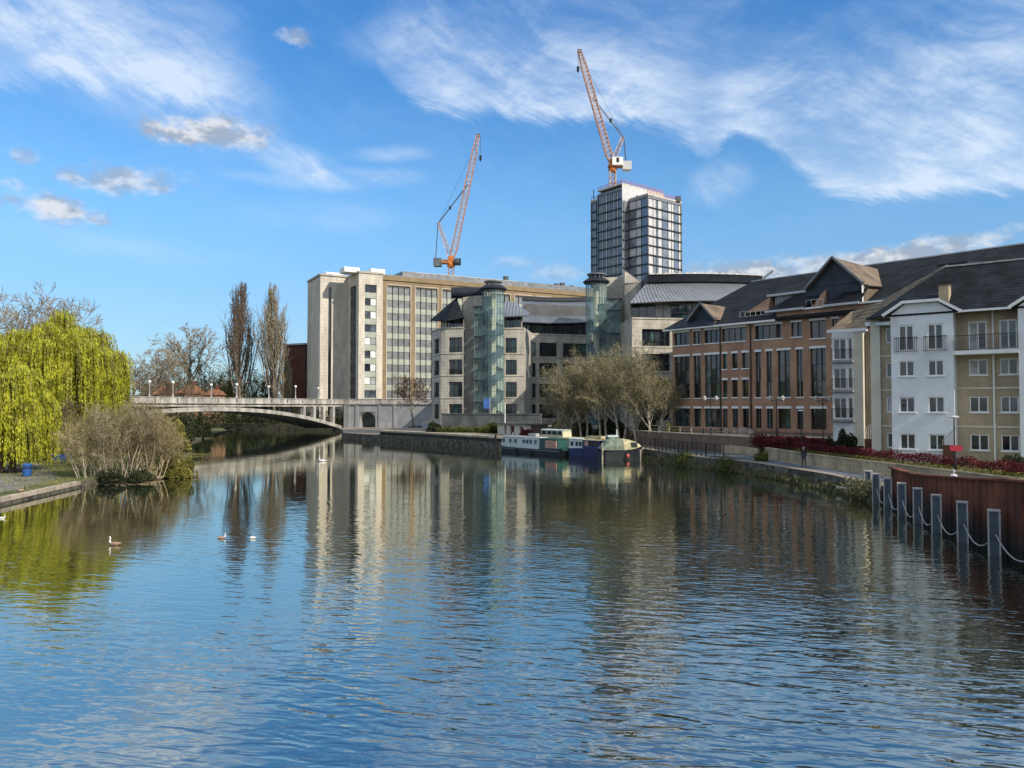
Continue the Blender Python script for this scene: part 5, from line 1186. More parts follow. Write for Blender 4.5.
for i, (x, y) in enumerate(posts[:8]):
    if proto is None:
        t = empty('mooring_post', (x, y, -1), '', ''); b = MB(); ang = (.85, -.50); 
        b.box((x, y, 1.0), (.42, .42, 4.0), ang, 0); pb = b.build('timber', 'bollard_blue', t)
        b = MB(); ex = Vector((ang[0], ang[1], 0)).normalized(); ey = Vector((-ex.y, ex.x, 0))
        for sx in (-1, 1):
            for sy in (-1, 1):
                q = Vector((x, y, 1.0))+ex*sx*.21+ey*sy*.21; b.box(q, (.07, .07, 4.0-.03), ang)
        b.build('edge_strip', 'bollard_edge', t)
        b = MB(); b.box((x, y, 3.04), (.50, .50, .07), ang); b.build('post_cap', 'bollard_edge', t); proto = t; o = t
    else:
        o = proto.copy(); COL.objects.link(o); o.location = (x, y, -1)
        for ch in proto.children: c = ch.copy(); COL.objects.link(c); c.parent = o
    H_ = H+(407-tp[i])/769*y; o.location.z = -1+(H_-3.08)+1 if False else (H_-2.08-3+1)
    o['label'] = 'square blue grey mooring post with pale edges, '+where[i]; o['category'] = 'mooring post'; o['group'] = 'mooring posts along the rusty wall'
    hts.append(H_)
hts += [2.1, 2.1]
def rope(a, c, label):
    b = MB(); N = 12; pr = None
    for k in range(N+1):
        t = k/N; p = a.lerp(c, t); p.z -= .55*4*t*(1-t)
        if pr is not None: b.tube(pr, p, .028, .028, 6)
        pr = p
    tag(b.build('mooring_rope', 'rope'), label, 'rope', 'slack ropes between the mooring posts')
zr = lambda i: hts[i]-1.05
rl = ['between the two farthest mooring posts', 'between the second and third posts from the reedy bank', 'between the third and fourth posts from the reedy bank', 'between the fourth and fifth posts from the reedy bank', 'from the fifth post towards the pedestrian behind the wall', 'running to the post beside the largest one', 'between the two largest posts', 'trailing from the largest post out of the picture']
for i in range(8):
    p, q = posts[i], posts[i+1]
    rope(Vector((p[0]-.1, p[1]-.28, zr(i)+(.0))), Vector((q[0]-.05, q[1]+.25, zr(i+1)-.35)), 'pale slack mooring rope hanging '+rl[i])

# ================================================================== railings, steps and walls behind the reedy bank
def fence_run(pts, h, label, m='black_metal', name='railing_fence', step=1.1, bars=True):
    t = empty(name, (pts[0][0], pts[0][1], pts[0][2]), label, 'railing'); b = MB(); r = MB(); s_ = MB()
    for p, q in zip(pts, pts[1:]):
        p, q = Vector(p), Vector(q); n = max(1, int((q-p).length/step))
        for k in range(n+1): a = p.lerp(q, k/n); b.bar(a, a+Vector((0, 0, h)), .09)
        for z in ((h, .05), (h*.55, .03), (.15, .03)): r.bar(p+Vector((0, 0, z[0])), q+Vector((0, 0, z[0])), z[1]+.02)
        if bars:
            m_ = int((q-p).length/.16)
            for k in range(m_): a = p.lerp(q, k/m_); s_.bar(a+Vector((0, 0, .15)), a+Vector((0, 0, h)), .018)
    b.build('post', m, t); r.build('rail', m, t)
    if s_.v: s_.build('baluster', m, t)
    return t
fence_run([(16.4, 101, 1.15), (17.9, 96.5, 1.15), (20.8, 82.6, 1.15), (21.9, 79.7, 1.15)], 1.45, 'black metal railings with close bars on the quay edge beside the last moored boat', step=1.15, bars=True)
fence_run([(18.5, 104, 3.05), (23.2, 93.5, 3.05), (27.5, 88.6, 3.05)], .95, 'weathered timber rail along the upper office terrace', 'pale_bark', 'timber_rail', 2.2, False)
wall_run([(17.2, 112), (21.0, 97.6), (24.5, 91.0), (27.2, 86.8), (36, 83.0)], 1.0, [3.1, 3.15, 3.1, 3.05, 3.05], .4, 'terrace_wall', 'brown_brick', 'long brown brick retaining wall in front of the orange offices', 'wall', ('quay_stone', .10))
wall_run([(20.3, 101), (22.5, 95.5), (25.5, 89.5)], 1.0, [2.15, 2.1, 2.05], .3, 'ramp_wall', 'brown_brick', 'lower brown brick ramp wall between the black railings and terrace wall', 'wall', ('pale_metal', .07))

# ================================================================== lamps, signs
def double_lamp(p, h, label, group):
    t = empty('street_lamp', p, label, 'street lamp', group); b = MB(); x, y, z = p
    b.lathe(p, [(.12, 0), (.12, .8), (.06, 1.0), (.05, h-.3), (0, h-.25)], 8); b.build('post', 'black_metal', t)
    b = MB(); b.bar((x-.75, y, z+h-.55), (x+.75, y, z+h-.55), .05)
    for s in (-1, 1): b.bar((x, y, z+h-1.0), (x+s*.7, y, z+h-.55), .035)
    b.build('cross_arm', 'black_metal', t)
    for s in (-1, 1):
        b = MB(); b.lathe((x+s*.75, y, z+h-.6), [(.06, 0), (.16, .08), (.24, .45), (.10, .52), (0, .62)], 8, 0); b.build('lantern', 'lamp_white', t)
mat('lamp_white', (.55, .55, .52), .3, .05)
for px, D, hh, tx in ((711, 99, 6.2, 'beside the corner drainpipe of the orange offices'), (777, 91, 6.0, 'in front of the middle tall window of the orange offices'), (823.5, 86.5, 5.9, 'beside the end of the white flats balconies')):
    q = PX(px, D, 0); zb = 3.0 if D > 90 else 2.05; top = P(px, 396.5, D).z; double_lamp((q.x, q.y, zb), top-zb+.1, 'black double headed lamp post '+tx, 'double headed lamp posts')
def path_lamp(px, D, zb, ytop, label):
    q = PX(px, D, 0); top = P(px, ytop, D).z; t = empty('street_lamp', (q.x, q.y, zb), label, 'street lamp', 'flat headed path lamps'); b = MB()
    b.lathe((q.x, q.y, zb), [(.09, 0), (.09, 1), (.055, 1.1), (.05, top-zb), (0, top-zb)], 8); b.build('post', 'dark_frame', t)
    b = MB(); b.lathe((q.x, q.y, top-.02), [(0, 0), (.30, 0), (.34, .05), (.2, .14), (0, .16)], 12); b.build('lamp_head', 'lamp_white', t)
path_lamp(801.5, 75, 1.15, 411, 'tall thin path lamp with flat white head beside the walking pedestrian')
path_lamp(955.5, 53, 2.05, 417.5, 'thin path lamp with flat white head beside the red sign')
q = PX(957, 52.2, 0); sg = empty('red_sign', (q.x, q.y, 2.05), 'small red board sign on a post by the flats entrance behind the hedge', 'sign')
b = MB(); zt = P(957, 445.5, 52.2).z; zbm = P(957, 451, 52.2).z; b.box((q.x, q.y, (zt+zbm)/2), (.72, .06, zt-zbm), (.9, -.3)); b.build('board', 'sign_red', sg) if 'sign_red' in M else None
mat('sign_red', (.42, .03, .05), .5); 
if not [c for c in sg.children]: b.build('board', 'sign_red', sg)
b = MB(); b.bar((q.x, q.y+.06, 2.0), (q.x, q.y+.06, zt), .07); b.build('post', 'dark_frame', sg)
# dark red bin store by the flats entrance
F7 = FW_.off(.75, 0, 60); a_, c_ = F7.u(942), F7.u(955); bs_ = empty('brick_bin_store', F7.p((a_+c_)/2, 2.05), 'small dark red brick bin store with railing by the white flats entrance', 'bin store')
b = MB(); fbox(b, F7, a_, c_, 2.0, 3.55, -.6, 0); b.build('enclosure_wall', 'red_brick', bs_); b = MB(); b.bar(F7.p(a_, 3.9, -.1), F7.p(c_, 4.9, -.1), .06)
for k in range(8): b.bar(F7.p(a_+(c_-a_)*k/7, 3.5, -.1), F7.p(a_+(c_-a_)*k/7, 3.9+k/7, -.1), .03)
b.build('stair_rail', 'pale_metal', bs_)
# banner and pole at the first drum, blue banner
q = PX(490, 137.5, 0); bn_ = empty('banner_pole', (q.x, q.y, 3.3), 'blue vertical banner on a pale pole at the foot of the first glass stair drum', 'banner')
b = MB(); zt = P(490, 397.5, 137.5).z; b.tube((q.x, q.y, 1.3), (q.x, q.y, zt), .09, .07, 6); b.build('pole', 'pale_metal', bn_)
mat('banner_blue', (.04, .12, .36), .6, .2, 2.)
b = MB(); zm = P(490, 408.5, 137.5).z; b.box((q.x-.62, q.y, (zt+zm)/2-.05), (1.05, .05, zt-zm-.1)); b.build('banner', 'banner_blue', bn_)
q = PX(505, 131.5, 0); pz = P(505, 402.5, 131.5).z; t = MB(); t.tube((q.x, q.y, 1.9), (q.x, q.y, pz), .10, .07, 8); tag(t.build('flag_pole', 'white_paint'), 'plain white pole standing on the quay left of the dark hut', 'pole')

# hut on the quay behind the narrowboat
ht = empty('quay_hut', (1, 124, 1.95), 'low pale and brown hut with railings on the quay behind the white narrowboat', 'hut')
Fh = Fac(PX(497.5, 131, 0), PX(531, 121.5, 0)); mb = MB(); u_ = Fh.L; wall(mb, Fh, 0, u_, 1.95, 3.6, [(u_*.22, u_*.28, 2.0, 3.4), (u_*.40, u_*.52, 2.0, 3.4), (u_*.68, u_*.78, 2.3, 3.3)], .2); mb.build('wall', 'cream_render', ht)
b = MB(); 
for a in ((.22, .28), (.40, .52), (.68, .78)): fbox(b, Fh, u_*a[0], u_*a[1], 2.0, 3.4, -.25, -.2)
b.build('door', 'red_brick', ht); b = MB(); fbox(b, Fh, -.3, u_+.3, 3.6, 3.8, -3.5, .5); b.build('roof', 'dark_concrete', ht); b = MB(); fbox(b, Fh, 0, u_, 1.95, 3.6, -3.2, -3.0); fbox(b, Fh, 0, .1, 1.95, 3.6, -3.0, -.1); fbox(b, Fh, u_-.1, u_, 1.95, 3.6, -3.0, -.1); b.build('back_wall', 'brown_brick', ht)

# ================================================================== boats
def boat_frame(px0, y0, px1, y1):
    a, c = G(px0, y0), G(px1, y1); return Fac((a.x, a.y), (c.x, c.y))
def hull(mb, F, L, beam, h0, h1, bow=.12, stern=.04, flare=.15, n=14, mi=0, zb=-.35, bowrise=.25):
    """hull between 0 and L along the facade, near side at depth 0"""
    secs = []
    for k in range(n+1):
        t = k/n; wd = 1.0
        if t < bow: wd = math.sqrt(max(0.02, 1-(1-t/bow)**2))
        if t > 1-stern: wd = .6+.4*math.sqrt(max(0, 1-((t-1+stern)/stern)**2))
        z = h0+(h1-h0)*t+bowrise*max(0, (bow*2-t)/(bow*2))**2; secs.append((t*L, wd*beam/2, z))
    for (u, w_, z), (u2, w2, z2) in zip(secs, secs[1:]):
        for s in (1, -1):
            q = [F.p(u, zb, -beam/2+s*w_*(1-flare)), F.p(u2, zb, -beam/2+s*w2*(1-flare)), F.p(u2, z2, -beam/2+s*w2), F.p(u, z, -beam/2+s*w_)]
            mb.poly(q, mi)
        mb.poly([F.p(u, z-.06, -beam/2+w_), F.p(u2, z2-.06, -beam/2+w2), F.p(u2, z2-.06, -beam/2-w2), F.p(u, z-.06, -beam/2-w_)], mi)
    for k in (0, -1): u, w_, z = secs[k]; mb.poly([F.p(u, zb, -beam/2-w_*.8), F.p(u, zb, -beam/2+w_*.8), F.p(u, z, -beam/2+w_), F.p(u, z, -beam/2-w_)], mi)
mat('boat_white', (.50, .57, .56), .5, .06); mat('boat_green', (.020, .085, .075), .4, .15); mat('boat_dark', (.008, .014, .02), .5, .2); mat('boat_navy', (.015, .025, .10), .35, .15); mat('canvas_cream', (.42, .38, .22), .8, .2, 2., dirt=(.2, .18, .1)); mat('canvas_green', (.15, .19, .15), .7, .2, 2.); mat('panel_pink', (.50, .28, .22), .6, .3, 5.)
def cabin(F, parent, u0, u1, o0, o1, z0, z1, m, roofm, tumble=.12, name='cabin'):
    b = MB(); b.hexa([F.p(u0, z0, o1), F.p(u1, z0, o1), F.p(u1, z0, o0), F.p(u0, z0, o0)], [F.p(u0+.1, z1, o1-tumble), F.p(u1-.1, z1, o1-tumble), F.p(u1-.1, z1, o0+tumble), F.p(u0+.1, z1, o0+tumble)]); c = b.build(name, m, parent)
    b = MB(); b.hexa([F.p(u0-.05, z1, o1-tumble+.08), F.p(u1+.05, z1, o1-tumble+.08), F.p(u1+.05, z1, o0+tumble-.08), F.p(u0-.05, z1, o0+tumble-.08)], [F.p(u0, z1+.10, o1-.35), F.p(u1, z1+.10, o1-.35), F.p(u1, z1+.10, o0+.35), F.p(u0, z1+.10, o0+.35)]); b.build('cabin_roof', roofm, c)
    return c
def portlight(F, parent, u0, u1, z0, z1, out, m='glass_grey', fr='boat_white'):
    b = MB(); fbox(b, F, u0-.05, u1+.05, z0-.05, z1+.05, out-.05, out+.015); f = b.build('window', fr, parent); b = MB(); fbox(b, F, u0, u1, z0, z1, out-.03, out+.025); b.build('pane', m, f)
# white and green narrowboat
F = boat_frame(496.5, 451.2, 562.5, 456.2); L = F.L
nb = empty('narrowboat', F.p(L/2, 0, -1.1), 'long pale narrowboat with white cabin and dark green stern, moored against the quay', 'narrowboat')
b = MB(); hull(b, F, L, 2.2, .78, .68, bow=.10); b.build('hull', 'boat_dark', nb)
b = MB(); fbox(b, F, .4, L-.5, .50, .60, -.02, .05); b.build('rubbing_strake', 'grey_metal', nb)
u1_ = F.u(538, 443); c = cabin(F, nb, .9, u1_, -2.0, -.2, .62, P(515, 436.8, F.p(L*.3, 0).y).z, 'boat_white', 'pale_metal')
zt = P(515, 436.8, F.p(L*.3, 0).y).z
for fr_, m in ((.06, 'dark_frame'), (.24, 'glass_blue'), (.38, 'glass_grey'), (.60, 'glass_blue'), (.69, 'glass_blue'), (.78, 'glass_blue'), (.90, 'canvas_green')):
    u = .9+(u1_-.9)*fr_; portlight(F, c, u-.22, u+.30, zt-.85, zt-.32, -.24, m)
c = cabin(F, nb, u1_+.05, L-1.2, -2.0, -.18, .62, zt-.08, 'boat_green', 'boat_green', name='stern_cabin')
b = MB(); ua_, ub_ = F.u(544.5, 445), F.u(555.5, 446); fbox(b, F, ua_, ub_, .95, zt-.3, -.3, -.10); b.build('painted_panel', 'panel_pink', c)
b = MB(); fbox(b, F, .9+.3, u1_-2, zt+.1, zt+.16, -1.3, -.9); q = F.p(u1_-2.2, zt+.12, -1.1); b.box(q+Vector((0, 0, .22)), (1.6, .7, .4), (F.e.x, F.e.y)); b.tube(F.p(2.5, zt+.1, -1.1), F.p(2.5, zt+.6, -1.1), .07, .06, 6); b.build('roof_gear', 'pale_metal', nb)
b = MB()
for fr_ in (.03, .32, .55): q = F.p(L*fr_, .35, .12); b.tube(q+Vector((0, 0, -.3)), q+Vector((0, 0, .25)), .12, .12, 8)
b.build('fender', 'black_metal', nb)
# houseboat behind with a row of cream window frames
F = Fac((G(532, 452.4).x, G(532, 452.4).y+2.3), (G(588, 457.0).x, G(588, 457.0).y+2.3)); L = F.L
hb = empty('houseboat', F.p(L/2, 0, -1.2), 'white houseboat with cream framed wheelhouse windows moored behind the narrowboat', 'boat')
b = MB(); hull(b, F, L, 2.6, 1.0, 1.0, bow=.08); b.build('hull', 'boat_navy', hb)
DD = F.p(L*.3, 0).y; z1 = P(545, 430, DD).z; zb_ = P(545, 437.2, DD).z
cabin(F, hb, .6, L-.5, -2.4, -.2, 1.0, zb_+.02, 'canvas_cream', 'canvas_cream', name='lower_cabin')
u0_, u1_ = F.u(538, 434), F.u(560, 434); c = cabin(F, hb, u0_, u1_, -2.1, -.5, zb_+.1, z1, 'warm_cream', 'boat_white', .03, 'wheelhouse')
for k in range(4): a = u0_+.15+(u1_-u0_-.2)*k/4; portlight(F, c, a+.08, a+(u1_-u0_)/4-.14, zb_+.35, z1-.12, -.5, 'glass', 'boat_white')
# navy cruiser
F = boat_frame(566, 456.8, 603.5, 458.8); L = F.L
cb = empty('cabin_cruiser', F.p(L/2, 0, -1.1), 'navy hulled cabin boat with white forward cabin between the narrowboat and canopied boat', 'boat')
b = MB(); hull(b, F, L, 2.3, 1.15, 1.30, bow=.10, bowrise=0); b.build('hull', 'boat_navy', cb)
DD = F.p(L*.5, 0).y; z1 = P(575, 439.3, DD).z; ua_ = F.u(581, 446)
c = cabin(F, cb, .2, ua_, -2.0, -.25, 1.1, z1, 'boat_white', 'boat_white')
for a in (.25, .6, .85): u = .2+(ua_-.2)*a; portlight(F, c, u-.2, u+.2, 1.45, 2.0, -.30, 'glass')
c = cabin(F, cb, ua_+.05, L-.7, -2.0, -.25, 1.15, z1-.1, 'boat_navy', 'canvas_cream', .1, 'aft_cabin')
for a in (.25, .5, .75): u = ua_+(L-.7-ua_)*a; portlight(F, c, u-.3, u+.25, 1.5, 2.1, -.28, 'panel_pink' if a < .3 else 'glass', 'boat_navy')
b = MB(); q = F.p(ua_+1.5, z1+.1, -1.1); b.box(q+Vector((0, 0, .15)), (2.4, 1.0, .3), (F.e.x, F.e.y)); b.build('roof_canvas', 'olive_canvas', cb) if 'olive_canvas' in M else b.build('roof_canvas', 'canvas_cream', cb)
# boat with rounded canvas cover, bow to the right
F = boat_frame(602.5, 459.8, 646, 459.2); L = F.L
cv = empty('covered_boat', F.p(L/2, 0, -1.2), 'dark hulled boat under a rounded green and cream canvas cover, last in the row', 'boat')
Fm = Fac(F.p(L, 0), F.p(0, 0)); 
class _M:                                          # same frame mirrored so that the bow points the other way
    def __init__(s, F, L): s.F = F; s.L = L; s.e = F.e; s.n = F.n
    def p(s, u, z, o=0): return s.F.p(s.L-u, z, o)
b = MB(); hull(b, _M(F, L), L, 2.5, 1.35, .95, bow=.22, bowrise=.45); b.build('hull', 'boat_dark', cv)
DD = F.p(L*.5, 0).y; zc = P(618, 437.5, DD).z; N = 12; prof = [(.0, .1), (.12, .75), (.25, 1.0), (.45, .92), (.65, .82), (.85, .62), (.97, .25)]
def cover(f0, f1, mname, name, parent):
    b = MB(); zb_ = 1.15; K = 10
    def hh(t):
        for (a, x), (c_, y) in zip(prof, prof[1:]):
            if a <= t <= c_: return x+(y-x)*(t-a)/(c_-a)
        return .1
    ts = [f0+(f1-f0)*k/10 for k in range(11)]
    for t0, t1 in zip(ts, ts[1:]):
        for j in range(K):
            a0, a1 = math.pi*j/K, math.pi*(j+1)/K
            f_ = lambda t, a: F.p(L*t, zb_+(zc-zb_)*hh(t)*math.sin(a)**.7, -1.25+1.18*(1 if t < .8 else 1-(t-.8)*2.2)*math.cos(a))
            b.poly([f_(t0, a0), f_(t1, a0), f_(t1, a1), f_(t0, a1)])
    return b.build(name, mname, parent, smooth=True)
cover(.0, .50, 'canvas_green', 'aft_cover', cv); cover(.50, .97, 'canvas_cream', 'fore_cover', cv)
b = MB(); u = L*.74; fbox(b, F, u-.35, u+.35, 1.55, 2.1, -.25, .02); b.build('cover_window', 'glass_grey', cv)
b = MB(); fbox(b, F, L*.18, L*.42, zc+.0, zc+.25, -1.7, -.9); b.tube(F.p(L*.40, zc, -1.2), F.p(L*.40, zc+1.0, -1.2), .08, .08, 6); b.build('roof_gear', 'boat_white', cv)
b = MB(); q = F.p(L*.57, .45, .15); b.lathe((q.x, q.y, q.z-.3), [(0, 0), (.2, .12), (.25, .32), (.15, .55), (0, .6)], 10); b.build('fender', 'site_red', cv)
for px, yb, yt, tx in ((602.4, 460.5, 443, 'between the navy cruiser and the covered boat'), (640.5, 461, 449.5, 'at the bow of the covered boat')):
    g = G(px, yb); b = MB(); b.tube((g.x, g.y, -.5), (g.x, g.y, P(px, yt, g.y).z), .10, .10, 8); tag(b.build('mooring_pile', 'pale_bark'), 'thin pale timber pile standing in the water '+tx, 'mooring pile')
for px, zt_ in ((495.5, 2.9),):
    g = G(px, 450.3); b = MB(); b.tube((g.x, g.y+.5, -.5), (g.x, g.y+.5, P(px, 434.5, g.y).z), .16, .16, 8); tag(b.build('quay_pile', 'black_metal'), 'black pile on the quay edge at the bow of the white narrowboat', 'mooring pile')

# ================================================================== left bank furniture
def bin_(): 
    g = G(27, 476.5, .46); t = empty('litter_bin', g, 'blue litter bin beside the path under the willows', 'litter bin')
    b = MB(); b.lathe(g, [(0, .05), (.32, .05), (.37, .85), (.33, .85), (.33, .95), (.40, .97), (.30, 1.12), (0, 1.16)], 14); b.build('body', 'bin_blue', t); b = MB(); b.lathe((g.x, g.y, g.z), [(.28, 0), (.30, .07)], 12); b.build('foot', 'black_metal', t)
    b = MB(); b.lathe((g.x, g.y, g.z+.70), [(.372, 0), (.378, .12), (.372, .12)], 14); b.build('band', 'dark_frame', t)
mat('bin_blue', (.02, .09, .30), .45, .1); bin_()
g = G(57, 464, .46); bt = empty('park_bench', g, 'blue slatted bench on the grass behind the path', 'bench')
b = MB(); b.box((g.x, g.y, g.z+.45), (1.6, .45, .06)); b.build('seat', 'bin_blue', bt); b = MB(); b.box((g.x, g.y+.25, g.z+.68), (1.6, .05, .12)); b.box((g.x, g.y+.25, g.z+.88), (1.6, .05, .12)); b.build('backrest', 'bin_blue', bt)
for s in (-.7, .7): b = MB(); b.box((g.x+s, g.y-.18, g.z+.22), (.07, .07, .44)); b.bar((g.x+s, g.y+.2, g.z), (g.x+s, g.y+.29, g.z+.95), .07); b.build('leg', 'dark_frame', bt)

# ================================================================== people
def skin_person(name, joints, edges, mats, label):
    """one continuous body grown over a skeleton"""
    me = bpy.data.meshes.new('body'); me.from_pydata([j[0] for j in joints], edges, []); o = bpy.data.objects.new('body', me); COL.objects.link(o)
    me.materials.append(M['jeans']); md = o.modifiers.new('skin', 'SKIN'); md.use_smooth_shade = True
    for i, j in enumerate(joints): me.skin_vertices[0].data[i].radius = (j[1], j[1]*(j[2] if len(j) > 2 else 1))
    me.skin_vertices[0].data[0].use_root = True
    o.modifiers.new('sub', 'SUBSURF').levels = 2; o.modifiers['sub'].render_levels = 2
    dg = bpy.context.evaluated_depsgraph_get(); ev = o.evaluated_get(dg); m2 = bpy.data.meshes.new_from_object(ev); bpy.data.objects.remove(o)
    return m2
mat('jeans', (.02, .022, .03), .8, .2, 3.); mat('coat_dark', (.035, .03, .035), .8, .2, 3.); mat('skin', (.45, .27, .20), .6, .05); mat('hair_grey', (.35, .33, .30), .8, .1); mat('shirt_pale', (.55, .58, .66), .7, .1); mat('bag_pink', (.50, .38, .38), .7)
def person(loc, face, label, coat, hair, stride=.22, carry=None):
    c, s = math.cos(face), math.sin(face)
    def W(x, y, z): return (x*c-y*s, x*s+y*c, z)
    J = [(W(0, 0, .95), .15, .8), (W(0, .0, 1.12), .14, .75), (W(0, .02, 1.36), .17, .62), (W(0, .03, 1.50), .06), (W(0, .05, 1.62), .085), (W(0, .05, 1.72), .07),
         (W(-.18, .02, 1.42), .06), (W(-.24, -.04, 1.14), .048), (W(-.22, .12, .92), .038), (W(-.21, .17, .86), .034),
         (W(.18, .02, 1.42), .06), (W(.25, .05, 1.14), .048), (W(.26, .20, .98), .038), (W(.25, .26, .95), .034),
         (W(-.10, 0, .88), .10), (W(-.10, stride, .50), .07), (W(-.10, stride*1.2, .09), .05), (W(-.10, stride*1.2+.16, .04), .04),
         (W(.10, 0, .88), .10), (W(.10, -.02, .50), .07), (W(.10, -stride-.05, .10), .05), (W(.10, -stride+.10, .04), .04)]
    E_ = [(0, 1), (1, 2), (2, 3), (3, 4), (4, 5), (2, 6), (6, 7), (7, 8), (8, 9), (2, 10), (10, 11), (11, 12), (12, 13), (0, 14), (14, 15), (15, 16), (16, 17), (0, 18), (18, 19), (19, 20), (20, 21)]
    m2 = skin_person('person', J, E_, None, label)
    for m_ in (coat, 'skin', hair): m2.materials.append(M[m_])
    for p in m2.polygons:
        z = p.center.z; p.use_smooth = True; fwd = p.center.x*(-s)+p.center.y*c
        r = math.hypot(p.center.x, p.center.y)
        if z > 1.52: p.material_index = 2 if (fwd > .05 and z < 1.70) or z < 1.57 else 3
        elif z > .90 or (r > .2 and z > .8 and p.center.z > .95): p.material_index = 1
        elif r > .2 and z > .80: p.material_index = 2
        else: p.material_index = 0
    o = bpy.data.objects.new('person', m2); COL.objects.link(o); o.location = loc; WL[o.name] = Vector(loc)
    tag(o, label, 'person'); 
    b = MB(); x, y, z = loc; hx, hy, _ = W(0, .03, 0); b.lathe((x+hx, y+hy, z+1.60), [(.085, 0), (.105, .06), (.10, .12), (.06, .165), (0, .178)], 12); b.build('hair', hair, o, smooth=True)
    b = MB(); b.lathe((x, y, z+.84), [(.17, 0), (.185, .1), (.165, .3), (.20, .5), (.19, .60), (.09, .67), (.06, .68)], 14); b.build('coat', coat, o, smooth=True)
    return o
g = G(803.8, 466.5, 1.16); pr = person(g, math.pi*.93, 'pedestrian in dark coat and jeans carrying a pale bag on the riverside path', 'coat_dark', 'hair_grey')
b = MB(); b.box((g.x+.26, g.y-.16, g.z+.82), (.12, .30, .26), (.6, .8)); b.bar((g.x+.26, g.y-.16, g.z+.95), (g.x+.24, g.y-.12, g.z+1.2), .03); tag(b.build('shoulder_bag', 'bag_pink'), 'pale pink bag carried by the walking pedestrian', 'bag')
q = PX(954.5, 43, 0); zt = P(954.5, 469.2, 43).z; person((q.x, q.y, zt-1.78), math.pi*.1, 'pedestrian with pale top seen from the shoulders up behind the rusty wall', 'shirt_pale', 'hair_grey')
b = MB(); b.box((q.x+1.0, q.y+1.5, zt-1.78-.05), (1.8, 8, .1), (.98, -.2)); tag(b.build('footpath_ramp', 'path_blue'), kind='structure')

# ================================================================== water birds
def bird(loc, head, body, neck, L, neck_h, label, cat, name, dark_head=False, group=None):
    """floating bird: lathe-like body with tail, S-curved neck, head and bill"""
    loc = Vector(loc); e = Vector((math.cos(head), math.sin(head), 0)); r = Vector((-e.y, e.x, 0)); t = empty(name, loc, label, cat, group)
    b = MB(); st = [(-.55, .02, .16), (-.42, .10, .13), (-.22, .20, .09), (0, .24, .08), (.22, .20, .09), (.38, .10, .12), (.44, .02, .14)]; n = 10; rings = []
    for x, w_, zc in st: rings.append([loc+e*(x*L)+r*(math.cos(2*math.pi*k/n)*w_*L)+Vector((0, 0, (zc+math.sin(2*math.pi*k/n)*w_*.72)*L)) for k in range(n)])
    for a, c in zip(rings, rings[1:]):
        for k in range(n): b.poly([a[k], a[(k+1) % n], c[(k+1) % n], c[k]])
    b.build('body', body, t, smooth=True)
    b = MB(); pts = [loc+e*(.34*L)+Vector((0, 0, .16*L)), loc+e*(.44*L)+Vector((0, 0, .16*L+neck_h*.35)), loc+e*(.36*L)+Vector((0, 0, .16*L+neck_h*.75)), loc+e*(.42*L)+Vector((0, 0, .16*L+neck_h))]
    for i, (a, c) in enumerate(zip(pts, pts[1:])): b.tube(a, c, L*(.075-.015*i), L*(.06-.012*i), 8)
    h_ = pts[-1]; b.lathe((h_.x, h_.y, h_.z-.05*L), [(0, 0), (.06*L, .03*L), (.065*L, .07*L), (.04*L, .11*L), (0, .12*L)], 8); b.build('neck', neck, t)
    b = MB(); b.tube(h_+e*.05*L, h_+e*.20*L-Vector((0, 0, .03*L)), .03*L, .008*L, 6); b.build('bill', 'orange_paint', t)
mat('plumage_white', (.80, .79, .76), .8, .03); mat('plumage_brown', (.30, .19, .13), .8, .25, 8.); mat('plumage_dark', (.03, .03, .03), .8, .1)
bird(G(322.5, 461.5), math.pi*.95, 'plumage_white', 'plumage_white', .95, .5, 'white swan on the water below the shaded end of the stone office', 'swan', 'swan')
bird(G(115, 545), math.pi*.97, 'plumage_brown', 'plumage_white', .62, .26, 'brown backed goose swimming beside the willow reflection', 'goose', 'goose', group='waterfowl on the river')
bird(G(221.5, 538.5), 0.15, 'plumage_brown', 'plumage_white', .42, .15, 'brown and white duck swimming, the one closer to the willows of the pair', 'duck', 'duck', group='waterfowl on the river')
bird(G(252.5, 538.5), math.pi*.9, 'plumage_white', 'plumage_dark', .42, .15, 'white bodied duck with dark head, swimming towards the brown duck', 'duck', 'duck', group='waterfowl on the river')
bird(G(2, 518.5), 0.1, 'plumage_white', 'plumage_white', .4, .13, 'white gull floating by the stone kerb of the left bank', 'gull', 'gull')
bird(G(21, 492.5, .46)+Vector((0, 0, .1)), math.pi*.05, 'plumage_brown', 'plumage_dark', .6, .25, 'dark necked goose standing on the grass verge beside the kerb', 'goose', 'goose')
# ================================================================== vegetation
def tubes_np(segs, n=4):
    """segs: array of (p0, p1, r0, r1) -> vertices, quads"""
    S = np.array([(*a, *b, r0, r1) for a, b, r0, r1 in segs], float); p0, p1, r0, r1 = S[:, :3], S[:, 3:6], S[:, 6], S[:, 7]
    d = p1-p0; d /= np.linalg.norm(d, axis=1)[:, None]+1e-9; up = np.where(np.abs(d[:, 2:3]) > .9, [[1., 0, 0]], [[0, 0, 1.]]); x = np.cross(d, up); x /= np.linalg.norm(x, axis=1)[:, None]+1e-9; y = np.cross(d, x)
    V = np.empty((len(S), 2*n, 3))
    for k in range(n):
        a = 2*math.pi*k/n; o = x*math.cos(a)+y*math.sin(a); V[:, k] = p0+o*r0[:, None]; V[:, n+k] = p1+o*r1[:, None]
    base = (np.arange(len(S))*2*n)[:, None]; F = []
    for k in range(n): j = (k+1) % n; F.append(np.hstack([base+k, base+j, base+n+j, base+n+k]))
    return V.reshape(-1, 3), np.concatenate(F)
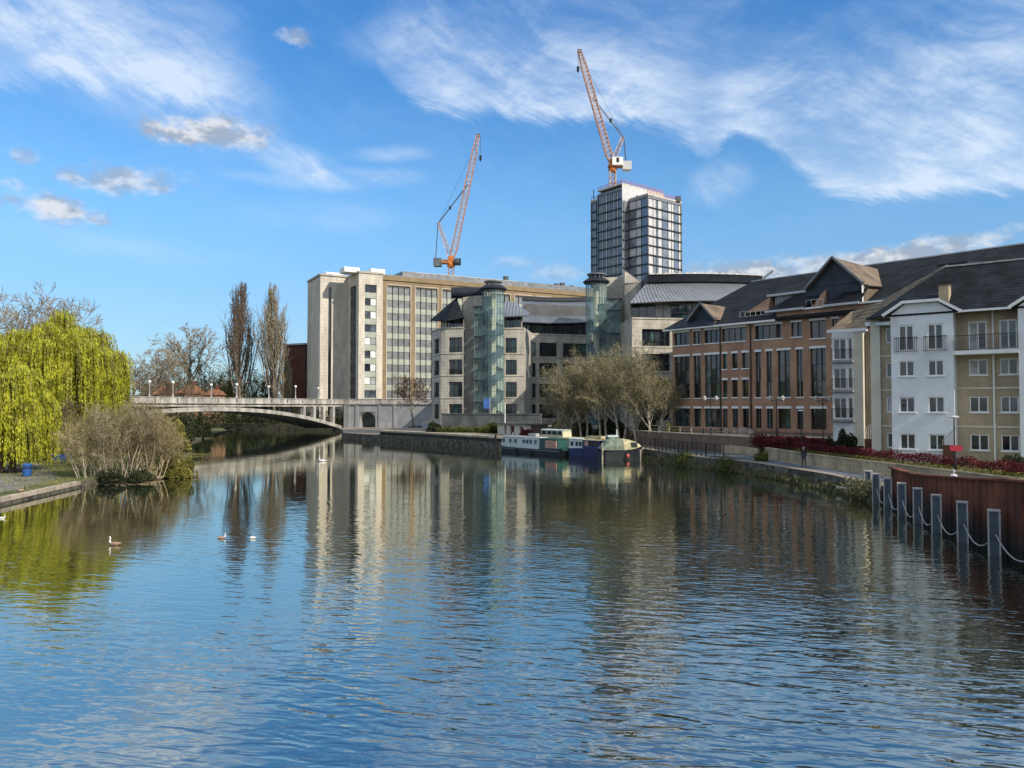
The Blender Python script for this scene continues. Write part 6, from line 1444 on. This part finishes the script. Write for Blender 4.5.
def leaves_np(C, size, rng, drop=None, aspect=1.):
    C = np.asarray(C, float); n = len(C); a = rng.normal(size=(n, 3)); a /= np.linalg.norm(a, axis=1)[:, None]
    if drop is not None: a = a*(1-drop)+np.array([0, 0, -1.])*drop; a /= np.linalg.norm(a, axis=1)[:, None]
    b = np.cross(a, rng.normal(size=(n, 3))); b /= np.linalg.norm(b, axis=1)[:, None]+1e-9
    s = size*rng.uniform(.6, 1.4, n)[:, None]; a = a*s*aspect; b = b*s*.5
    V = np.stack([C-a*.5, C+b*.5, C+a*.5, C-b*.5], 1).reshape(-1, 3); F = np.arange(4*n).reshape(-1, 4); return V, F
class Tree:
    def __init__(s, seed): s.r = random.Random(seed); s.g = np.random.default_rng(seed); s.big = []; s.small = []; s.tips = []
    def grow(s, p, d, L, r, lev, spec):
        sp = spec[lev]; n = sp['n']; r1 = r*sp.get('taper', .5); pts = [p]; dirs = []; d = d.normalized()
        for k in range(n):
            j = sp.get('jit', .2); d = (d+Vector((s.r.gauss(0, j), s.r.gauss(0, j), s.r.gauss(0, j)))+Vector((0, 0, sp.get('up', .1)))).normalized()
            q = p+d*(L/n); ra, rb = r+(r1-r)*k/n, r+(r1-r)*(k+1)/n
            (s.big if lev < spec[0].get('biglev', 2) else s.small).append((p, q, ra, rb)); p = q; pts.append(q); dirs.append(d)
        if lev == len(spec)-1: s.tips += pts[1:]; return
        c = sp['kids']; t0 = sp.get('from', .3)
        for i in range(c):
            t = t0+(1-t0)*(i+s.r.random()*.8)/c; x = min(n-1e-4, t*n); k = int(x); q = pts[k].lerp(pts[k+1], x-k); dd = dirs[k]
            ang = sp['ang']+s.r.gauss(0, .12); ax = dd.orthogonal().normalized(); az = i*2.4+s.r.random()*1.2
            side = (ax*math.cos(az)+dd.cross(ax)*math.sin(az)); nd = dd*math.cos(ang)+side*math.sin(ang)
            s.grow(q, nd, L*sp['len']*(1-sp.get('tap', .45)*(t-t0))*s.r.uniform(.75, 1.2), (r+(r1-r)*t)*sp.get('rk', .6), lev+1, spec)
def plant(seed, base, spec, L, r, name, label, cat, group, wood, twig, leaf=None, nleaf=0, lsize=.2, spread=.3, stems=1, lean=.15, drop=None, aspect=1., trunkname=None, rmin=.0):
    trunkname = trunkname or ('trunk' if stems == 1 else 'stems')
    t = Tree(seed); base = Vector(base)
    for k in range(stems):
        a = k*2.4+t.r.random(); off = Vector((math.cos(a), math.sin(a), 0))*(0 if stems == 1 else .25+.12*k); d = Vector((math.cos(a)*lean, math.sin(a)*lean, 1)) if stems > 1 else Vector((t.r.gauss(0, .04), t.r.gauss(0, .04), 1))
        if stems > 1: t.big.append((base+Vector((0, 0, .08)), base+off+Vector((0, 0, .08)), r, r))
        t.grow(base+off, d, L*t.r.uniform(.85, 1.1) if stems > 1 else L, r, 0, spec)
    o = empty(name, base, label, cat, group)
    f = lambda S: [(a, b, max(x, rmin), max(y, rmin)) for a, b, x, y in S]
    V, F = tubes_np(f(t.big), 7); np_mesh(trunkname, V, F, wood, o, smooth=True)
    if t.small: V, F = tubes_np(f(t.small), 3); np_mesh('twigs' if leaf else 'crown', V, F, twig, o)
    if leaf:
        T = np.array([tuple(p) for p in t.tips]); idx = t.g.integers(0, len(T), nleaf); C = T[idx]+t.g.normal(size=(nleaf, 3))*spread
        V, F = leaves_np(C, lsize, t.g, drop, aspect); np_mesh('foliage', V, F, leaf, o)
    return o, t
ROUND = [dict(n=5, jit=.05, up=.1, kids=8, ang=.75, len=.85, taper=.55, rk=.62, **{'from': .45}), dict(n=5, jit=.16, up=.10, kids=7, ang=.65, len=.55, taper=.4, rk=.5), dict(n=4, jit=.2, up=.06, kids=6, ang=.65, len=.55, rk=.5, taper=.4), dict(n=3, jit=.25, up=.04, kids=5, ang=.6, len=.55, rk=.55, taper=.4), dict(n=2, jit=.3, up=.02, taper=.4)]
POPLAR = [dict(n=12, jit=.02, up=.25, kids=54, ang=.50, len=.54, tap=.92, taper=.12, rk=.42, **{'from': .06}), dict(n=6, jit=.07, up=.42, kids=8, ang=.35, len=.42, taper=.3, rk=.5), dict(n=4, jit=.12, up=.32, kids=5, ang=.4, len=.5, rk=.55, taper=.4), dict(n=2, jit=.15, up=.2, taper=.4)]
SHRUB = [dict(n=6, jit=.12, up=.12, kids=7, ang=.42, len=.5, taper=.35, rk=.5, biglev=1, **{'from': .2}), dict(n=4, jit=.16, up=.12, kids=6, ang=.5, len=.5, rk=.5, taper=.4), dict(n=3, jit=.22, up=.08, kids=5, ang=.55, len=.55, rk=.6, taper=.5), dict(n=2, jit=.25, up=.02, taper=.5)]

# bare trees over the river beyond the bridge
gb = 'bare trees beyond the bridge'
def sky_tree(px, D, ytop, seed, label, spec=ROUND, kr=.42, r=.45, tw='twig_brown', rmin=.035, group=gb, z0=1.6, cat='tree', name='bare_tree', **k):
    q = PX(px, D, 0); h = P(px, ytop, D).z-z0
    return plant(seed, (q.x, q.y, z0), spec, h*kr, r, name, label, cat, group, 'bark', tw, rmin=rmin, **k)
sky_tree(191, 255, 320, 3, 'broad bare round crowned tree between the houses and the taller poplar', kr=.52, r=.7, rmin=.06, tw='twig')
sky_tree(151, 240, 334, 4, 'smaller bare tree beside the willow edge, over the first orange roof', kr=.48, r=.5, rmin=.045, tw='twig')
sky_tree(128, 236, 352, 15, 'low bare tree half hidden behind the big willow', kr=.48, r=.4, rmin=.045, tw='twig')
sky_tree(239, 238, 279, 5, 'tall bare columnar poplar, fuller one with darker ivy base', POPLAR, kr=.90, r=.75, rmin=.045, tw='twig_brown', leaf='russet_leaf', nleaf=900, lsize=.35, spread=.5)
sky_tree(273.5, 232, 281, 6, 'tall bare columnar poplar closest to the brick building', POPLAR, kr=.90, r=.65, rmin=.045, tw='twig')
sky_tree(285, 234, 352, 7, 'short brown upright poplar at the foot of the brick building', POPLAR, kr=.84, r=.4, rmin=.04, tw='twig_tan', group='young trees beyond the bridge')
for i, (px, yt, tx) in enumerate(((216, 366, 'left of the taller poplar trunk'), (259, 368, 'between the two poplar trunks'), (171, 368, 'above the gap between the orange roofs'), (228, 372, 'at the foot of the taller poplar'))):
    sky_tree(px, 250+i*3, yt, 40+i, 'dusky brown scrubby tree '+tx, SHRUB, kr=.75, r=.18, rmin=.045, tw='twig_brown', stems=5, lean=.45, group='scrubby trees beyond the bridge', leaf='olive_leaf', nleaf=3000, lsize=.42, spread=.9)
def bush(px, D, ytop, wpx, z0, seed, label, leaf, group=None, n=5000, ls=.35, name='evergreen_bush', cat='bush', stem='bark', dz=1.0, depth=1.):
    q = PX(px, D, 0); rx = wpx*D/769/2; h = max(.6, P(px, ytop, D).z-z0); g = np.random.default_rng(seed); o = empty(name, (q.x, q.y, z0), label, cat, group)
    # leaf clumps on a lumpy shell and through the volume
    nc = 26; cc = g.normal(size=(nc, 3)); cc /= np.linalg.norm(cc, axis=1)[:, None]; cc[:, 2] = np.abs(cc[:, 2]); cc *= g.uniform(.45, .92, nc)[:, None]
    idx = g.integers(0, nc, n); rr_ = g.normal(size=(n, 3)); rr_ /= np.linalg.norm(rr_, axis=1)[:, None]; rad = g.uniform(.5, 1, n)[:, None]**.5*g.uniform(.20, .34, nc)[idx][:, None]
    C = (cc[idx]+rr_*rad)*np.array([rx, rx*depth, h*.92]); C[:, 2] = np.maximum(C[:, 2], .03*h); C += np.array([q.x, q.y, z0])
    V, F = leaves_np(C, ls, g); np_mesh('foliage', V, F, leaf, o)
    S = [(Vector((q.x, q.y, z0)), Vector((q.x+c[0]*rx*.8, q.y+c[1]*rx*.8*depth, z0+abs(c[2])*h*.8)), .10, .03) for c in cc[:12]]; V, F = tubes_np(S, 5); np_mesh('stems', V, F, stem, o); return o
for i, (px, yt, wd, lf, tx) in enumerate(((206, 384, 22, 'dark_leaf', 'under the bare round tree'), (248, 386, 26, 'dark_leaf', 'between the poplar trunks'), (228, 380, 20, 'olive_leaf', 'below the taller poplar'), (270, 388, 20, 'dark_leaf', 'in front of the brown poplar'), (146, 378, 26, 'olive_leaf', 'beside the first orange roof'))):
    bush(px, 246+i*2, yt, wd, 1.6, 60+i, 'dark evergreen shrub '+tx+', beyond the bridge', lf, 'shrubs beyond the bridge', 2600, .7)
# far tree belt seen under the arch and along the horizon
g = np.random.default_rng(8); C = []
for k in range(170):
    x = -250+k*2.0+g.normal()*1.5; y = 262+g.uniform(0, 22)+max(0, -x-120)*.3; hgt = g.uniform(7, 12); m_ = 240
    c = g.normal(size=(m_, 3))*np.array([1.9, 1.9, hgt*.27])+np.array([x, y, 1.5+hgt*.45]); c[:, 2] = np.maximum(c[:, 2], 1.6); C.append(c)
V, F = leaves_np(np.concatenate(C), .95, g); tag(np_mesh('far_treeline', V, F, 'far_leaf' if 'far_leaf' in M else 'olive_leaf'), 'dusky belt of far trees and scrub behind the bridge', 'treeline', kind='stuff')
C = []
for k in range(90):
    x = -120+k*1.1; y = 219.5+g.uniform(0, 4); hgt = g.uniform(4.6, 7.0); c = g.normal(size=(300, 3))*np.array([1.2, 1.0, hgt*.25])+np.array([x, y, .6+hgt*.38]); C.append(c)
V, F = leaves_np(np.concatenate(C), .5, g); tag(np_mesh('bank_scrub', V, F, 'dark_leaf'), 'dark scrub along the far bank seen under the bridge arch', 'scrub', kind='stuff')
# brick houses behind the bridge
def house(px0, px1, D, yeave, yridge, label):
    a, c = PX(px0, D, 0), PX(px1, D, 0); t = empty('brick_house', ((a.x+c.x)/2, D+4, 1.6), label, 'house', 'brick houses beyond the bridge'); F = Fac(a, c); ze, zr = P(px0, yeave, D).z, P(px0, yridge, D).z; L = F.L
    mb = MB(); H_ = [(L*.2, L*.42, ze-1.7, ze-.5), (L*.58, L*.8, ze-1.7, ze-.5)]; wall(mb, F, 0, L, 1.6, ze, H_, .2); mb.prism([(q.x, q.y) for q in (F.p(.1, 0, -.4), F.p(L-.1, 0, -.4), F.p(L-.1, 0, -8), F.p(.1, 0, -8))], 1.6, ze-.02); mb.build('wall', 'orange_brick', t)
    for h in H_: window(F, t, h, nx=2, depth=.12, frame='white_paint')
    b = MB(); b.slabpoly([F.p(-.4, ze, .4), F.p(L+.4, ze, .4), F.p(L*.75, zr, -4), F.p(L*.25, zr, -4)], .15); b.slabpoly([F.p(L+.4, ze, .4), F.p(L+.4, ze, -8.4), F.p(L*.75, zr, -4)], .15); b.slabpoly([F.p(-.4, ze, .4), F.p(L*.25, zr, -4), F.p(-.4, ze, -8.4)], .15); b.slabpoly([F.p(L+.4, ze, -8.4), F.p(-.4, ze, -8.4), F.p(L*.25, zr, -4), F.p(L*.75, zr, -4)], .15); b.build('roof', 'clay_tile', t)
    b = MB(); q = F.p(L*.7, zr+.3, -4); b.box(q, (.9, .9, 1.6)); b.build('chimney', 'red_brick', t)
seams('clay_tile', (.24, .11, .055), .3, .85, 0, .5, axis=1, frac=.2)
house(152, 168, 228, 394.5, 385.5, 'brick house with orange tiled roof, first one beside the willow side of the bridge')
house(177, 193.5, 230, 393.5, 384, 'brick house with orange tiled roof and white trim, middle of the three')
house(202, 216.5, 232, 395, 388.5, 'low brick house with orange tiled roof nearest the poplars')

for i, (px, yt, tx) in enumerate(((159, 372, 'standing before the first orange roof'), (198, 374, 'standing before the gap between the last two orange roofs'), (176, 378, 'standing between the first two orange roofs'))):
    sky_tree(px, 223.5, yt, 160+i, 'thin bare tree '+tx, SHRUB, kr=.8, r=.12, rmin=.035, tw='twig_brown', stems=3, lean=.35, group='thin trees before the brick houses')
# small bare tree in front of the stone office
q = PX(413.5, 181, 0); plant(21, (q.x, q.y, 1.15), ROUND, 7.6, .22, 'bare_tree', 'small bare tree on the quay in front of the bridge approach wall', 'tree', None, 'bark', 'twig_brown', rmin=.035)
bush(434, 140.5, 420.5, 18, 1.95, 76, 'dark clipped hedge wrapping the shaded corner of the court', 'dark_leaf', None, 4000, .3)
b_ = bush(420, 170, 425, 26, 1.2, 71, 'low dark bush on the quay below the court corner', 'dark_leaf', None, 2500, .35)
# planting along the court terrace
bush(491, 133.0, 420.5, 19, 1.95, 72, 'round dark green bush by the quay below the stair drum', 'bush_green', None, 5000, .28)
g_ = np.random.default_rng(9); C = []
for k in range(60): t_ = k/60; p_ = PX(442+48*t_, 139.4-2.6*t_, 0); C.append(g_.normal(size=(70, 3))*np.array([.5, .4, .3])+np.array([p_.x, p_.y-1.0, 2.3]))
V, F = leaves_np(np.concatenate(C), .3, g_); V[:, 2] = np.maximum(V[:, 2], 1.97); tag(np_mesh('low_hedge', V, F, 'bush_green'), 'low trimmed green hedge at the foot of the concrete terrace wall', 'hedge')
bush(527, 119.5, 428, 16, 1.95, 73, 'red leaved shrub against the quay hut', 'red_leaf', None, 2500, .22, 'red_shrub')

# trees over the moored boats: pale stemmed, hazy with catkins
TAN = [dict(n=6, biglev=3, jit=.06, up=.12, kids=10, ang=.72, len=.85, taper=.5, rk=.55, **{'from': .30}), dict(n=5, jit=.14, up=.14, kids=7, ang=.6, len=.55, taper=.4, rk=.5), dict(n=4, jit=.2, up=.08, kids=6, ang=.6, len=.55, rk=.5, taper=.4), dict(n=3, jit=.25, up=.02, kids=4, ang=.6, len=.6, rk=.55, taper=.4), dict(n=2, jit=.3, up=.0, taper=.4)]
gt = 'catkin covered trees behind the moored boats'
spots = [(567, 119, 376, 'lowest one, over the houseboat wheelhouse'), (585, 117, 358, 'over the navy cruiser'), (604, 115, 346, 'with the highest crown beside the second stair drum'), (622, 112, 350, 'behind the covered boat'), (640, 109.5, 356, 'above the bow of the covered boat'), (655, 107.5, 370, 'closest to the orange brick offices')]
for i, (px, D, yt, tx) in enumerate(spots):
    q = PX(px, D, 0); h = P(px, yt, D).z-1.2
    plant(80+i, (q.x, q.y, 1.1), TAN, h*.58, .2, 'riverside_tree', 'pale stemmed tree hazy with tan catkins, '+tx, 'tree', gt, 'pale_bark', 'twig_olive', 'catkin', 7000, .125, .45, stems=2, lean=.2, rmin=.018)
for i, (px, D, yt, wd, lf, tx) in enumerate(((556, 122, 424, 22, 'dark_leaf', 'beside the houseboat'), (580, 121, 420, 34, 'dark_leaf', 'under the trees behind the navy cruiser'), (612, 118, 418, 40, 'dark_leaf', 'under the trees behind the covered boat'), (648, 110, 416, 34, 'dark_leaf', 'between the boat trees and the orange offices'), (672, 106, 420, 18, 'olive_leaf', 'at the corner of the orange offices'))):
    bush(px, D, yt, wd, 1.2, 90+i, 'dark undergrowth '+tx, lf, 'undergrowth behind the moored boats', 3500, .4)
bush(565, 120, 400, 40, 1.2, 98, 'spreading twiggy shrub draped over the quay beside the court', 'catkin', None, 5000, .2, 'riverside_shrub')

# willows on the left bank
def willow(seed, base, Hh, Rr, nstr, label, trunks=((0, 0),), zmin=1.3, flat=1., azc=None):
    g = np.random.default_rng(seed); t = Tree(seed); base = Vector(base); o = empty('weeping_willow', base, label, 'tree', 'weeping willows on the left bank')
    spec = [dict(n=5, jit=.06, up=.1, kids=9, ang=.75, len=.95, taper=.5, rk=.6, **{'from': .35}), dict(n=6, jit=.12, up=.16, kids=6, ang=.6, len=.5, taper=.3, rk=.5), dict(n=4, jit=.2, up=.05, taper=.3)]
    for dx, dy in trunks: t.grow(base+Vector((dx, dy, 0)), Vector((dx*.15, dy*.15, 1)), Hh*.48, .42 if len(trunks) == 1 else .32, 0, spec)
    V, F = tubes_np(t.big+t.small, 7); np_mesh('trunk', V, F, 'bark', o, smooth=True)
    # hanging strands start on clumped domes near the crown surface
    nc = 58; th = g.uniform(0, 2*math.pi, nc); ph = np.arccos(g.uniform(.0, 1, nc)); cl = np.stack([np.sin(ph)*np.cos(th), np.sin(ph)*np.sin(th), np.cos(ph)], 1)*g.uniform(.55, 1.0, nc)[:, None]
    cl = cl*np.array([Rr*.92, Rr*.92, Hh*.46])+np.array([base.x, base.y, base.z+Hh*.52])
    C = []; SW_ = []
    for k in range(nstr):
        c = cl[g.integers(0, nc)]; u_ = g.normal(size=3); u_ /= np.linalg.norm(u_); u_[2] = abs(u_[2]); st = c+u_*np.array([1.35, 1.35, 1.1])*g.uniform(.4, 1)*(Rr/7)
        ln = min(g.gamma(4., .26)*Hh*.30+.8, st[2]-base.z-zmin*g.uniform(.6, 1.6));
        if ln < .4: continue
        out = np.array([st[0]-base.x, st[1]-base.y, 0]); out /= np.linalg.norm(out)+1e-6; m_ = int(ln/.17)+2; tt = np.linspace(0, 1, m_)[:, None]
        sway = g.normal(size=2)*.12
        P_ = st+out*(.55*np.sin(np.minimum(tt*2.2, 1.57)))-np.array([0, 0, 1.])*tt*ln+np.hstack([tt*sway[0], tt*sway[1], tt*0]); P_ += g.normal(size=P_.shape)*.045; C.append(P_)
        if k % 3 == 0: SW_.append((Vector(P_[0]), Vector(P_[-1]), .02, .008))
    C = np.concatenate(C); V, F = leaves_np(C, .25, g, drop=.72, aspect=1.35); np_mesh('foliage', V, F, 'willow_leaf', o)
    V, F = tubes_np(SW_, 3); np_mesh('hanging_twigs', V, F, 'twig_tan', o); return o
q = PX(63, 92, 0); willow(101, (q.x, q.y, .45), P(60, 309, 92).z-.5, 7.5, 4700, 'large yellow green weeping willow with round crown behind the path')
q = PX(11, 71, 0); willow(102, (q.x-.6, q.y, .45), P(10, 360, 71).z-.5, 4.4, 2600, 'smaller weeping willow with twin dark trunks beside the blue bin', trunks=((-.4, 0), (.5, .3)), zmin=1.0)
q = PX(-52, 84, 0); willow(103, (q.x, q.y, .45), 14, 6.0, 1500, 'weeping willow cut by the edge of the picture')
for i, (px, D, yt, tx) in enumerate(((4, 118, 288, 'at the edge of the picture'), (34, 125, 292, 'over the top of the large willow'), (-20, 112, 290, 'partly outside the picture'))):
    sky_tree(px, D, yt, 110+i, 'bare tree behind the willows, '+tx, kr=.60, r=.45, rmin=.035, tw='twig', group='bare trees behind the willows', z0=.5)
q = PX(52.5, 82, 0); plant(115, (q.x, q.y, .45), ROUND, 4.0, .16, 'young_tree', 'thin dark trunked young tree beside the blue bench', 'tree', None, 'bark', 'twig_brown', 'olive_leaf', 800, .2, .3, rmin=.02)

# bare riverside scrub on the little point
gs = 'bare shrubs on the left bank'
sc_ = [(88, 66, 398, 'with the palest stems, next to the kerb end'), (103, 68, 388, 'tallest stems in front of the willow'), (119, 66.5, 392, 'in the middle of the point'), (134, 68, 404, 'over the dark roots'), (148, 69, 413, 'behind the tangled water edge'), (128, 74, 380, 'brown topped, set back from the water'), (160, 71, 425, 'low one beside the green bush'), (96, 76, 400, 'behind the pale stems'), (150, 80, 396, 'in front of the bridge end')]
for i, (px, D, yt, tx) in enumerate(sc_):
    q = PX(px, D, 0); h = (P(px, yt, D).z-.5)*random.Random(i*7+1).uniform(.86, 1.1)
    plant(120+i, (q.x, q.y, .1), SHRUB, h*.70, .05, 'bare_shrub', 'bare twiggy shrub '+tx, 'shrub', gs, 'pale_bark' if i in (0, 1) else 'twig', ('twig_tan', 'twig_olive', 'twig', 'twig_brown')[i % 4], 'russet_leaf' if i in (5, 8) else 'olive_leaf', 3600, .10, .4, stems=9, lean=.27 if i in (1, 5, 8) else .42, rmin=.010)
bush(178, 71, 449, 36, .0, 140, 'yellow green bush spilling into the water at the tip of the point', 'olive_leaf', None, 7000, .17, 'green_bush', depth=.7)
bush(168, 73, 441, 18, .3, 141, 'small russet leaved bush behind the yellow green bush', 'russet_leaf', None, 2200, .15, 'russet_bush')
bush(108, 65.2, 468, 30, .2, 142, 'low dark brambles under the pale stemmed shrub', 'dark_leaf', 'brambles along the point', 2500, .14, 'bramble', 'brambles', depth=.6)
bush(138, 65.5, 466, 34, .2, 143, 'low dark brambles trailing in the water at the middle of the point', 'dark_leaf', 'brambles along the point', 3000, .14, 'bramble', 'brambles', depth=.6)
for i, (px, D, yt, wd, lf) in enumerate(((160, 120, 408, 40, 'olive_leaf'), (185, 135, 412, 30, 'dark_leaf'), (175, 110, 420, 34, 'olive_leaf'), (203, 158, 419, 26, 'dark_leaf'), (140, 104, 410, 40, 'olive_leaf'))):
    bush(px, D, yt, wd, .4, 150+i, ['olive bush below the near end of the bridge', 'dark bush under the bridge arch at its near end', 'olive bush on the bank before the bridge', 'dark bush at the last visible corner of the left bank', 'broad olive bush behind the bare shrubs'][i], lf, 'bushes towards the bridge', 3500, .38)
# grass verge blades
C = np.stack([g.uniform(-60, -33.9, 26000), g.uniform(46, 100, 26000), np.full(26000, .50)], 1); keep = (C[:, 0] < -34.0-(C[:, 1]-50)*.08); C = C[keep]
V, F = leaves_np(C, .13, g, drop=.6); V[:, 2] = np.abs(V[:, 2]-.45)+.45; tag(np_mesh('grass_blades', V, F, 'grass_leaf' if 'grass_leaf' in M else 'olive_leaf'), 'short spring grass on the left bank verge', 'grass', kind='stuff')

# red hedges on the right
def hedge(pts, w_, z0, z1, seed, label, leaf, under=None, n=240, ls=.13, name='red_hedge'):
    g = np.random.default_rng(seed); C = []; D_ = []
    for p, q in zip(pts, pts[1:]):
        p, q = np.array(p), np.array(q); L = np.linalg.norm(q-p); m_ = int(L*n*1.1); t_ = g.uniform(0, 1, m_)[:, None]; c = p+(q-p)*t_; wob = .12*np.sin(t_[:, 0]*L*1.7+seed)+.08*np.sin(t_[:, 0]*L*4.1)
        nrm = np.array([-(q-p)[1], (q-p)[0]])/L; o = g.uniform(-.5, .5, m_); zz = g.uniform(0, 1, m_)**.6; c2 = c+nrm*(o*w_*(1-.25*zz**4))[:, None]; z = z0+zz*(z1-z0+wob); C.append(np.column_stack([c2, z]))
    C = np.concatenate(C); o = empty(name, (pts[0][0], pts[0][1], z0), label, 'hedge')
    if under:
        cut = C[:, 2] < z0+(z1-z0)*.45; V, F = leaves_np(C[cut], ls*1.1, g); np_mesh('lower_foliage', V, F, under, o); C = C[~cut]
    V, F = leaves_np(C, ls, g); np_mesh('foliage', V, F, leaf, o)
    S = []
    for p, q in zip(pts, pts[1:]):
        p, q = Vector((*p, 0)), Vector((*q, 0)); m_ = int((q-p).length*1.5)
        for k in range(m_): a = p.lerp(q, k/m_); S.append((Vector((a.x, a.y, z0)), Vector((a.x+g.normal()*.2, a.y, z0+(z1-z0)*.8)), .03, .015))
    V, F = tubes_np(S, 4); np_mesh('stems', V, F, 'bark', o); return o
hp = [(SW[i][0]+1.1, SW[i][1]) for i in range(1, 6)]
hedge(hp, 1.2, 2.0, 3.0, 201, 'long dark red hedge with green lower leaves on top of the stone wall', 'red_leaf', 'olive_leaf', 420, .14)
hedge([(27.4, 86.5), (29.5, 80), (30.4, 76)], 2.2, 2.0, 3.3, 202, 'block of dark red shrubs beside the end of the orange offices', 'red_leaf', None, 600, .2)
bush(846, 74, 427.5, 24, 2.0, 203, 'dense dark evergreen mound below the stacked white balconies', 'dark_leaf', None, 9000, .16)
bush(829, 77, 437, 14, 2.0, 206, 'dark low shrub beside the double headed lamp', 'dark_leaf', None, 3000, .18)
bush(1016, 50.5, 451, 27, 2.0, 204, 'clipped dark shrub under the brick bay windows of the flats', 'dark_leaf', None, 7000, .12)
bush(762, 76.3, 449, 17, 1.15, 205, 'bright green rounded bush at the end of the stone wall', 'bush_green', None, 5000, .14)
for i, (px, D, yt, wd) in enumerate(((727, 101.5, 428.5, 7), (735, 100.5, 429.5, 7), (743, 99.5, 427, 9), (751, 98.5, 429.5, 7))):
    q = PX(px, D, 0); gg = random.Random(i); b = MB(); rx = wd*D/769/2; hh = P(px, yt, D).z-3.0; n = 9; rings = []
    for zf, rf_ in ((0, .9), (.35, 1.0), (.7, .8), (.95, .4), (1, .1)): rings.append([Vector((q.x+math.cos(2*math.pi*k/n)*rx*rf_*gg.uniform(.8, 1.15), q.y+math.sin(2*math.pi*k/n)*rx*rf_*gg.uniform(.8, 1.15), 3.0+hh*zf*gg.uniform(.9, 1.05))) for k in range(n)])
    for a, c in zip(rings, rings[1:]):
        for k in range(n): b.poly([a[k], a[(k+1) % n], c[(k+1) % n], c[k]])
    tag(b.build('boulder', 'boulder_stone' if 'boulder_stone' in M else 'cream_stone'), 'rounded pinkish grey boulder, '+['first of the row from the railings', 'second of the row from the railings', 'biggest of the row in front of the offices', 'last of the row, nearest the stone wall'][i], 'boulder', 'boulders in front of the orange offices')
bush(741, 103, 420, 14, 3.0, 207, 'grey green rounded shrub behind the boulders', 'olive_leaf', None, 3000, .22)
# reeds and dead stems along the stone edged bank
C = []; g = np.random.default_rng(300)
RB = [(16.6, 98.5), (18.6, 90), (20.0, 82), (23.0, 75.2), (24.2, 69), (25.0, 62), (25.0, 55.5), (25.0, 52.2)]
for p, q in zip(RB, RB[1:]):
    p, q = np.array(p), np.array(q); L = np.linalg.norm(q-p); m_ = int(L*330); t_ = g.uniform(0, 1, m_)[:, None]; c = p+(q-p)*t_+g.normal(size=(m_, 2))*np.array([.32, .3])
    clump = .5+.5*np.sin(t_[:, 0]*L*1.3+p[1])*np.sin(t_[:, 0]*L*.47+p[1]*.3); C.append(np.column_stack([c, g.uniform(0, 1, m_)*(.10+.80*clump**2)]))
C = np.concatenate(C); V, F = leaves_np(C, .26, g, drop=.75, aspect=1.5); V[:, 2] = np.maximum(V[:, 2], -.02); tag(np_mesh('bank_reeds', V, F, 'reed'), 'ragged reeds and dead grass along the water edge below the path', 'reeds', kind='stuff')
for i, (x, y, yt, lf, tx) in enumerate(((19.4, 85.5, 0, 'bush_green', 'below the black railings'), (21.9, 77.6, 0, 'bush_green', 'where the railings end'), (25.0, 54.3, 0, 'reed', 'at the first mooring post'))):
    gq = np.random.default_rng(310+i); c = gq.normal(size=(1500, 3))*np.array([.6, .9, .38])+np.array([x-.2, y, .75]); c[:, 2] = np.abs(c[:, 2]); V, F = leaves_np(c, .2, gq, drop=.3); tag(np_mesh('bank_plant', V, F, lf), 'leafy tuft growing over the water edge '+tx, 'plant', 'tufts on the water edge')
# driftwood and pale stump by the first post
g0 = G(846, 489, .3); b = MB(); b.tube(g0, g0+Vector((.25, -.9, .55)), .09, .05, 6); b.tube(g0+Vector((-.6, .3, .1)), g0+Vector((1.2, -2.0, -.1)), .12, .07, 6); tag(b.build('driftwood', 'pale_bark'), 'pale bent driftwood branch at the water edge before the mooring posts', 'driftwood')
